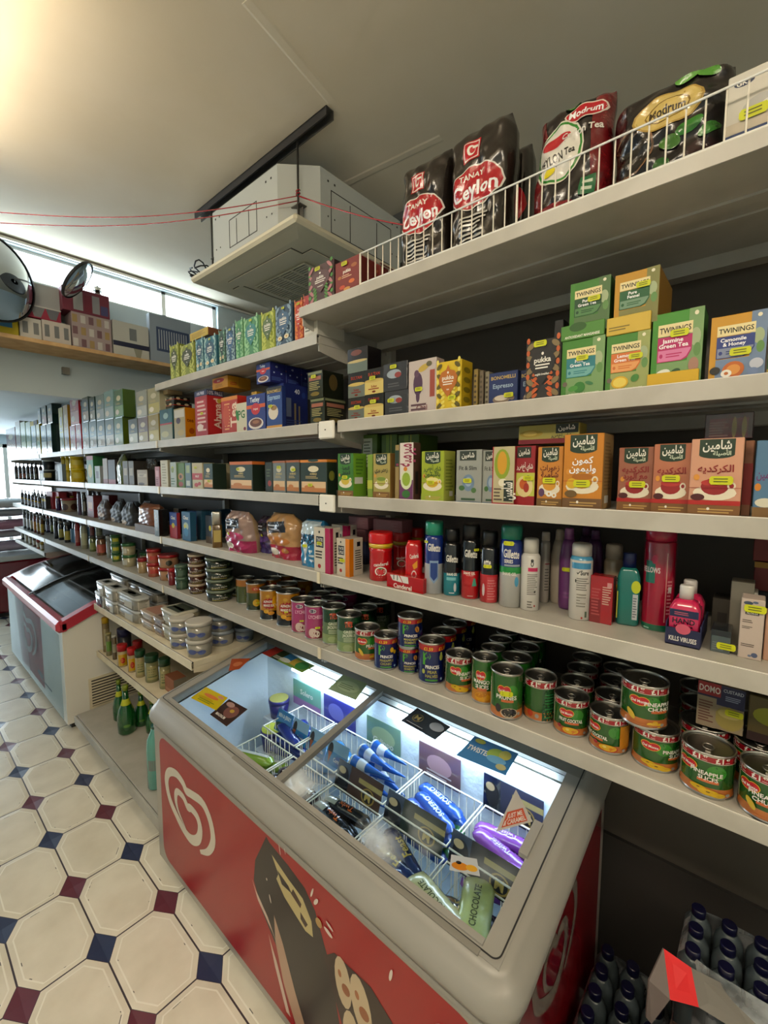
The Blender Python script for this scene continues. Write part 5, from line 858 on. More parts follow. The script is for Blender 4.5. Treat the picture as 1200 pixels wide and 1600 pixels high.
SURE = [('r', .2, .86, .8, .96, '#4f9ac0'), ('t', '✓Sure', .55, .8, .075, '#2a2a2a', .34), ('l', .38, .5, .75, .72, 6, '#8a8680'), ('e', .36, .66, .02, .03, '#3a3a3a'), ('l', .4, .22, .72, .46, 5, '#9a968c'), ('r', .5, .3, .72, .38, '#c8c4bc'), ('r', .64, .06, .7, .16, '#5a6a5a'), ('e', .56, .05, .025, .02, '#b83a3a')]
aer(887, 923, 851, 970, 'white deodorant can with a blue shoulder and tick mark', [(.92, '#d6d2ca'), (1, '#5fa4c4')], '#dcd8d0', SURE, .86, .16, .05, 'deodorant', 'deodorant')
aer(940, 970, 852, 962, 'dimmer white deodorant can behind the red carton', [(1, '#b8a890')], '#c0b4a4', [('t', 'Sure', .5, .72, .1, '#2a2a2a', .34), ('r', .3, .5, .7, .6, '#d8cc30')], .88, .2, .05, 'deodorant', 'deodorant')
carton('S4', 920, 955, 898, '#b03038', 'glossy red carton in front of the deodorants', [('l', .55, .4, .95, .8, 8, '#d8b8a8'), ('r', .0, 0, .5, .5, '#8f2a30'), ('l', .08, .15, .48, .75, 9, '#c06060'), ('r', .75, .78, .95, .88, '#d8a0a0')], xs=962, yb=974, m='gloss', side='#7a2028', name='toiletry_carton', cat='carton')
o = cyl_at('S4', 961, 997, 866, 979); turned(o, [('bottle_body', [(.9, 0), (1, .03), (1, .66), (.8, .76), (.6, .8)], '#1f8078', 'gloss', 5), ('cap', [(.58, .8), (.58, .985), (.5, 1)], '#1a2c6a', 'plastic'), ('back_label', [(0, 0), (0, .001)], '#1f8078', 'gloss')][:2], 'teal mouthwash bottle with a navy cap', 'mouthwash', 'mouthwash_bottle', [('e', .82, .82, .2, .14, '#d0d820'), ('r', .7, .1, .92, .66, '#c8ccd0'), ('l', .72, .14, .9, .6, 8, '#7a8088'), ('r', .02, .1, .07, .7, '#b8b440')], (.03, .66, 1), sy=.7)
aer(1000, 1050, 827, 988, 'tall crimson hairspray can with a green foot', [(.07, '#1f7a5c'), (.95, '#a8163c')], '#b01c48', [('r', .2, .55, .42, .8, '#2f7f70'), ('t', 'BELLOWS', .32, .7, .06, '#e8d8d8', .4), ('e', .4, .82, .06, .05, '#c83a60'), ('r', .64, .12, .66, .9, '#d8a8a0'), ('l', .68, .2, .8, .6, 10, '#d89098'), ('r', .7, .45, .78, .52, '#d8d0d0'), ('l', .22, .02, .4, .05, 1, '#a8d0c0')], .97, .12, .02, 'hairspray', 'hairspray')
# hand sanitisers in their tray
zt = Z['S4']; XT = onz(1065, 1010, zt)[0]; y1, y0 = yat(1039, XT, zt), yat(1093, XT, zt); TW = y1-y0; TD = .13
root = empty('display_tray', (XT+TD/2, (y0+y1)/2, CAMH+zt), R(-90), 'navy cardboard tray of pink hand sanitisers', 'display tray'); b = MB(); w = TW
b.box(-w/2, w/2, -TD/2, TD/2, 0, .002, '#2a3058'); b.build('tray_base', root)
b = MB(); b.box(-w/2, w/2, -TD/2, -TD/2+.0015, 0, .034, '#2a3058'); print_on(b, [('t', 'KILLS VIRUSES', .5, .4, .26, W_, .8), ('e', .5, 1, .22, .3, '#d86a80')], w, .034, f_front(-TD/2)); b.build('front_wall', root)
for s in (-1, 1): b = MB(); b.box(s*w/2-.0008, s*w/2+.0008, -TD/2+.0016, TD/2, .0021, .045, '#343a66'); b.build('side_wall', root)
for k, lb in enumerate(('front pink hand sanitiser bottle in the navy tray', 'pink hand sanitiser bottle behind the front one in the navy tray')):
    o = It(); o.X = XT+.033+k*.056; o.Y = (y0+y1)/2+.001; o.z = zt+.003; o.r = .026; o.h = .112; o.rz = R(-90)
    turned(o, [('bottle_body', [(.9, 0), (1, .03), (1, .6), (.75, .72), (.42, .76)], '#d83a6a', 'gloss', 5), ('cap', [(.46, .76), (.46, .97), (.4, 1)], '#e4e0da', 'plastic')], lb, 'hand sanitiser', 'sanitiser_bottle', [('r', .05, .1, .95, .98, '#27305c'), ('r', .05, .38, .95, .74, '#c83a68'), ('t', 'HAND', .5, .62, .16, '#1c1c30', .7), ('t', 'SANITISER', .5, .45, .08, '#1c1c30', .75), ('e', .3, .25, .16, .1, '#6a7a48'), ('l', .5, .14, .9, .3, 3, '#c8ccd8'), ('l', .2, .8, .8, .92, 2, '#c86a80')], (.05, .6, 1), sy=.85)
carton('S4', 1109, 1140, 982, '#5f6c6e', 'small clear topped box with a yellow price sticker', [('l', .1, .1, .9, .5, 4, '#7f8c8e'), ('r', 0, .75, 1, 1, '#2a2c30')], d=.06, yb=1020, h=.042, m='gloss', top='#3a4044', stk=(.8, .35, 1.2), name='gift_box', cat='box')
carton('S4', 1152, 1189, 934, '#cfc0b4', 'slim pale toiletry carton with grey flowers, frontmost', [('e', .3, .93, .2, .03, '#4a5870'), ('e', .6, .95, .12, .02, '#6a7890'), ('r', .2, .74, .78, .79, '#2a2426'), ('t', 'FILORGA', .5, .765, .025, W_, .5), ('l', .1, .6, .6, .66, 2, '#6a6058'), ('l', .1, .5, .55, .55, 2, '#6a6058'), ('l', .1, .2, .7, .26, 2, '#6a6058'), ('e', .7, .08, .14, .04, '#5f6c8a'), ('e', .5, .06, .08, .02, '#7f88a0')], d=.045, yb=1030, side='#a89c94', stk=(.6, .85, 1.3), name='toiletry_carton', cat='carton')
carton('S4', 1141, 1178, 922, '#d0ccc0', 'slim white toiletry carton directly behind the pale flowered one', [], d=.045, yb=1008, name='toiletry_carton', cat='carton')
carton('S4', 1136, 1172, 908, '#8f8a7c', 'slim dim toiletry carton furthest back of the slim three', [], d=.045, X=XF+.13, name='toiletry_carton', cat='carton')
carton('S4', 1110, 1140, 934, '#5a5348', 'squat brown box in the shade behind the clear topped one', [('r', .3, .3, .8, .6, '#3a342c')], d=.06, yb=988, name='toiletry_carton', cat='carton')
carton('S4', 1191, 1240, 960, '#c8a088', 'salmon pink carton at the right edge of the toiletries', [], d=.05, yb=1036, name='toiletry_carton', cat='carton')
for k in range(2): carton('S4', 1176, 1240, 850, '#7a1c1c', 'dark red and yellow box stacked in the far right corner of the shelf, %s' % ('lower', 'upper')[k], [('r', 0, .8, 1, 1, '#a8801c')], d=.1, X=XF+.2, zb=Z['S4']+.1+.06*k, h=.058, name='carton_box', cat='box')
carton('S4', 1170, 1240, 900, '#1c1c28', 'dark box at the back carrying the red and yellow boxes', [], d=.1, X=XF+.2, h=.099, name='carton_box', cat='box')
# ------------------------------------------------------------------ fifth shelf: tins
DMB = [(.24, '#c07c44'), (.80, '#2c6428'), (1, '#a81c2c')]; DMG = [(.22, '#c07c44'), (1, '#2f6a2a')]
DL = lambda x=.42, y=.62, s=1.: [('e', x-.055, y+.03, .08, .095, '#e8c040'), ('e', x+.055, y+.03, .08, .095, '#e8c040'), ('e', x, y, .125, .095, '#e8c040'), ('e', x, y, .115, .083, '#c42430'), ('e', x-.055, y+.03, .07, .083, '#c42430'), ('e', x+.055, y+.03, .07, .083, '#c42430'), ('t', 'Del Monte', x, y+.01, .06, W_, .21)]
PR = [q for x in (.1, .37, .64, .91) for q in (('t', '£1', x, .895, .125, W_, .14), ('t', '49', x+.105, .925, .055, W_, .06), ('l', x+.07, .835, x+.14, .86, 1, '#e8c8c8'))]+[('r', 0, .808, 1, .82, '#d8cfc0')]
def dm(title, fruit, lx=.42, tx=.52, t2=None, ty=.46, price=True):
    return [('r', .0, .2, .12, .8, '#c8c4a8'), ('e', .62, .6, .12, .16, '#3f8f34')]+(PR if price else [])+DL(lx)+[('t', title, tx, ty, .085, W_, .42)]+([('t', t2, tx+.02, ty-.11, .085, W_, .34)] if t2 else [])+[('r', tx-.1, ty-(.2 if t2 else .1), tx+.14, ty-(.14 if t2 else .05), '#d0743c')]+fruit+[('e', .76, .14, .03, .035, '#a8a49c')]
CK = [('e', .5, .17, .16, .1, '#c8502c'), ('e', .5, .18, .14, .085, '#e0b830'), ('e', .45, .2, .03, .03, '#e8d880'), ('e', .55, .17, .03, .03, '#d88a30'), ('e', .3, .25, .04, .05, '#a8343c')]
PI = [('e', .42, .2, .1, .06, '#d8b41c'), ('e', .53, .15, .12, .07, '#e0bc20'), ('e', .64, .12, .09, .055, '#d8b41c'), ('e', .53, .16, .025, .015, '#8a6a18'), ('e', .42, .21, .02, .012, '#8a6a18')]
PCH = [('e', .6, .14, .05, .05, '#e0bc30'), ('e', .66, .18, .04, .05, '#d8b028'), ('e', .72, .13, .05, .05, '#e0bc30'), ('e', .34, .3, .04, .13, '#d8b840', 35), ('r', .3, .1, .8, .13, '#c07844')]
OV = [(.18, '#4a4a20'), (.72, '#4f5a20'), (.97, '#b87420')]
c1 = can('S5', 369, 399, 905, 944, [(.7, '#566028'), (1, '#b87a24')], 'olive green tin with an orange top band', [('r', .45, .1, .6, .6, '#6a7430')], cat='tin')
c2 = can('S5', 385, 417, 912, 955, [(.2, '#3a4418'), (.65, '#4f5a28'), (1, '#a8701c')], 'olive and orange tin with a yellow fruit picture', [('e', .5, .3, .12, .13, '#d8b01c'), ('e', .5, .8, .14, .07, '#c03828'), ('t', 'KTC', .5, .8, .07, '#e8d8a0', .14)], stk=(.1, .3, .6))
MG = [('e', .45, .55, .22, .18, '#a82028'), ('t', 'ALPHONSO', .45, .62, .075, W_, .34), ('t', 'MANGO SLICES', .47, .5, .075, W_, .38), ('e', .64, .6, .1, .2, '#e0a820'), ('e', .5, .25, .1, .06, '#d89a20'), ('e', .36, .3, .08, .06, '#e0b030'), ('e', .42, .8, .06, .05, '#c8a030')]
c3 = can('S5', 406, 441, 922, 970, [(.2, '#1a1410'), (.32, '#2a1c10'), (1, '#b8841c')], 'mango slices tin, left one of the red and yellow pair', MG)
c4 = can('S5', 432, 471, 927, 980, [(.2, '#1a1410'), (.32, '#2a1c10'), (1, '#b8841c')], 'mango slices tin, right one of the red and yellow pair', MG, stk=(-.2, .45, .6))
LY = [('e', .4, .84, .1, .06, '#e8e8ec'), ('e', .4, .84, .085, .045, '#4a4a6a'), ('t', 'LYCHEES', .48, .67, .1, '#e8b8d0', .4), ('r', .2, .0, .8, .3, '#a8506c'), ('e', .4, .2, .12, .14, '#dcc8c0'), ('e', .56, .15, .1, .13, '#7a2c34'), ('e', .52, .17, .07, .1, '#e0d0c8')]
c5 = can('S5', 455, 492, 940, 990, [(.05, '#a8a8a0'), (1, '#b0447c')], 'pink lychee tin, left one of the pair', LY, stk=(-.1, .4, .6))
c6 = can('S5', 476, 513, 947, 1000, [(.05, '#a8a8a0'), (1, '#b0447c')], 'pink lychee tin, right one of the pair', LY, stk=(.1, .36, .7))
TR = lambda d: [('r', .3, .68, .68, .84, '#1c4a30'), ('t', 'TRS', .48, .76, .1, '#c8502c', .2), ('e', .48, .84, .1, .03, '#c8502c'), ('t', 'GREEN', .5, .58, .075, '#e0e4d0', .3), ('t', 'JACKFRUIT', .5, .48, .075, '#e0e4d0', .36), ('l', .35, .3, .65, .42, 3, '#c0ccb0'), ('e', .45, .15, .12, .08, '#a8b888'), ('e', .6, .12, .1, .07, '#98ac78')]
c7 = can('S5', 503, 541, 951, 1008, [(.28, '#8fa070'), (.6, '#6a8260'), (1, '#1f4f30')], 'dark and pale green jackfruit tin, left one', TR(0))
c8 = can('S5', 526, 566, 964, 1021, [(.28, '#90a472'), (.6, '#7a9272'), (1, '#1f4f30')], 'dark and pale green jackfruit tin, right one', TR(1))
c9 = can('S5', 554, 594, 985, 1034, DMB, 'short red banded fruit tin just beside the jackfruit tins', dm('PEACH', PCH, .36, .62, ty=.5))
PRC = lambda a, b_, fr: [('t', 'P', .38, .62, .3, '#5aa83c', .2), ('e', .41, .66, .04, .05, '#1c2c60'), ('t', 'PRINCES', .52, .42, .08, W_, .34), ('t', a, .52, .3, .07, '#b8b058', .36), ('t', b_, .5, .2, .07, '#b8b058', .3), ('r', .35, .08, .65, .12, '#4f9a3c'), ('e', .75, .12, .03, .035, '#a8c8d8'), ('t', '£1.59', .42, .86, .08, '#e8c020', .22), ('t', '£1.59', .78, .86, .08, '#e8c020', .22)]+fr
PB = [(.8, '#1c2860'), (.92, '#b0282c'), (1, '#b0282c')]
c10 = can('S5', 584, 622, 997, 1048, PB, 'navy pineapple tin standing on the shelf beside the two tin tower', PRC('PINEAPPLE', 'CHUNKS', [('e', .66, .62, .05, .08, '#d8b420'), ('e', .74, .55, .04, .06, '#d8b420')]))
CH = PRC('MANDARIN', 'SEGMENTS', [('e', .68, .62, .06, .1, '#d09a50', 20), ('e', .68, .62, .012, .09, '#8a5a24', 20)])
c11 = can('S5', 622, 657, 1013, 1054, PB, 'navy mandarin tin at the foot of the two tin tower', CH)
c12 = can('S5', 622, 663, 966, None, PB, 'navy mandarin tin on top of the two tin tower', CH, on=c11)
c13 = can('S5', 653, 695, 1006, 1070, PB, 'tall navy pear tin in the front row', PRC('PEAR', 'HALVES', [('e', .74, .65, .05, .08, '#b8c060'), ('e', .74, .73, .03, .05, '#b8c060'), ('e', .3, .3, .04, .06, '#b8c060')]))
c14 = can('S5', 695, 738, 1028, 1085, DMB, 'short red banded pineapple tin beside the navy pear tin', dm('PINEAPPLE', PI, .42, .66, 'SLICES', .56))
c15 = can('S5', 736, 776, 1032, 1101, [(.3, '#c88a2c'), (1, '#2f6a2a')], 'tall green mango slices tin', dm('MANGO', [('e', .45, .16, .2, .1, '#e0a824'), ('e', .42, .2, .16, .05, '#c88818', 15)], .4, .42, 'SLICES', .5, False))
c16 = can('S5', 765, 816, 1054, 1126, DMG, 'tall green prunes tin, frontmost of its row', dm('PRUNES', [('e', .34, .24, .06, .09, '#1c1a24'), ('e', .56, .16, .17, .11, '#c8b8a0'), ('e', .56, .17, .15, .09, '#17161f'), ('e', .62, .2, .06, .05, '#2c2c3a')], .45, .5, ty=.49, price=False), stk=(.0, .58, 1.2))
c17 = can('S5', 817, 868, 1064, 1130, DMB, 'red banded fruit tin turned to its plain green side', [('r', .55, .05, .85, .8, '#1f5a34'), ('l', .6, .1, .82, .7, 9, '#3f8a54'), ('e', .3, .18, .07, .08, '#c8502c'), ('e', .45, .15, .04, .05, '#a8a49c')]+PR)
c18 = can('S5', 863, 919, 1095, 1152, DMB, 'red banded fruit cocktail tin, left one', dm('FRUIT COCKTAIL', CK, .42, .5, ty=.45))
c19 = can('S5', 918, 981, 1122, 1179, DMB, 'red banded fruit cocktail tin, right one', dm('FRUIT COCKTAIL', CK, .24, .28, ty=.42)+[('r', .68, .2, .9, .8, '#c88a2c')])
c20 = can('S5', 984, 1060, 1146, 1206, DMB, 'red banded pineapple tin at the bottom of the two tin pile', dm('PINEAPPLE', PI, .44, .78, 'SLICES', .56))
c21 = can('S5', 984, 1064, 1072, None, DMB, 'red banded pineapple chunks tin on top of the two tin pile', dm('PINEAPPLE', PCH, .44, .7, 'CHUNKS', .6), on=c20)
c22 = can('S5', 1058, 1147, 1178, 1247, DMB, 'wide pineapple slices tin nearest the camera', dm('PINEAPPLE', PI, .26, .5, 'SLICES', .56))
c23 = can('S5', 1147, 1245, 1213, 1292, DMB, 'wide pineapple chunks tin cut off by the right edge', dm('PINEAPPLE', PCH, .3, .5, 'CHUNKS', .55))
ordn = ('second', 'third', 'fourth')
for c, nm, n in ((c2, 'olive tins', 2), (c3, 'left mango slices tin', 3), (c5, 'left lychee tin', 3), (c6, 'right lychee tin', 3), (c8, 'right jackfruit tin', 3), (c10, 'navy pineapple tin', 2), (c13, 'navy pear tin', 3), (c15, 'tall green mango slices tin', 3), (c16, 'prunes tin', 3), (c18, 'left fruit cocktail tin', 3), (c19, 'right fruit cocktail tin', 3), (c22, 'wide pineapple slices tin', 3), (c23, 'wide pineapple chunks tin', 2)):
    for k in range(n):
        dx = (2*c.r+.004)*(k+1)
        if c.X+dx+c.r > XB-.012: break
        dup(c.root, dx, .012*(k+1), 0, 'shaded tin, %s in the row behind the %s' % (ordn[k], nm), 'tins in the rows behind')
DOM = [('r', 0, .55, 1, 1, '#1c2456'), ('r', .0, .72, .5, 1, '#a8242c'), ('t', 'DOMO', .26, .86, .14, W_, .46), ('t', 'CUSTARD', .76, .9, .07, '#c8ccd8', .42), ('l', .6, .68, .95, .8, 3, '#a8b0c8'), ('e', .7, .3, .3, .26, '#b0a05c'), ('e', .7, .4, .24, .1, '#c8b878'), ('r', 0, 0, .42, .68, '#a89880'), ('l', .04, .1, .38, .6, 8, '#7a4a3c')]
cb = It(); cb.X = c22.X; cb.top = c22.z+c22.h*.78
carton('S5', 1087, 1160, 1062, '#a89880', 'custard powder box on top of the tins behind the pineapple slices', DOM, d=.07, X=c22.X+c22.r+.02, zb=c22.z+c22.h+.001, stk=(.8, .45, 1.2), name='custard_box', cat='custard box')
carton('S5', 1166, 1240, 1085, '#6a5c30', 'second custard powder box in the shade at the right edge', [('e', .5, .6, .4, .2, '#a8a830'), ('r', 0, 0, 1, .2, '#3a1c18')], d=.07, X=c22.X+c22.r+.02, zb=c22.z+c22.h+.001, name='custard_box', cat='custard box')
# ------------------------------------------------------------------ fifth shelf, second and further bays: tubs and jars
HN = [('t', 'French Halva', .5, .42, .26, '#e0dccc', .62, 5, 0), ('l', .3, .1, .7, .22, 1, '#b8b060'), ('e', .72, .5, .05, .2, '#3a4a2a')]
def stack(n, sh, xl, xr, ytop, yb, lb, body, lidc, art=(), X=None, **kw):
    """n equal tubs piled up; the px give the whole pile"""
    w_ = cyl_at(sh, xl, xr, ytop, yb, X=X); hh = w_.h/n; o = None
    nm = {1: ('',), 2: ('lower', 'upper'), 3: ('bottom', 'middle', 'top'), 4: ('bottom', 'second lowest', 'third from the bottom', 'top')}[n]
    for k in range(n):
        p = It(); p.__dict__.update(w_.__dict__); p.h = hh; p.z = w_.z+hh*k; p.top = p.z+hh
        tp = kw.get('taper', .9); P = [('tub_body', [(tp*.96, 0), (tp, .02), (.96, .78)], body, 'gloss'), ('lid', [(1, .78), (1, .97), (.95, 1)], lidc, 'plastic')]
        o = turned(p, P, (lb+', %s one of the pile' % nm[k]) if n > 1 else lb, 'tub', 'food_tub', art, (.04, .76, .965))
    return o
stack(4, 'S5', 295, 323, 867, 929, 'brown halva tub', '#5a3324', '#c8b8a4', HN)
stack(4, 'S5', 322, 366, 873, 941, 'dark green halva tub', '#2f3a2c', '#7f8a78', HN)
stack(2, 'S5', 274, 296, 884, 922, 'sage green tub in clear wrap', '#46604c', '#5f7a68', [('r', .3, .2, .7, .8, '#5a7460')])
stack(2, 'S5', 248, 282, 868, 908, 'large red lidded tub', '#b89070', '#b02c30', [('e', .5, .5, .1, .3, '#4a4a38')])
stack(2, 'S5', 230, 254, 859, 902, 'red lidded salad tub', '#b87058', '#b83438', [('r', .3, .3, .7, .7, '#c85040')])
stack(1, 'S5', 215, 232, 873, 896, 'single red lidded tub left of the red lidded piles', '#b8a078', '#a82c34')
pot('S5', 263, 275, 889, 915, 'small red jar in front of the red lidded piles', '#8a3038', '#b83440', .2)
stack(2, 'S5', 191, 214, 850, 886, 'white and green lidded tub', '#c0b898', '#3f7a48', [('r', .1, .2, .4, .8, '#d8d8cc')])
stack(3, 'S5', 174, 190, 836, 878, 'green lidded clear tub', '#6f9060', '#2f6a3c', [('r', .3, .3, .7, .8, '#d0cc50')])
pot('S5', 167, 174, 838, 872, 'slim pale canister beside the green lidded tubs', '#a8b0b0', '#c8ccd0', .1)
JR = lambda xl, xr, yt, yb, lb, body, lid, strip: bott('S5', xl, xr, yt, lb, body, lid, [('r', .1, .15, .9, .75, strip)], shoulder=.75, neck=.8, yb=yb, name='food_jar', cat='jar', cap=.14)
for xl, xr, yt, yb, lb, bd, ld, sp in ((151, 167, 838, 868, 'jar with a red and white label beside the slim canister', '#8a6a50', '#5a544c', '#c87060'), (140, 151, 838, 862, 'green jar left of the red and white label jar', '#7f8a58', '#5a5a50', '#a8b070'),
   (127, 138, 815, 858, 'tall patterned can in the third bay, front one', '#a8a890', '#8a8a84', '#c8c8a8'), (118, 126, 812, 853, 'tall red patterned can beside the blue carton', '#a83c40', '#8a3034', '#c87870'),
   (92, 101, 814, 844, 'jar with a yellow label, left of two behind the black bottle', '#3a4048', '#8a8c8a', '#b8b060'), (101, 111, 816, 848, 'jar with a yellow label, right of two behind the black bottle', '#3a3f40', '#8a8c8a', '#c8b850'), (85, 92, 810, 842, 'black bottle with a white cap', '#20242a', '#c8ccd0', '#3a3f48'),
   (79, 85, 811, 834, 'dark green olive jar in the fourth bay', '#35402c', '#5a5c54', '#8a9a50'), (72, 79, 811, 832, 'dark blue jar in the fourth bay', '#30345c', '#8a8c94', '#a8a8c0'), (65, 72, 811, 831, 'pale label jar in the fourth bay', '#5a6050', '#c8ccc8', '#b8c0a8')):
    JR(xl, xr, yt, yb, lb, bd, ld, sp)
carton('S5', 111, 118, 826, '#6fa0c0', 'light blue carton standing between the jars and the red patterned can', [], d=.05, yb=848, name='food_carton', cat='carton')
for i in range(6):
    xl = 35+i*5.2; c_ = ('#3c4048', '#44484c', '#504a40', '#8a4a40', '#6a4a34', '#7a5a30')[i]
    JR(xl, xl+6, 796+i*2, None, 'small dark jar, %s from the far end of the fifth shelf' % ('first', 'second', 'third', 'fourth', 'fifth', 'sixth')[i], c_, '#9aa0a0', ('#c8ccd0', '#c8ccd0', '#c0b8a0', '#c89040', '#b8a050', '#c8b050')[i])
# one more low shelf in the furthest bays with its jars
Z['S6F'] = onx(30, 845, XF)[2]+.0
shelf(4.9, YJ[5], Z['S6F'], 'shelf', 'grey steel shelf low in the furthest bay', 'grey wall shelves')
for i in range(6):
    xl = 33+i*6.2
    pot('S6F', xl, xl+6.4, 826+i*4.2, 843+i*5.6, 'squat sauce jar, %s from the far end of the low far shelf' % ('first', 'second', 'third', 'fourth', 'fifth', 'sixth')[i], ('#4a4440', '#a8a8a0', '#8a8a80', '#7a5a48', '#a8705c', '#8a8440')[i], ('#8a4a44', '#5a5a54', '#a84440', '#8a8884', '#a84440', '#c0a83c')[i], .22, [('r', .2, .2, .8, .8, '#c8c8bc')], name='sauce_jar', cat='jar')
# ------------------------------------------------------------------ cream low shelves: tubs and jars
def brick(sh, xl, xr, yt, yb, lb, n=2, body='#a09c90', lidc='#c4c6c4', art=(), d=.085, sart=(), top=(), xs=None, sq=7):
    z = Z[sh]; X = onz((xl+xr)/2, yb, z)[0]; yl, yr = yat(xl, X, z), yat(xr, X, z); w = yl-yr; zt = zat(yt, X, (yl+yr)/2); hh = (zt-z)/n; nm = ('lower', 'upper') if n == 2 else ('',)
    for k in range(n):
        root = empty('food_tub', (X+d/2, (yl+yr)/2, CAMH+z+hh*k), R(-90), lb+(', %s of two' % nm[k] if n == 2 else ''), 'tub'); b = MB()
        b.lathe([(.43, 0), (.46, .003), (.49, hh*.8)], body, 'gloss', n=32, sx=w, sy=d, sq=sq); print_on(b, art, w*.7, hh*.75, f_front(-d*.478)); print_on(b, sart, d*.8, hh*.78, f_right(w*.482)); b.build('tub_body', root)
        b = MB(); b.lathe([(.5, hh*.8), (.505, hh*.83), (.505, hh*.93), (.48, hh*.985), (.44, hh*.97)], lidc, 'plastic', n=32, sx=w, sy=d, sq=sq)
        for e in top:
            tr, c = tris_of(e, w*.8, d*.8); o_ = hh*.972
            for t in tr: b.face([(x, y-d*.4, o_+.0006) for x, y in t], c)
        b.build('lid', root)
TP = [('r', .15, .2, .85, .8, '#5a5c50'), ('e', .5, .5, .2, .2, '#c8cc40')]; WS = [('r', .1, .05, .95, .98, '#d8d4c8'), ('l', .15, .1, .9, .9, 6, '#9a968c')]
for xl, xr, yt, yb, lb in ((178, 213, 928, 967, 'square salad tub nearest the camera'), (163, 179, 918, 957, 'square salad tub second along the shelf edge'), (151, 164, 910, 949, 'square salad tub third along the shelf edge')): brick('S6', xl, xr, yt, yb, lb, art=[('r', .5, .1, .98, .95, '#d0ccc0')], sart=WS, top=TP)
brick('S6', 148, 159, 925, 948, 'dark labelled tub with a white lid at the far end of the cream shelf', 1, '#6a6468', art=[('r', .3, .2, .8, .8, '#5a3a4c')], top=TP)
for xl, xr, yt, yb, lb in ((215, 243, 921, 953, 'square salad tub in the second row near the rail'), (196, 216, 910, 941, 'square salad tub in the second row, middle'), (172, 196, 899, 934, 'square salad tub in the second row, far end')): brick('S6', xl, xr, yt, yb, lb, art=[('r', .3, .1, .98, .95, '#c0bcae')], sart=WS, top=TP)
brick('S6', 218, 240, 957, 984, 'flat pinkish meat pack', 2, '#b0a088', '#c8b8a8', top=[('r', 0, .1, 1, .9, '#b89080')], d=.13, sq=9)
brick('S6', 238, 256, 966, 994, 'flat dark red meat pack', 2, '#8a7060', '#a89c90', top=[('r', 0, .1, 1, .9, '#6a4a44')], d=.13, sq=9)
brick('S6', 251, 275, 954, 1003, 'flat salad pack with a black and yellow label', 2, '#a8a084', '#c8c4b4', top=[('r', 0, .1, 1, .9, '#3a4430'), ('r', .1, .35, .6, .5, '#c8cc38'), ('r', .6, .3, .9, .5, '#a83c3c')], d=.13, sq=9)
FL = [('e', .3, .45, .12, .2, '#5a6aa0'), ('e', .55, .4, .1, .18, '#6a78a8'), ('t', 'Dana', .45, .5, .2, '#4a58a0', .24)]
for xl, xr, yt, yb, lb in ((291, 334, 975, 1029, 'round cream tub with a blue flower print, nearest'), (265, 306, 968, 1016, 'round cream tub with a blue flower print, behind the nearest'), (327, 367, 966, 1011, 'round cloudy tub with a blue print near the freezer')):
    stack(2, 'S6', xl, xr, yt, yb, lb, '#a8a498', '#cfcac0' if xl < 320 else '#a8b0b8', FL)
stack(1, 'S6', 367, 398, 983, 1004, 'single round cloudy tub under the shelf by the freezer corner', '#9aa0a4', '#a8b0bc', FL)
for xl, xr, yt, yb, lb in ((150, 161, 962, 1012, 'tall jar with a yellow cap, left one'), (161, 173, 966, 1019, 'tall jar with a yellow cap, right one')): pot('S7', xl, xr, yt, yb, lb, '#8a7a54', '#c8a41c', .16, [('r', .3, .2, .8, .8, '#a89c78')], 'sauce_jar', 'jar', .98, 'gloss')
pot('S7', 166, 176, 990, 1025, 'small jar with a green label in front of the yellow capped jars', '#8a8460', '#a8a070', .1, [('r', .2, .2, .8, .7, '#6a9040')], 'sauce_jar', 'jar', .98, 'gloss'); pot('S7', 176, 184, 993, 1031, 'slim spice jar beside the green label jar', '#6a5a40', '#c8c4b8', .1, [('r', .2, .3, .8, .7, '#a8a088')], 'sauce_jar', 'jar', .98, 'gloss')
pot('S7', 184, 207, 984, 1022, 'dark tub with a purple lid behind the red lidded jars', '#3c3c44', '#2c2c60', .3, X=None)
for xl, xr, yt, yb, lb in ((184, 201, 1009, 1046, 'yellow label jar with a red lid, left one'), (200, 215, 1014, 1051, 'yellow label jar with a red lid, right one')): pot('S7', xl, xr, yt, yb, lb, '#b8a880', '#c01c28', .28, [('r', .2, .05, .8, .8, '#d0a820'), ('e', .5, .4, .15, .2, '#c83428')], 'peanut_butter_jar', 'jar', .98, 'gloss')
pot('S7', 208, 224, 1003, 1030, 'jar with a red lid standing behind the others', '#6a5040', '#b01c28', .4)
for xl, xr, yt, yb, lb, w_ in ((212, 229, 1018, 1059, 'pale jar with a dark green lid, left one', '#a89c74'), (227, 250, 1026, 1067, 'pale jar with a dark green lid, middle one', '#8f9068'), (249, 268, 1031, 1077, 'pale jar with a dark green lid, right one', '#98946c')): pot('S7', xl, xr, yt, yb, lb, w_, '#1f5434', .24, [('r', .25, .1, .8, .8, '#b0a878'), ('l', .3, .2, .75, .7, 4, '#6a7a50')], 'mayonnaise_jar', 'jar', .98, 'gloss')
carton('S7', 258, 272, 1054, '#a87050', 'orange brown box at the end of the jar shelf', [('r', .1, .1, .9, .3, '#c09070')], xs=292, yb=1083, side='#8a8474', name='food_carton', cat='carton')
NK = [('e', .5, .93, .17, .1, '#c8cc30'), ('e', .5, .93, .13, .075, '#1c2c1c')]
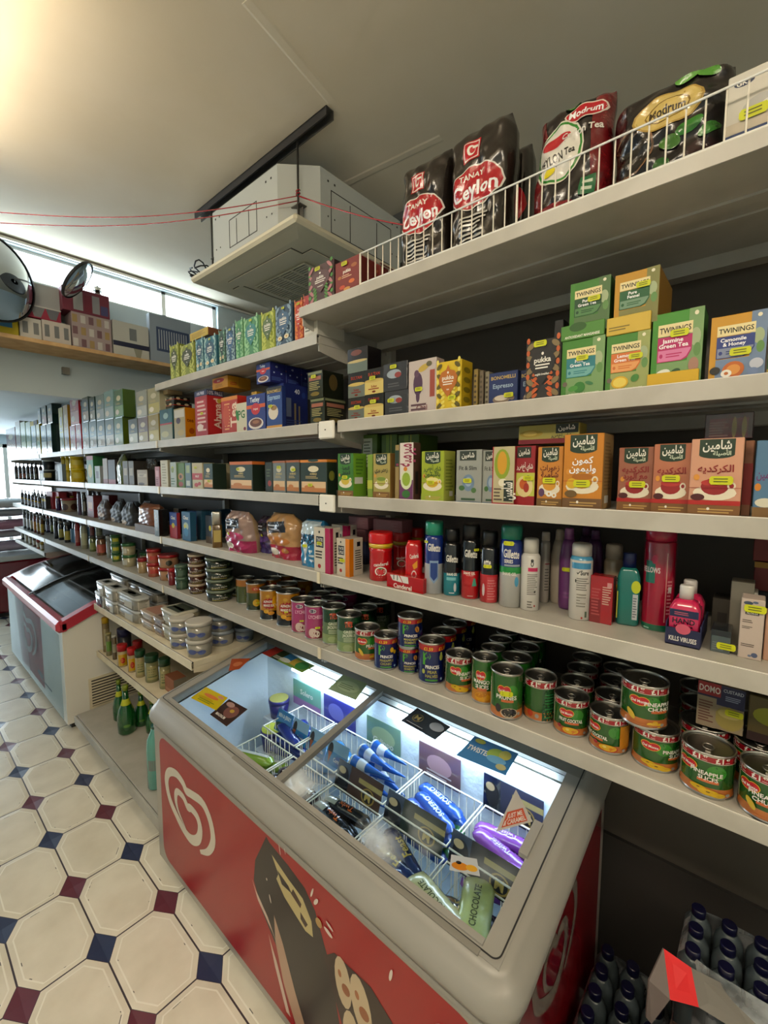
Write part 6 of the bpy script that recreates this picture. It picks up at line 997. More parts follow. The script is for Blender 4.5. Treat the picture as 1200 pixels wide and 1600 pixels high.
def fizz(xl, xr, yt, yb, lb):
    o = cyl_at('S8', xl, xr, yt, yb)
    return turned(o, [('bottle_body', [(.8, 0), (.97, .04), (1, .2), (.98, .36), (.8, .5), (.5, .62), (.34, .72), (.3, .9)], '#0f4a1c', 'green'), ('cap', [(.36, .9), (.36, .985), (.3, 1)], '#8a9a30', 'plastic'), ('neck_label', [(.56, .6), (.53, .615), (.40, .69), (.36, .72)], '#c8cc30', 'card')], lb, 'bottle', 'water_bottle', [('e', .5, .5, .12, .1, '#6a9a40')], (.05, .36, 1.0))
fizz(184, 214, 1076, 1150, 'green mineral water bottle nearest the aisle on the base shelf')
for xl, xr, yt, yb, lb in ((177, 199, 1066, 1128, 'green mineral water bottle behind and left of the nearest one'), (210, 234, 1084, 1137, 'green mineral water bottle behind and right of the nearest one'), (228, 250, 1098, 1148, 'green mineral water bottle half hidden by the freezer corner')): fizz(xl, xr, yt, yb, lb)
o = cyl_at('S8', 231, 259, 1138, 1236); turned(o, [('bottle_body', [(.8, 0), (1, .03), (1, .6), (.85, .78), (.4, .9), (.3, .94)], '#4f8f86', 'teal'), ('cap', [(.33, .94), (.33, 1)], '#2f6f68', 'plastic')], 'pale teal water bottle beside the freezer on the base shelf', 'bottle', 'water_bottle', [('r', .2, .5, .9, .8, '#7f8f8c')], (.05, .6, 1))
# ------------------------------------------------------------------ the swirled heart emblem
HEART = [(.402, -.5, .066), (.672, -.337, .115), (.846, -.086, .15), (.849, .133, .155), (.738, .337, .16), (.517, .456, .16), (.136, .40, .15), (-.045, .37, .15), (-.171, .462, .15), (-.438, .5, .15), (-.731, .38, .16), (-.849, .149, .16), (-.743, -.136, .16), (-.504, -.307, .16), (-.211, -.435, .17), (.076, -.464, .18), (.334, -.315, .17), (.43, -.07, .16), (.335, .098, .15), (.116, .13, .14), (-.009, .084, .14), (-.163, .188, .13), (-.403, .174, .12), (-.478, .012, .12), (-.402, -.187, .08), (-.101, -.382, .02)]
def stroke(pts, cx, cy, sx, sy, wf, col, flip=1):
    """thick smooth line through the points, as small four-sided pieces in face fractions"""
    P = []
    for i in range(len(pts)-1):
        p0, p1, p2, p3 = pts[max(0, i-1)], pts[i], pts[i+1], pts[min(len(pts)-1, i+2)]
        for k in range(4):
            t = k/4; P.append([.5*((2*b)+(-a+c)*t+(2*a-5*b+4*c-d)*t*t+(-a+3*b-3*c+d)*t**3) for a, b, c, d in zip(p0, p1, p2, p3)])
    P.append(list(pts[-1])); L, Rr = [], []
    for i, p in enumerate(P):
        a, b = P[max(0, i-1)], P[min(len(P)-1, i+1)]; dx, dy = b[0]-a[0], b[1]-a[1]; n = math.hypot(dx, dy) or 1; w = p[2]*wf/2
        L.append((cx+flip*(p[0]-dy/n*w)*sx, cy+(p[1]+dx/n*w)*sy)); Rr.append((cx+flip*(p[0]+dy/n*w)*sx, cy+(p[1]-dx/n*w)*sy))
    return [('p', [L[i], L[i+1], Rr[i+1], Rr[i]], col) for i in range(len(P)-1)]
def rrect(x0, y0, x1, y1, rx, ry, col):
    P = []
    for cx, cy, a0 in ((x1-rx, y1-ry, 0), (x0+rx, y1-ry, 90), (x0+rx, y0+ry, 180), (x1-rx, y0+ry, 270)):
        for k in range(6): a = R(a0+k*18); P.append((cx+rx*math.cos(a), cy+ry*math.sin(a)))
    return ('p', P, col)
def emblem_print(b, els, w, h, fmap, col, first=3, m='gloss'):
    """all pieces of one stroke lie in one layer"""
    for e in els:
        tr, c = tris_of(e, w, h)
        for t in tr: b.face([fmap(x, y, .0003*first) for x, y in t], col, m)
# ------------------------------------------------------------------ near ice cream freezer
FX0, FX1, FY0, FY1 = .652, 1.285, .285, 1.765; FS = math.tan(R(12.2)); FZ = .715      # slope of the lid, height of its front edge
root = empty('ice_cream_freezer', ((FX0+FX1)/2, (FY0+FY1)/2, 0), 0, 'chest ice cream freezer with sloping glass lids and a red poster front', 'freezer'); cx_, cy_ = (FX0+FX1)/2, (FY0+FY1)/2
lx0, lx1, ly0, ly1 = FX0-cx_, FX1-cx_, FY0-cy_, FY1-cy_; TP_ = 0.045
def zt(x): return FZ-.045+(x-lx0)*FS
gx0, gx1, gyA, gyB = .672+.022-cx_, 1.135-cx_, .345-cy_, 1.70-cy_      # lid opening
b = MB(); zb0 = .055
# outer cabinet walls (open at the top over the well)
def wallbox(x0, x1, y0, y1, z0=zb0):
    v = [(x0, y0, z0), (x1, y0, z0), (x1, y1, z0), (x0, y1, z0), (x0, y0, zt(x0)), (x1, y0, zt(x1)), (x1, y1, zt(x1)), (x0, y1, zt(x0))]
    b.add(v, [(0, 3, 2, 1), (4, 5, 6, 7), (0, 1, 5, 4), (1, 2, 6, 5), (2, 3, 7, 6), (3, 0, 4, 7)], '#b4afa4', 'plastic')
wallbox(lx0, gx0-.002, ly0, ly1); wallbox(gx1+.002, lx1, ly0, ly1); wallbox(gx0-.002, gx1+.002, ly0, gyA-.002); wallbox(gx0-.002, gx1+.002, gyB+.002, ly1); b.box(gx0, gx1, gyA, gyB, zb0, .18, '#b4afa4', 'plastic'); b.build('cabinet', root)
b = MB()   # white frosty well
for q in (((gx0, gyA), (gx1, gyA)), ((gx1, gyA), (gx1, gyB)), ((gx1, gyB), (gx0, gyB)), ((gx0, gyB), (gx0, gyA))):
    (xa, ya), (xb, yb_) = q; N_ = 12
    for i in range(N_):
        s0, s1 = i/N_, (i+1)/N_; p0 = (xa+(xb-xa)*s0, ya+(yb_-ya)*s0); p1 = (xa+(xb-xa)*s1, ya+(yb_-ya)*s1)
        b.face([(p1[0], p1[1], .19), (p0[0], p0[1], .19), (p0[0], p0[1], zt(p0[0])+.004), (p1[0], p1[1], zt(p1[0])+.004)], '#ccc', 'liner')
b.box(gx0, gx1, gyA, gyB, .181, .19, m='liner'); b.build('well', root)
# rim: a moulded band swept all round, then the flat lid frame
def ring(name, prof, m, rx=.05, inner=None):
    """profile of (outward, up) pairs swept round a rounded rectangle in the plane of the lid"""
    path = []; c = .04
    for (px_, py_, a0) in ((lx1-c, ly0+c, -90), (lx1-c, ly1-c, 0), (lx0+c, ly1-c, 90), (lx0+c, ly0+c, 180)):
        for k in range(7): a = R(a0+k*15); path.append((px_+c*math.cos(a), py_+c*math.sin(a), math.cos(a), math.sin(a)))
    b = MB(); vs = []; n = len(prof)
    for x, y, nx, ny in path:
        for o, u in prof: X_ = x+nx*o; vs.append((X_, y+ny*o, zt(x+nx*min(o, 0))+u))
    fs = []
    for i in range(len(path)):
        for j in range(n-1):
            i2 = (i+1) % len(path); fs.append((i*n+j, i2*n+j, i2*n+j+1, i*n+j+1))
    b.add(vs, fs, '#888', m, True); b.build(name, root)
ring('rim_lower_band', [(-.002, -.075), (.004, -.07), (.014, -.055), (.012, -.045)], 'grey'); ring('rim_groove', [(.012, -.045), (.006, -.043), (.005, -.032), (.014, -.03)], 'dgrey')
ring('rim_upper_band', [(.014, -.03), (.024, -.024), (.027, -.01), (.024, .004), (.010, .022), (.004, .026), (-.002, .036), (-.010, .042), (-.022, .043)], 'grey'); ring('lid_seam', [(-.0235, .0452), (-.0265, .0452)], 'black')
b = MB(); zz = lambda x, o=0: zt(x)+.041+o      # lid frame
def slab(x0, x1, y0, y1, o0, o1, m, col='#888'):
    v = [(x0, y0, zz(x0, o0)), (x1, y0, zz(x1, o0)), (x1, y1, zz(x1, o0)), (x0, y1, zz(x0, o0)), (x0, y0, zz(x0, o1)), (x1, y0, zz(x1, o1)), (x1, y1, zz(x1, o1)), (x0, y1, zz(x0, o1))]
    b.add(v, [(0, 3, 2, 1), (4, 5, 6, 7), (0, 1, 5, 4), (1, 2, 6, 5), (2, 3, 7, 6), (3, 0, 4, 7)], col, m)
slab(lx0+.016, gx0, ly0+.02, ly1-.02, -.03, .003, 'grey'); slab(gx1, lx1-.016, ly0+.02, ly1-.02, -.03, .003, 'dgrey'); slab(gx0, gx1, ly0+.02, gyA, -.03, .003, 'grey'); slab(gx0, gx1, gyB, ly1-.02, -.03, .003, 'grey'); b.build('lid_frame', root)
ym = 1.0-cy_
b = MB(); slab(gx0+.001, gx1, ym+.012, gyB-.001, -.004, -.001, 'glass'); b.build('glass_lid', root)
b = MB(); slab(gx0+.001, gx1, gyA+.001, ym-.012, -.010, -.007, 'frost'); b.build('glass_lid', root)
b = MB(); slab(gx0-.004, gx1+.004, ym-.012, ym+.012, -.012, .006, 'dgrey'); b.build('lid_divider', root)
b = MB(); slab(gx0-.012, gx0+.0, gyA, gyB, .0031, .007, 'grey'); slab(gx0-.03, gx0-.018, gyA, ym+.2, .0031, .005, 'dgrey'); b.build('lid_track', root)
b = MB(); slab(gx0+.18, gx0+.27, gyA-.004, gyA+.016, -.001, .009, 'grey'); b.build('handle', root)
for y0_, y1_ in ((.375-cy_, .93-cy_), (1.07-cy_, 1.46-cy_)):
    b = MB(); xx = gx1-.012; b.box(xx-.034, xx+.006, y0_, y1_, zz(xx)-.045, zz(xx)-.028, m='tube', bev=.006); b.build('light_tube', root)
fw, fh = ly1-ly0, zt(lx0)-.075-zb0
def fmx(x, y, o): return (lx0-o, -x, zb0+y)      # front panel: viewed from the aisle, right is -Y
b = MB(); art = [rrect(.03, .045, .975, .985, .035, .09, '#b01c22')]
print_on(b, art, fw, fh, fmx, 'plastic', eps=.0004)
hy = 1-(1.489-FY0)/fw
PX_ = lambda Y: (FY1-Y)/fw
PZ_ = lambda z: (z+CAMH-zb0)/fh
def inf(pts, col): return ('p', [(PX_(Y), PZ_(z)) for Y, z in pts], col)
bits = [inf([(1.0, -1.02), (.985, -1.03), (.9, -1.045), (.83, -1.065), (.79, -1.1), (.74, -1.2), (.70, -1.35), (.68, -1.53), (.83, -1.53), (.93, -1.36), (1.03, -1.27), (1.07, -1.2), (1.06, -1.13)], '#2c2320'),
        inf([(.975, -1.06), (.9, -1.085), (.84, -1.1), (.805, -1.14), (.80, -1.18), (.83, -1.185), (.87, -1.17), (.92, -1.15), (.955, -1.12), (.945, -1.1)], '#cfc08c'),
        inf([(.88, -1.10), (.845, -1.12), (.85, -1.135), (.89, -1.12)], '#5a4030'), inf([(.85, -1.145), (.82, -1.16), (.83, -1.175), (.85, -1.165)], '#4a3428'), inf([(.95, -1.09), (.90, -1.105), (.885, -1.118), (.93, -1.12)], '#2c2320'),
        inf([(.97, -1.24), (.93, -1.3), (.88, -1.4), (.8, -1.53), (.86, -1.53), (.93, -1.42), (.965, -1.32)], '#c8a890'), inf([(1.08, -1.2), (1.05, -1.25), (.98, -1.3), (.96, -1.32), (1.0, -1.27), (1.06, -1.225)], '#e0c8b8'),
        inf([(1.0, -1.32), (.96, -1.38), (.9, -1.5), (.92, -1.5), (.97, -1.4)], '#e0c8b8')]
def nut(Y, z, rY, rz, rot, col='#d8c4a4', c2='#a8683c'):
    e = ('e', PX_(Y), PZ_(z), rY/fw, rz/fh, col, rot); return [e, ('e', PX_(Y-.01), PZ_(z-.012), rY*.5/fw, rz*.22/fh, c2, rot), ('e', PX_(Y+rY*.4), PZ_(z+rz*.25), rY*.22/fw, rz*.15/fh, '#b87848', rot)]
bits += [inf([(.76, -1.2), (.72, -1.16), (.6, -1.15), (.5, -1.2), (.42, -1.3), (.42, -1.5), (.6, -1.53), (.66, -1.4)], '#3a2018')]
for a in ((.69, -1.215, .028, .062, 8), (.63, -1.225, .032, .07, 14), (.66, -1.34, .03, .07, 5), (.57, -1.33, .035, .07, 22), (.5, -1.27, .035, .06, 30), (.6, -1.44, .04, .06, -10), (.5, -1.42, .03, .06, 10), (.45, -1.36, .02, .06, 24)): bits += nut(*a)
for Y, z, rY, rz, rot in ((.915, -1.0, .002, .02, 18), (.935, -1.02, .002, .015, 14), (.80, -1.055, .003, .016, -20), (.785, -1.07, .005, .014, -35), (.735, -1.10, .014, .004, -20), (.74, -1.12, .016, .006, -14), (1.0, -1.15, .003, .004, 0), (.985, -1.2, .003, .012, 20), (.44, -1.12, .004, .014, 15), (.54, -1.07, .004, .016, -12)): bits.append(('e', PX_(Y), PZ_(z), rY/fw, rz/fh, '#e8dcd0', rot))
bits += [('e', PX_(.775), PZ_(-1.12), .012/fw, .012/fh, '#c8a468'), ('e', PX_(.39), PZ_(-1.1), .04/fw, .03/fh, '#e0d4c8', -30), ('e', PX_(.39), PZ_(-1.1), .033/fw, .024/fh, '#b02a2c', -30)]
print_on(b, [(e) for e in bits], fw, fh, lambda x, y, o: fmx(x, y, o+.0006), 'plastic', eps=.00004)
emblem_print(b, stroke(HEART, PX_(1.489), PZ_(-1.211), .2068/fw, .2068/fh, 1, '#e4dccc'), fw, fh, fmx, '#e4dccc', 4, 'plastic'); b.build('front_poster', root)
sw = lx1-lx0; b = MB()      # red side panel, top edge following the sloping lid
fms = lambda x, y, o: (x, ly0-o, zb0+y)
zt2 = lambda x: zt(x)-.085-zb0
P = [(lx0+.03, .1)]+[(lx0+.03, zt2(lx0)-.03), (lx0+.06, zt2(lx0+.06))]+[(lx1-.06, zt2(lx1-.06)), (lx1-.03, zt2(lx1)-.05), (lx1-.03, .1), (lx1-.08, .03), (lx0+.08, .03)]
for t in tessellate_polygon([[Vector((x, y, 0)) for x, y in P]]): b.face([fms(P[i][0], P[i][1], .0006) for i in t][::1], '#9c1f2c', 'gloss')
for e in stroke(HEART, .5, .5, 1, 1, 1, '#fff'):
    b.face([fms((.915-cx_)+(x-.5)*.15, .50+(y-.5)*.21, .0012) for x, y in e[1]], '#a89c90', 'gloss')
b.build('side_poster', root)
b = MB()
for sx in (lx0+.06, lx1-.06):
    for sy in (ly0+.08, ly1-.08): b.lathe([(.02, 0), (.022, .05), (.03, .0555)], '#333', 'black', n=14, cx=sx, cy=sy)
b.build('castors', root)['kind'] = 'thing'
def on_lid(u, v):
    """point where the sight line through a pixel meets the glass"""
    d = ray(u, v); z0 = FZ-.045+.041-CAMH; t = (z0-FX0*FS)/(d[2]-FS*d[0]); return d*t
def lid_sticker(pts, art, label, lift=.0045, nm='lid_sticker'):
    P = [on_lid(u, v) for u, v in pts]; b = MB(); c = sum(P)/len(P); o = [Vector((p[0]-cx_, p[1]-cy_, p[2]+CAMH+lift)) for p in P]
    b.face(o, art[0], 'gloss'); b.face([p-Vector((0, 0, .0006)) for p in reversed(o)], '#d8d8d0', 'card'); A_, B_, C_, D_ = o[0], o[1], o[2], o[-1]
    def bl(x, y, e): p = (D_+(C_-D_)*x)*(1-y)+(A_+(B_-A_)*x)*y; return p+Vector((0, 0, e))
    for k, e in enumerate(art[1]):
        tr, cc = tris_of(e, 1, 1)
        for t in tr: b.face([bl(x+.5, y, .0003*(k+1)) for x, y in t], cc, 'gloss')
    ob = b.build(nm, root); ob['label'] = label
lid_sticker([(322, 1075), (356, 1092), (338, 1112), (298, 1092)], ('#d8c41c', [('e', .5, .6, .3, .12, '#e08a48'), ('e', .4, .35, .3, .1, '#c8b010'), ('e', .8, .8, .12, .1, '#d8a080'), ('l', .2, .1, .8, .3, 2, '#8a9a30')]), 'yellow ice cream sticker')
lid_sticker([(358, 1094), (387, 1110), (354, 1137), (328, 1118)], ('#4a302c', [('e', .6, .55, .3, .3, '#8a6058'), ('e', .6, .6, .1, .08, '#c8a848'), ('t', 'MAGNUM', .4, .2, .12, W_, .5), ('e', .3, .8, .2, .12, '#b89890')]), 'brown ice cream sticker')
lid_sticker([(362, 1031), (392, 1030), (374, 1047), (357, 1050)], ('#b8603c', [('e', .5, .5, .3, .2, '#d88a60')]), 'small orange cone shaped sticker')
lid_sticker([(431, 1012), (492, 1042), (472, 1053), (409, 1022)], ('#8fae58', [('r', 0, 0, .22, 1, '#b8443c'), ('r', .22, 0, .4, 1, '#4a5a38'), ('r', .4, .3, .6, 1, '#4a90b8'), ('r', .6, .2, .8, .8, '#d8b850'), ('e', .85, .5, .12, .4, '#4f9a4c'), ('e', .5, .3, .12, .2, '#e8e8d8'), ('l', .25, .1, .55, .4, 3, '#d8d0c0')]), 'long strip of ice cream pictures')
lid_sticker([(536, 1056), (574, 1070), (556, 1096), (512, 1078)], ('#9aa878', [('e', .5, .5, .4, .3, '#b0bc88'), ('l', .2, .3, .8, .6, 3, '#7f8c60')]), 'back of a round sticker')
lid_sticker([(652, 1108), (704, 1138), (680, 1158), (626, 1128)], ('#1c1a24', [('e', .25, .55, .14, .24, '#8a7a50'), ('e', .25, .55, .11, .19, '#1c1a24'), ('t', 'M', .25, .55, .24, '#c8b078', .14), ('e', .78, .6, .18, .25, '#b8b8bc'), ('l', .1, .1, .6, .2, 1, '#a8a8a8')]), 'black and gold sticker')
lid_sticker([(742, 1152), (810, 1180), (790, 1214), (713, 1182)], ('#3f86b8', [('t', 'TWISTER', .3, .5, .2, W_, .5), ('e', .65, .6, .2, .25, '#b8cc50'), ('e', .8, .7, .12, .2, '#d8cc60'), ('e', .7, .4, .2, .15, '#7fb8d8'), ('e', .85, .2, .1, .12, '#c8c088'), ('e', .2, .85, .12, .1, '#c8c048')]), 'blue sticker with swirled ice cream')
lid_sticker([(806, 1236), (806, 1236), (832, 1286), (775, 1302)], ('#c8c0b4', [('r', .12, .05, .88, .42, '#c8582c'), ('t', 'JUST ME', .5, .3, .12, '#e8d8c8', .6), ('t', '& CARAMEL', .5, .14, .12, '#e8d8c8', .7)]), 'triangular orange and white sticker')
lid_sticker([(705, 1338), (745, 1345), (750, 1372), (702, 1362)], ('#c8ccd0', [('e', .35, .35, .3, .25, '#d8902c'), ('e', .75, .35, .2, .2, '#e0b040'), ('e', .3, .55, .1, .1, '#2a2424')]), 'torn white and orange sticker')
# wire baskets and ice creams in the well
def well(u, v, z): p = onz(u, v, z-CAMH); return p[0], p[1]
XW0, XW1 = FX0+.045, gx1+cx_-.01
def basket(y0, y1, z0, z1, x0, x1, label):
    r_ = empty('wire_basket', ((x0+x1)/2, (y0+y1)/2, z0), 0, label, 'basket', 'wire baskets in the near freezer'); hx, hy, hz = (x1-x0)/2, (y1-y0)/2, z1-z0
    b = MB(); b.tube([(-hx, -hy, hz), (hx, -hy, hz), (hx, hy, hz), (-hx, hy, hz)], .003, m='wire', closed=True); b.build('rim', r_)
    for s in (-1, 1):
        b = MB(); n = int((x1-x0)/.025)
        for i in range(1, n): x = -hx+2*hx*i/n; b.tube([(x, s*hy, 0), (x, s*hy, hz)], .0014, n=4)
        b.build('side_grid', r_)
        b = MB(); n = int((y1-y0)/.025)
        for i in range(1, n): y = -hy+2*hy*i/n; b.tube([(s*hx, y, 0), (s*hx, y, hz)], .0014, n=4)
        b.build('side_grid', r_)
    b = MB(); n = int((y1-y0)/.03)
    for i in range(n+1): y = -hy+2*hy*i/n; b.tube([(-hx, y, 0), (hx, y, 0)], .0014, n=4)
    b.build('base_grid', r_)
XM = .905
BK = [(1.21, 1.40, 'back'), (1.0, 1.2, 'back'), (.79, .99, 'back'), (.57, .78, 'back'), (.36, .56, 'back')]
nth = ('first', 'second', 'third', 'fourth', 'fifth')
ZB_ = .43
for i, (y0, y1, s) in enumerate(BK):
    basket(y0, y1, ZB_, ZB_+.2, XM+.005, XW1-.02, 'white wire basket, %s from the left along the back of the freezer' % nth[i])
    basket(y0, y1, ZB_-.02, ZB_+.17, XW0+.015, XM-.005, 'white wire basket, %s from the left along the front of the freezer' % nth[i])
def wrapper(x, y, z, L, w, h, yaw, col, label, art=(), tiltx=0, m='foil', nm='wrapped_ice_cream', grp=None):
    r_ = empty(nm, (x, y, z), yaw, label, 'ice cream', grp); r_.rotation_euler = (tiltx, 0, yaw); b = MB(); vs = []; n, k = 16, 10
    for i in range(n+1):
        t = i/n*2-1; e = (1-abs(t)**6)**.5 if abs(t) < 1 else 0; e = max(e, .06); ww = w/2*(1 if abs(t) < .86 else .92)
        for j in range(k):
            a = 2*math.pi*j/k; vs.append((t*L/2, ww*math.cos(a)*(.25+.75*min(1, e+.3)), h/2*math.sin(a)*e+h/2+.0012*math.sin(i*2.3+j)))
    fs = [(i*k+j, i*k+(j+1) % k, (i+1)*k+(j+1) % k, (i+1)*k+j) for i in range(n) for j in range(k)]
    b.add(vs, fs, col, m, True)
    for q, el in enumerate(art):
        tr, c = tris_of(el, L, w)
        for t in tr:
            for s_ in split(t, .012): b.face([(X_, Y_-w/2, h/2+h/2*math.sqrt(max(0, 1-((Y_-w/2)/(w/2))**2))*max(.1, (1-abs(2*X_/L)**6))**.5+.0016+.0003*q) for X_, Y_ in s_], c, 'gloss')
    b.build('wrapper', r_); return r_
def cone_ic(x, y, z, L, r, yaw, tilt, col, top, label, grp=None):
    r_ = empty('ice_cream_cone', (x, y, z), 0, label, 'ice cream', grp); r_.rotation_euler = (0, R(90+tilt), yaw); b = MB()
    b.lathe([(.002, -L/2), (r*.5, 0), (r, L/2)], col, 'foil', n=18, cap=False); b.lathe([(r*1.0, L/2), (r*1.04, L/2+.006), (r*.2, L/2+.008)], top, 'plastic', n=18, cap=True); b.lathe([(r*.62, L*.12), (r*.86, L*.33)], '#e0e4ec', 'foil', n=18, cap=False, sx=1.02, sy=1.02); b.build('cone_wrapper', r_); return r_
rr = random.Random(5)
MAG = [('t', 'MAGNUM', .5, .5, .3, '#d8c080', .6), ('e', .8, .5, .08, .2, '#8a6a48')]
fills = [  # (basket, back/front, colour, words, label)
 (0, 1, '#2c3f90', 'blue', 5, []), (0, 0, '#9fb84a', 'lime striped', 5, [('r', .1, .3, .9, .6, '#e0e0d8')]),
 (1, 1, '#4a8fc0', 'pale blue', 3, []), (1, 0, '#3a1a1c', 'maroon and white', 5, [('r', .2, .2, .8, .7, '#d8d0c0'), ('t', 'Magnum', .5, .45, .3, '#3a2420', .5)]),
 (2, 1, '#2f6fc0', 'bright blue cone', 6, []), (2, 0, '#17161a', 'black and gold', 6, [('t', 'Twix', .5, .5, .4, '#c86a28', .4), ('r', .7, .2, .95, .8, '#b8b8a8')]),
 (3, 1, '#2f64b8', 'blue and green', 6, [('t', 'SOLERO', .5, .5, .35, '#d8e0e8', .6)]), (3, 0, '#1c3468', 'navy', 6, [('t', 'Feast', .5, .5, .5, '#d8c060', .5)]),
 (4, 1, '#a05cb8', 'violet', 6, [('t', 'Twister', .5, .5, .3, '#e0c8e8', .5)]), (4, 0, '#2c2024', 'dark', 5, MAG)]
for bi, back, col, wd_, n, art in fills:
    y0, y1, _ = BK[bi]; xa, xb = (XM+.03, XW1-.05) if back else (XW0+.04, XM-.03); zb_ = (ZB_ if back else ZB_-.02)+.006
    for k in range(n+3):
        lay = k//3;  xx = xa+(xb-xa)*((k % 3)+.5)/3; yy = (y0+y1)/2+rr.uniform(-.012, .012); zz_ = zb_+.085+lay*.037
        place = '%s wrapped ice cream, %s %s, %s basket from the left, %s row' % (wd_, ('left', 'middle', 'right')[k % 3], ('low', 'upper', 'topmost')[min(lay, 2)], nth[bi], 'back' if back else 'front')
        if bi == 2 and back: cone_ic(xx, yy, zz_+.05+.012*lay, .14, .022, R(90+rr.uniform(-9, 9)), rr.uniform(-4, 4), '#2f6fc0', '#d8d8d0', place)
        else:
            c_ = '#2f8a44' if (bi == 3 and back and k in (1, 4)) else col
            wrapper(xx, yy, zz_, .172, min(.062, (xb-xa)/3*.98), .034, R(90+rr.uniform(-30, 30)), c_, place.replace('blue and green', 'green' if c_ == '#2f8a44' else 'blue'), art)
def card(y0, y1, x, z0, h, art, label, col='#201c22'):
    r_ = empty('flavour_card', (x, (y0+y1)/2, z0), R(-90), label, 'sign card'); w = y1-y0; b = MB(); b.box(-w/2, w/2, -.001, .001, 0, h, col, 'gloss'); print_on(b, art, w, h, f_front(-.001)); b.build('card', r_); r_.rotation_euler = (R(-20), 0, R(-90))
MC = lambda c: [('r', .3, .0, 1, 1, c), ('r', .5, .62, 1, .78, '#b8a468'), ('e', .74, .34, .14, .26, '#b89a50'), ('e', .74, .34, .115, .21, '#241c1c'), ('t', 'M', .74, .34, .28, '#d8bc70', .14), ('e', .16, .5, .12, .34, '#1c1412'), ('e', .12, .7, .08, .12, '#d0b890')]
CC = [('r', 0, .55, 1, 1, '#9ab8cc'), ('e', .17, .6, .12, .28, '#3a3030'), ('p', [(.08, .5), (.26, .5), (.17, .05)], '#b86a40'), ('e', .64, .28, .2, .2, '#2f6fb0'), ('t', 'Cornetto', .64, .28, .16, W_, .5)]
card(.37, .56, XM-.006, ZB_+.165, .085, MC('#3c3430'), 'black and gold flavour card with an M, rightmost one'); card(.58, .78, XM-.006, ZB_+.165, .085, MC('#2c3a28'), 'dark green flavour card with an M, middle one'); card(.80, .99, XM-.006, ZB_+.165, .085, MC('#5a3a24'), 'brown flavour card with an M, leftmost one')
card(1.01, 1.11, XM+.06, ZB_+.16, .08, CC, 'blue cone flavour card nearest the middle bar', '#3f8fc0'); card(1.115, 1.21, XM+.06, ZB_+.16, .08, CC, 'blue cone flavour card, second from the middle bar', '#3f8fc0')
card(1.22, 1.31, XM+.06, ZB_+.16, .08, CC, 'blue cone flavour card, third from the middle bar', '#3f8fc0'); card(1.315, 1.41, XM+.06, ZB_+.16, .08, [('r', 0, .5, 1, 1, '#3f86b8'), ('t', 'BEN & JERRY', .5, .75, .16, W_, .8), ('e', .4, .25, .4, .2, '#2f5a3a')], 'blue card with white lettering beside the tubs', '#4a90b8')
bx_ = It()
for u, v, z, lb, tp in ((436, 1092, .62, 'purple ice cream tub with a yellow lid print, further back', '#c8c070'), (425, 1140, .58, 'purple ice cream tub with a yellow and green lid print, nearer', '#c8cc50')):
    x, y = well(u, v, z); o = It(); o.X = x; o.Y = y; o.z = z-.075-CAMH; o.r = .045; o.h = .08; o.rz = R(-60); turned(o, [('tub_body', [(.8, 0), (.97, .8)], '#3a3478', 'plastic'), ('lid', [(1, .8), (1, .97), (.94, 1)], '#4a4488', 'plastic'), ('lid_print', [(.9, 1), (.9, 1.01)], tp, 'card')], lb, 'ice cream tub', 'ice_cream_tub')
    root_ = o.root; b = MB(); b.box(-.05, .05, -.05, .05, .191, CAMH+o.z-.0005, '#d8dce4', 'plastic', .004); ob = b.build('ice_cream_carton', None, (x, y, 0)); tag(ob, 'pale carton under the purple tub, %s' % ('further back' if z == .62 else 'nearer'), 'carton')
for k, (x, y, yw, c_, nm) in enumerate(((.83, .44, 20, '#c8cc88', 'pale green and white wrapped ice cream lying against the frosty front glass'), (.78, .52, 75, '#cfc898', 'cream wrapped ice cream by the front right corner'))):
    wrapper(x, y, ZB_+.16, .17, .075, .03, R(yw), c_, nm, [('t', 'CHOCOLATE', .5, .5, .2, '#6a6a48', .6)])
# ------------------------------------------------------------------ far ice cream freezer with a red rim
GX0 = .668; GY0, GY1 = 3.15, 4.86; GH = .70
root = empty('ice_cream_freezer', (GX0+.31, (GY0+GY1)/2, 0), 0, 'older white ice cream freezer with a red rim and curved dark glass', 'freezer'); L_ = (GY1-GY0)/2
prof = [(-.31, GH), (-.15, GH+.07), (.0, GH+.115), (.15, GH+.135), (.31, GH+.14)]
def gz(x):
    for (a, za), (c, zc) in zip(prof, prof[1:]):
        if x <= c: return za+(zc-za)*(x-a)/(c-a)
    return prof[-1][1]
b = MB(); P = [(-.31, .05)]+[(x, z-.05) for x, z in prof]+[(.31, .05)]; n = len(P)
b.add([(x, -L_, z) for x, z in P]+[(x, L_, z) for x, z in P], [tuple(range(n)), tuple(range(n, 2*n))[::-1]]+[(i, n+i, n+(i+1) % n, (i+1) % n) for i in range(n)], '#888', 'white'); b.build('cabinet', root)
b = MB()
for s in (-1, 1):
    for (a, za), (c, zc) in zip(prof, prof[1:]): 
        y0, y1 = sorted((s*(L_+.015), s*(L_-.05))); b.add([(a, y0, za-.06), (c, y0, zc-.06), (c, y1, zc-.06), (a, y1, za-.06), (a, y0, za+.005), (c, y0, zc+.005), (c, y1, zc+.005), (a, y1, za+.005)], [(0, 3, 2, 1), (4, 5, 6, 7), (0, 1, 5, 4), (1, 2, 6, 5), (2, 3, 7, 6), (3, 0, 4, 7)], '#888', 'red')
b.box(-.34, -.27, -L_-.015, L_+.015, GH-.065, GH+.008, m='red', bev=.018); b.build('rim', root)
b = MB()
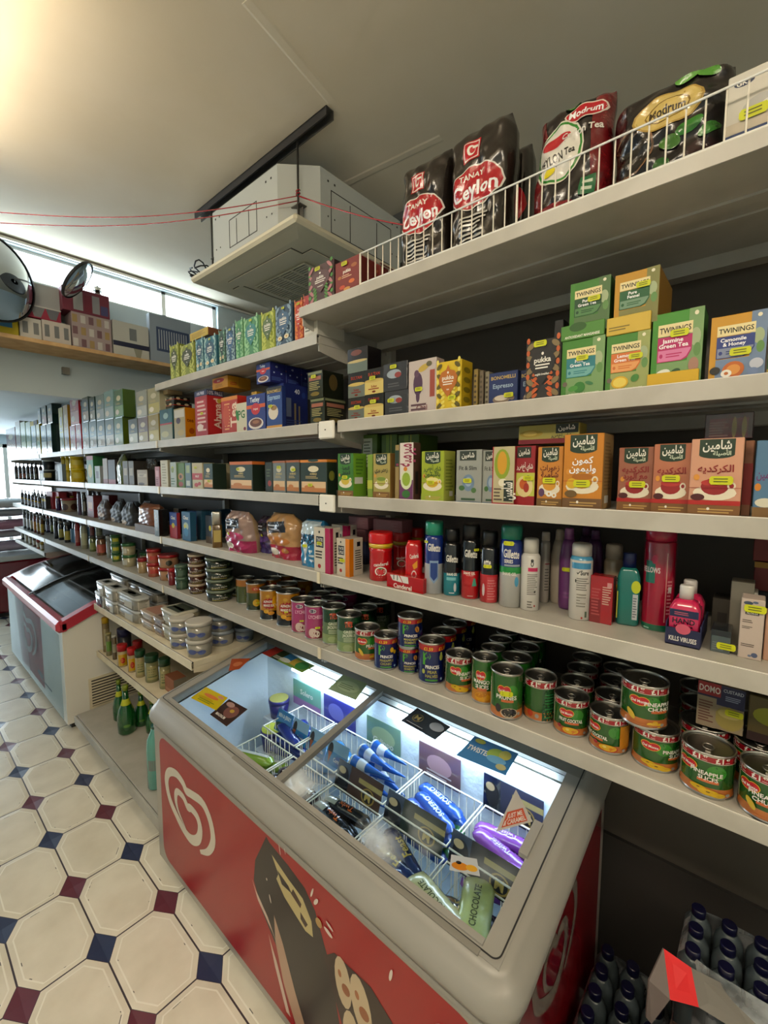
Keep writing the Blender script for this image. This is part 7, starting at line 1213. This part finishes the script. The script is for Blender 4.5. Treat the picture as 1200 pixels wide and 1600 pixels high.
for k, (a0, a1, zo) in enumerate(((-L_+.05, .02, .004), (-.02, L_-.05, .012))):
    b = MB(); vs = [];
    for x, z in [(p[0]+.03 if i == 0 else p[0]-.02 if i == 4 else p[0], p[1]) for i, p in enumerate(prof)]: vs += [(x, a0, gz(x)+zo), (x, a1, gz(x)+zo)]
    b.add(vs, [(2*i, 2*i+2, 2*i+3, 2*i+1) for i in range(4)], '#888', 'smoke', True); b.build('glass_lid', root)
b = MB()
for (a, za), (c, zc) in zip(prof, prof[1:]): b.add([(a, -.012, za+.012), (c, -.012, zc+.012), (c, .012, zc+.012), (a, .012, za+.012), (a, -.012, za+.02), (c, -.012, zc+.02), (c, .012, zc+.02), (a, .012, za+.02)], [(0, 3, 2, 1), (4, 5, 6, 7), (0, 1, 5, 4), (1, 2, 6, 5), (2, 3, 7, 6), (3, 0, 4, 7)], '#888', 'black')
b.build('lid_divider', root)
b = MB(); b.box(-.26, -.08, -L_+.08, L_-.08, GH-.02, GH+.02, '#c8cccc', 'card'); b.box(-.07, .28, -L_+.08, L_-.08, GH-.02, GH+.04, '#3a4446', 'card'); b.build('frosted_contents', root)
w_, h_ = 2*L_, GH-.07-.1; b = MB(); fm2 = lambda x, y, o: (-.31-o, -x, .1+y)
QX = lambda Y: (GY1-Y)/w_
print_on(b, [('r', .12, 0, .68, .98, '#b82c44'), ('l', .14, .05, .3, .9, 7, '#b85868'), ('e', .62, .14, .05, .04, '#5a6a88'), ('r', .62, .08, .8, .1, '#8a90a0')], w_, h_, fm2, 'card', eps=.0004)
emblem_print(b, stroke(HEART, .42, .55, .19, .5, .9, '#d8c8c8'), w_, h_, fm2, '#d8c8c8', 12, 'card'); b.build('front_poster', root)
b = MB(); b.box(-.325, -.322, -L_+.02, L_-.1, .08, GH-.08, m='sheet'); b.build('plastic_sheet', root)
b = MB(); b.box(-.19, .16, -L_-.004, -L_, .10, .30, m='cream'); b.box(-.175, .145, -L_-.0045, -L_-.004, .115, .285, m='groove')
for k in range(9): b.box(-.175, .145, -L_-.008, -L_-.0045, .12+k*.0185, .129+k*.0185, m='cream')
b.build('vent_grille', root)
b = MB(); b.box(-.28, .28, -L_+.05, L_-.05, 0, .05, m='groove'); b.build('plinth', root)
# ------------------------------------------------------------------ wooden display shelf under the high window
WZ = CAMH+.795; WX_ = 2.35
b = MB(); b.box(-1.8, WX_, 3.33, YW-.001, WZ-.024, WZ, m='wood', bev=.002); tag(b.build('wooden_shelf'), 'long wooden shelf under the high window carrying glassware boxes', 'shelf')
b = MB(); b.box(-.02, .02, 0, .03, 0, .045, m='dgrey'); o = b.build('wall_socket', None, (onz(102, 566, .72)[0]*3.6/onz(102, 566, .72)[1], YW-.031, CAMH+.66)); tag(o, 'small grey fitting on the wall below the wooden shelf', 'fitting')
def far(xl, xr, yt, col, label, name, cat, art=(), Y=3.36, zb=None, d=.14, grp=None, m='card'):
    z = (zb or WZ)-CAMH; x0, x1 = xat(xl, Y, z), xat(xr, Y, z); k = _u-_f*((800-yt)/FPX); zt_ = -(x1*k[0]+Y*k[1])/k[2]; h = zt_-z; w = x1-x0
    r_ = empty(name, ((x0+x1)/2, Y+d/2, CAMH+z), 0, label, cat, grp); b = MB(); b.box(-w/2, w/2, -d/2, d/2, 0, h, col, m, .002); print_on(b, art, w, h, f_front(-d/2), m); b.build('carton', r_); return CAMH+z+h
GLS = lambda n, c='#8a8c8c': [('r', (i+.25)/n, .25, (i+.75)/n, .8, c) for i in range(n)]
far(-20, 30, 487, '#d8c420', 'yellow and blue box at the left end of the wooden shelf', 'glassware_box', 'box', [('r', .2, .3, .8, .6, '#4a8ab0')])
far(32, 66, 500, '#d8d4cc', 'white glassware box left of the two glasses print', 'glassware_box', 'box', GLS(2))
t1 = far(67, 112, 508, '#d8d0c8', 'white glassware box with two glasses printed on it', 'glassware_box', 'box', GLS(3))
t2 = far(114, 176, 500, '#b8a8a8', 'glassware box with rows of small tumblers printed on it', 'glassware_box', 'box', [('r', (i+.1)/5, (j+.15)/3, (i+.7)/5, (j+.8)/3, ('#d8d4d0', '#8a6a70', '#b8a070')[(i+j) % 3]) for i in range(5) for j in range(3)])
far(98, 172, 464, '#8a3a50', 'magenta and grey glassware box with tall glasses, upper one', 'glassware_box', 'box', [('r', .22, .1, .42, .9, '#b8b8b8'), ('r', .46, .1, .6, .8, '#8a2c44'), ('r', .62, .1, .78, .85, '#a8a8ac'), ('r', .8, .1, .96, .5, '#5a5a88')], zb=t2)
far(-10, 96, 486, '#a8284c', 'wide magenta box with grey bowls, resting on the white boxes', 'glassware_box', 'box', [('p', [(.2, .9), (.5, .9), (.42, .1), (.28, .1)], '#7a7c80'), ('p', [(.52, .9), (.75, .9), (.68, .1), (.58, .1)], '#8a8c90'), ('p', [(.76, .9), (.98, .9), (.92, .1), (.82, .1)], '#7a7c84'), ('r', 0, .9, 1, 1, '#d8d8d4')], zb=t1)
far(40, 96, 452, '#c0c4c4', 'plain pale grey box above the wide magenta one', 'glassware_box', 'box', zb=t1+.085, Y=3.42)
far(178, 234, 512, '#d4d4cc', 'white glassware box with a navy stripe', 'glassware_box', 'box', [('r', 0, .28, 1, .42, '#2a3050'), ('r', .45, .5, .65, .85, '#8a8f90'), ('p', [(.55, .28), (.8, .28), (.74, .02), (.62, .02)], '#a8a898')])
far(236, 300, 505, '#a8b4c0', 'rounded silver tray pack showing knives', 'tray_pack', 'tray', [('r', .15, .25, .95, .75, '#4a5c80')]+[('r', .2+i*.06, .3, .225+i*.06, .7, '#c0c8d0') for i in range(12)], d=.05)
def round_mirror(u, v, Y, rad, tilt, yaw, label):
    d = ony(u, v, Y); r_ = empty('convex_mirror', (d[0], Y, CAMH+d[2]), 0, label, 'mirror', 'security mirrors'); b = MB()
    if isinstance(tilt, Vector): r_.rotation_mode = 'QUATERNION'; r_.rotation_quaternion = tilt.to_track_quat('Z', 'Y')
    else: r_.rotation_euler = (R(90+tilt), 0, R(yaw))
    pr = [(rad*math.sin(R(a))/math.sin(R(50)), (math.cos(R(a))-math.cos(R(50)))*rad*.55) for a in range(50, 0, -5)]+[(.001, .2*rad)]; b.lathe(pr, '#ccc', 'mirror', n=40, cap=False); b.build('mirror_dome', r_)
    b = MB(); b.lathe([(rad*.3, -.014), (rad, -.012), (rad*1.03, -.01), (rad*1.03, .004), (rad*.99, .006)], '#2a2a2a', 'black', n=40, cap=False); b.build('mirror_rim', r_)
    q_ = r_.rotation_quaternion if r_.rotation_mode == 'QUATERNION' else r_.rotation_euler.to_quaternion(); e_ = q_.inverted() @ Vector((.02, YW-Y, .06)); b = MB(); b.tube([(0, 0, -.012), (0, 0, -.05), e_], .007, m='steel'); b.build('arm', r_)
round_mirror(-12, 432, 3.24, .225, 0, 28, 'large round convex mirror at the left edge above the wooden shelf')
round_mirror(122, 438, 3.2, .125, Vector((.77, -.36, -.62)), 0, 'smaller round mirror seen almost edge on in front of the window')
def lantern(u, v, label, s=1.):
    x = xat(u, 3.46, v); zt_ = t2+.12*0; z0 = onz(u, 458, v)[2]
    o = It(); p = ony(u, v, 3.5); o.X = p[0]; o.Y = 3.5; o.z = (t2+.0-CAMH)+.12; o.r = .035*s; o.h = .17; o.rz = 0
    return turned(o, [('ornament_body', [(.7, 0), (.8, .03), (.35, .12), (.4, .2), (.95, .35), (1, .5), (.8, .62), (.45, .7), (.4, .78)], '#4a3c34', 'gloss'), ('crown', [(.8, .78), (.5, .82), (.75, .9), (.3, .93), (.12, 1)], '#8a7440', 'metal')], label, 'ornament', 'ornamental_urn')
b = MB(); b.box(-.18, .16, -.05, .05, 0, .1, '#c8ccd0', 'card'); xo = ony(130, 470, 3.5)[0]; o = b.build('plain_box', None, (xo, 3.5, t2+.001)); 
tag(o, 'pale box at the back of the wooden shelf holding two dark urns', 'box'); o.location.y = 3.56
for u, v, lb in ((112, 450, 'dark ornamental urn behind the small round mirror'), (157, 452, 'dark ornamental urn with a gilt crown, right one')):
    ob = lantern(u, v, lb).root; ob.location = (ob.location.x, 3.56, t2+.101)
# ------------------------------------------------------------------ far end beyond the shelves
r_ = empty('chest_freezer', (1.0, 6.75, 0), 0, 'red fronted chest freezer at the far left beyond the shelves', 'freezer'); b = MB(); b.box(-.35, .5, -.5, .9, .05, .62, '#8a1c2c', 'gloss', .02); b.build('cabinet', r_); b = MB(); b.box(-.36, .51, -.51, .91, .62, .68, '#d0d4d4', 'plastic', .01); b.build('lid', r_); b = MB(); b.box(-.3, .45, -.45, .85, 0, .05, '#222', 'black'); b.build('plinth', r_)
for k in range(5):
    wrapper(1.0-.1*(k % 2), 6.7+.25*(k % 2), .685+.125*k, .62, .5, .12, R(8*(k % 3)), ('#c8b8c4', '#d8d8dc', '#c890a0', '#d4d8dc', '#dcdcdc')[k], 'soft pack of tissue rolls on the far red freezer, %s from the bottom' % nth[k], m='gloss', nm='tissue_pack')['category'] = 'tissue pack'
# ------------------------------------------------------------------ floor at the lower right: water packs and a torn carton
def pack(cx, cy, z0, nx, ny, r, h, label, rot=0, cap='#1c1c40'):
    r_ = empty('water_pack', (cx, cy, z0), R(rot), label, 'water pack', None); s = 2*r+.002; k = 0
    for i in range(nx):
        for j in range(ny):
            x, y = (i-(nx-1)/2)*s, (j-(ny-1)/2)*s; b = MB(); b.lathe([(r*.8, 0), (r, .012), (r, h*.82), (r*.93, h*.88), (r*.6, h*.93), (r*.5, h*.94)], '#5a6468', 'plastic', n=18, cx=x, cy=y); o = b.build('bottle', r_)
            b = MB(); b.lathe([(r*.5, h*.94), (r*.52, h*.943), (r*.52, h*.993), (r*.46, h)], cap, 'plastic', n=18, cx=x, cy=y); b.build('bottle_cap', o)
    b = MB(); X_, Y_ = nx*s/2+.002, ny*s/2+.002; N = 20; vs = []
    for zf, gr in ((.0, 1), (.3, 1.0), (.74, .995), (.88, .95), (.96, .85)):
        for i in range(N):
            a = 2*math.pi*(i+.5)/N; c, s2 = math.cos(a), math.sin(a); q = 1/((abs(c)**6+abs(s2)**6)**(1/6)); vs.append((X_*c*q*gr, Y_*s2*q*gr, h*zf))
    b.add(vs, [(j*N+i, j*N+(i+1) % N, (j+1)*N+(i+1) % N, (j+1)*N+i) for j in range(4) for i in range(N)], '#888', 'wrap', True); b.build('shrink_film', r_)
pack(1.065, .178, 0, 5, 3, .0285, .35, 'shrink wrapped pack of water bottles on the floor beside the freezer', 0)
for q_ in ((1.125, -.03, 0, 'lower pack of the two high pile of water by the back board'), (1.125, -.03, .301, 'upper pack of the two high pile of water by the back board')): pack(q_[0], q_[1]+.0, q_[2], 3, 4, .0270, .299, q_[3], 0)
def pt(u, v, z): p = onz(u, v, z-CAMH); return Vector((p[0], p[1], z))
O_ = Vector((.9, 0, 0)); r_ = empty('torn_carton', O_, 0, 'torn open grey cardboard carton with a bright red flap', 'carton')
def quad(b, pts, col, m='card', th=.003):
    P = [p-O_ for p in pts]; n_ = (P[1]-P[0]).cross(P[2]-P[0]).normalized()*th; N = len(P)
    b.add(P+[p-n_ for p in P], [tuple(range(N)), tuple(range(N, 2*N))[::-1]]+[(i, N+i, N+(i+1) % N, (i+1) % N) for i in range(N)], col, m)
q1, q2, q3, q4 = pt(1037, 1482, .60), pt(1080, 1512, .59), pt(1092, 1574, .545), pt(1047, 1562, .55)
b = MB(); quad(b, [q1, q4, q3, q2], '#f00a1a'); b.build('red_flap', r_)
b = MB(); quad(b, [q1, pt(1014, 1532, .56), pt(1010, 1590, .51), pt(1018, 1600, .5), q4], '#7a6e6a'); b.build('side_flap', r_)
b = MB(); quad(b, [q2, q3, pt(1150, 1610, .53), pt(1215, 1650, .52), pt(1150, 1548, .57)], '#8a867e'); b.build('grey_flap', r_)
b = MB(); x0, x1, y0, y1 = .80-.9, .99-.9, -.13, .078
for a in ((x0, x1, y0, y0+.003), (x0, x1, y1-.003, y1), (x1-.003, x1, y0+.004, y1-.004), (x0, x0+.003, y0+.004, y1-.004)): b.box(*a, 0, .49, '#4a3a34', 'card')
b.box(x0, x1, y0, y1, .3, .303, '#6a4c38', 'card'); b.build('carton_body', r_)
for k, (u0, u1, col, lb) in enumerate(((1, 1, '#5a3a28', ''),)): pass
# posters on the back wall of the near freezer's well
for k, (ya, yb_, col, els, lb) in enumerate(((.40, .58, '#2c2c3c', MC('#3a3c50'), 'dim gold M card on the back wall of the freezer, right'), (.66, .82, '#8a6a70', [('e', .5, .5, .3, .3, '#c8a0a8'), ('l', .2, .1, .8, .3, 2, '#e0d0d0')], 'pale rose card on the back wall of the freezer'),
        (.90, 1.06, '#8aa890', [('e', .5, .5, .35, .3, '#b8c8a0'), ('t', 'Calippo', .5, .3, .2, W_, .7)], 'pale green card on the back wall of the freezer'), (1.12, 1.30, '#4a4aa0', [('e', .4, .5, .25, .3, '#7a7ac8')], 'violet blue card on the back wall of the freezer'), (1.32, 1.5, '#7fb8a8', [('t', 'Solero', .5, .6, .2, W_, .7), ('r', 0, 0, 1, .3, '#b890c0')], 'mint and lilac card on the back wall of the freezer'))):
    r_ = empty('flavour_card', (gx1+cx_-.004, (ya+yb_)/2, .60), R(-90), lb, 'sign card'); b = MB(); w = yb_-ya; b.box(-w/2, w/2, -.001, .001, 0, .11, col, 'gloss'); print_on(b, els, w, .11, f_front(-.001)); b.build('card', r_)

# goods stand two and three deep on the further bays
OKN = ('tea_box', 'tea_tin', 'coffee_pack', 'carton_box', 'bottle', 'food_jar', 'food_tub', 'sauce_jar', 'carton', 'coffee_bag', 'custard_tin', 'sweetener_jar', 'food_carton')
for o in [o for o in list(COL.objects) if not o.parent and o.name.split('.')[0] in OKN]:
    z = o.location.z-CAMH
    if o.location.y < 1.9 or not any(abs(z-Z[s]) < .004 for s in ('S3', 'S4', 'S5')): continue
    lb = 'one behind the '+o['label']
    if len(lb.split()) > 16: continue
    dx = .105
    if o.location.x+dx > XB-.08: continue
    dup(o, dx, .006, 0, lb, 'goods in the second rows')
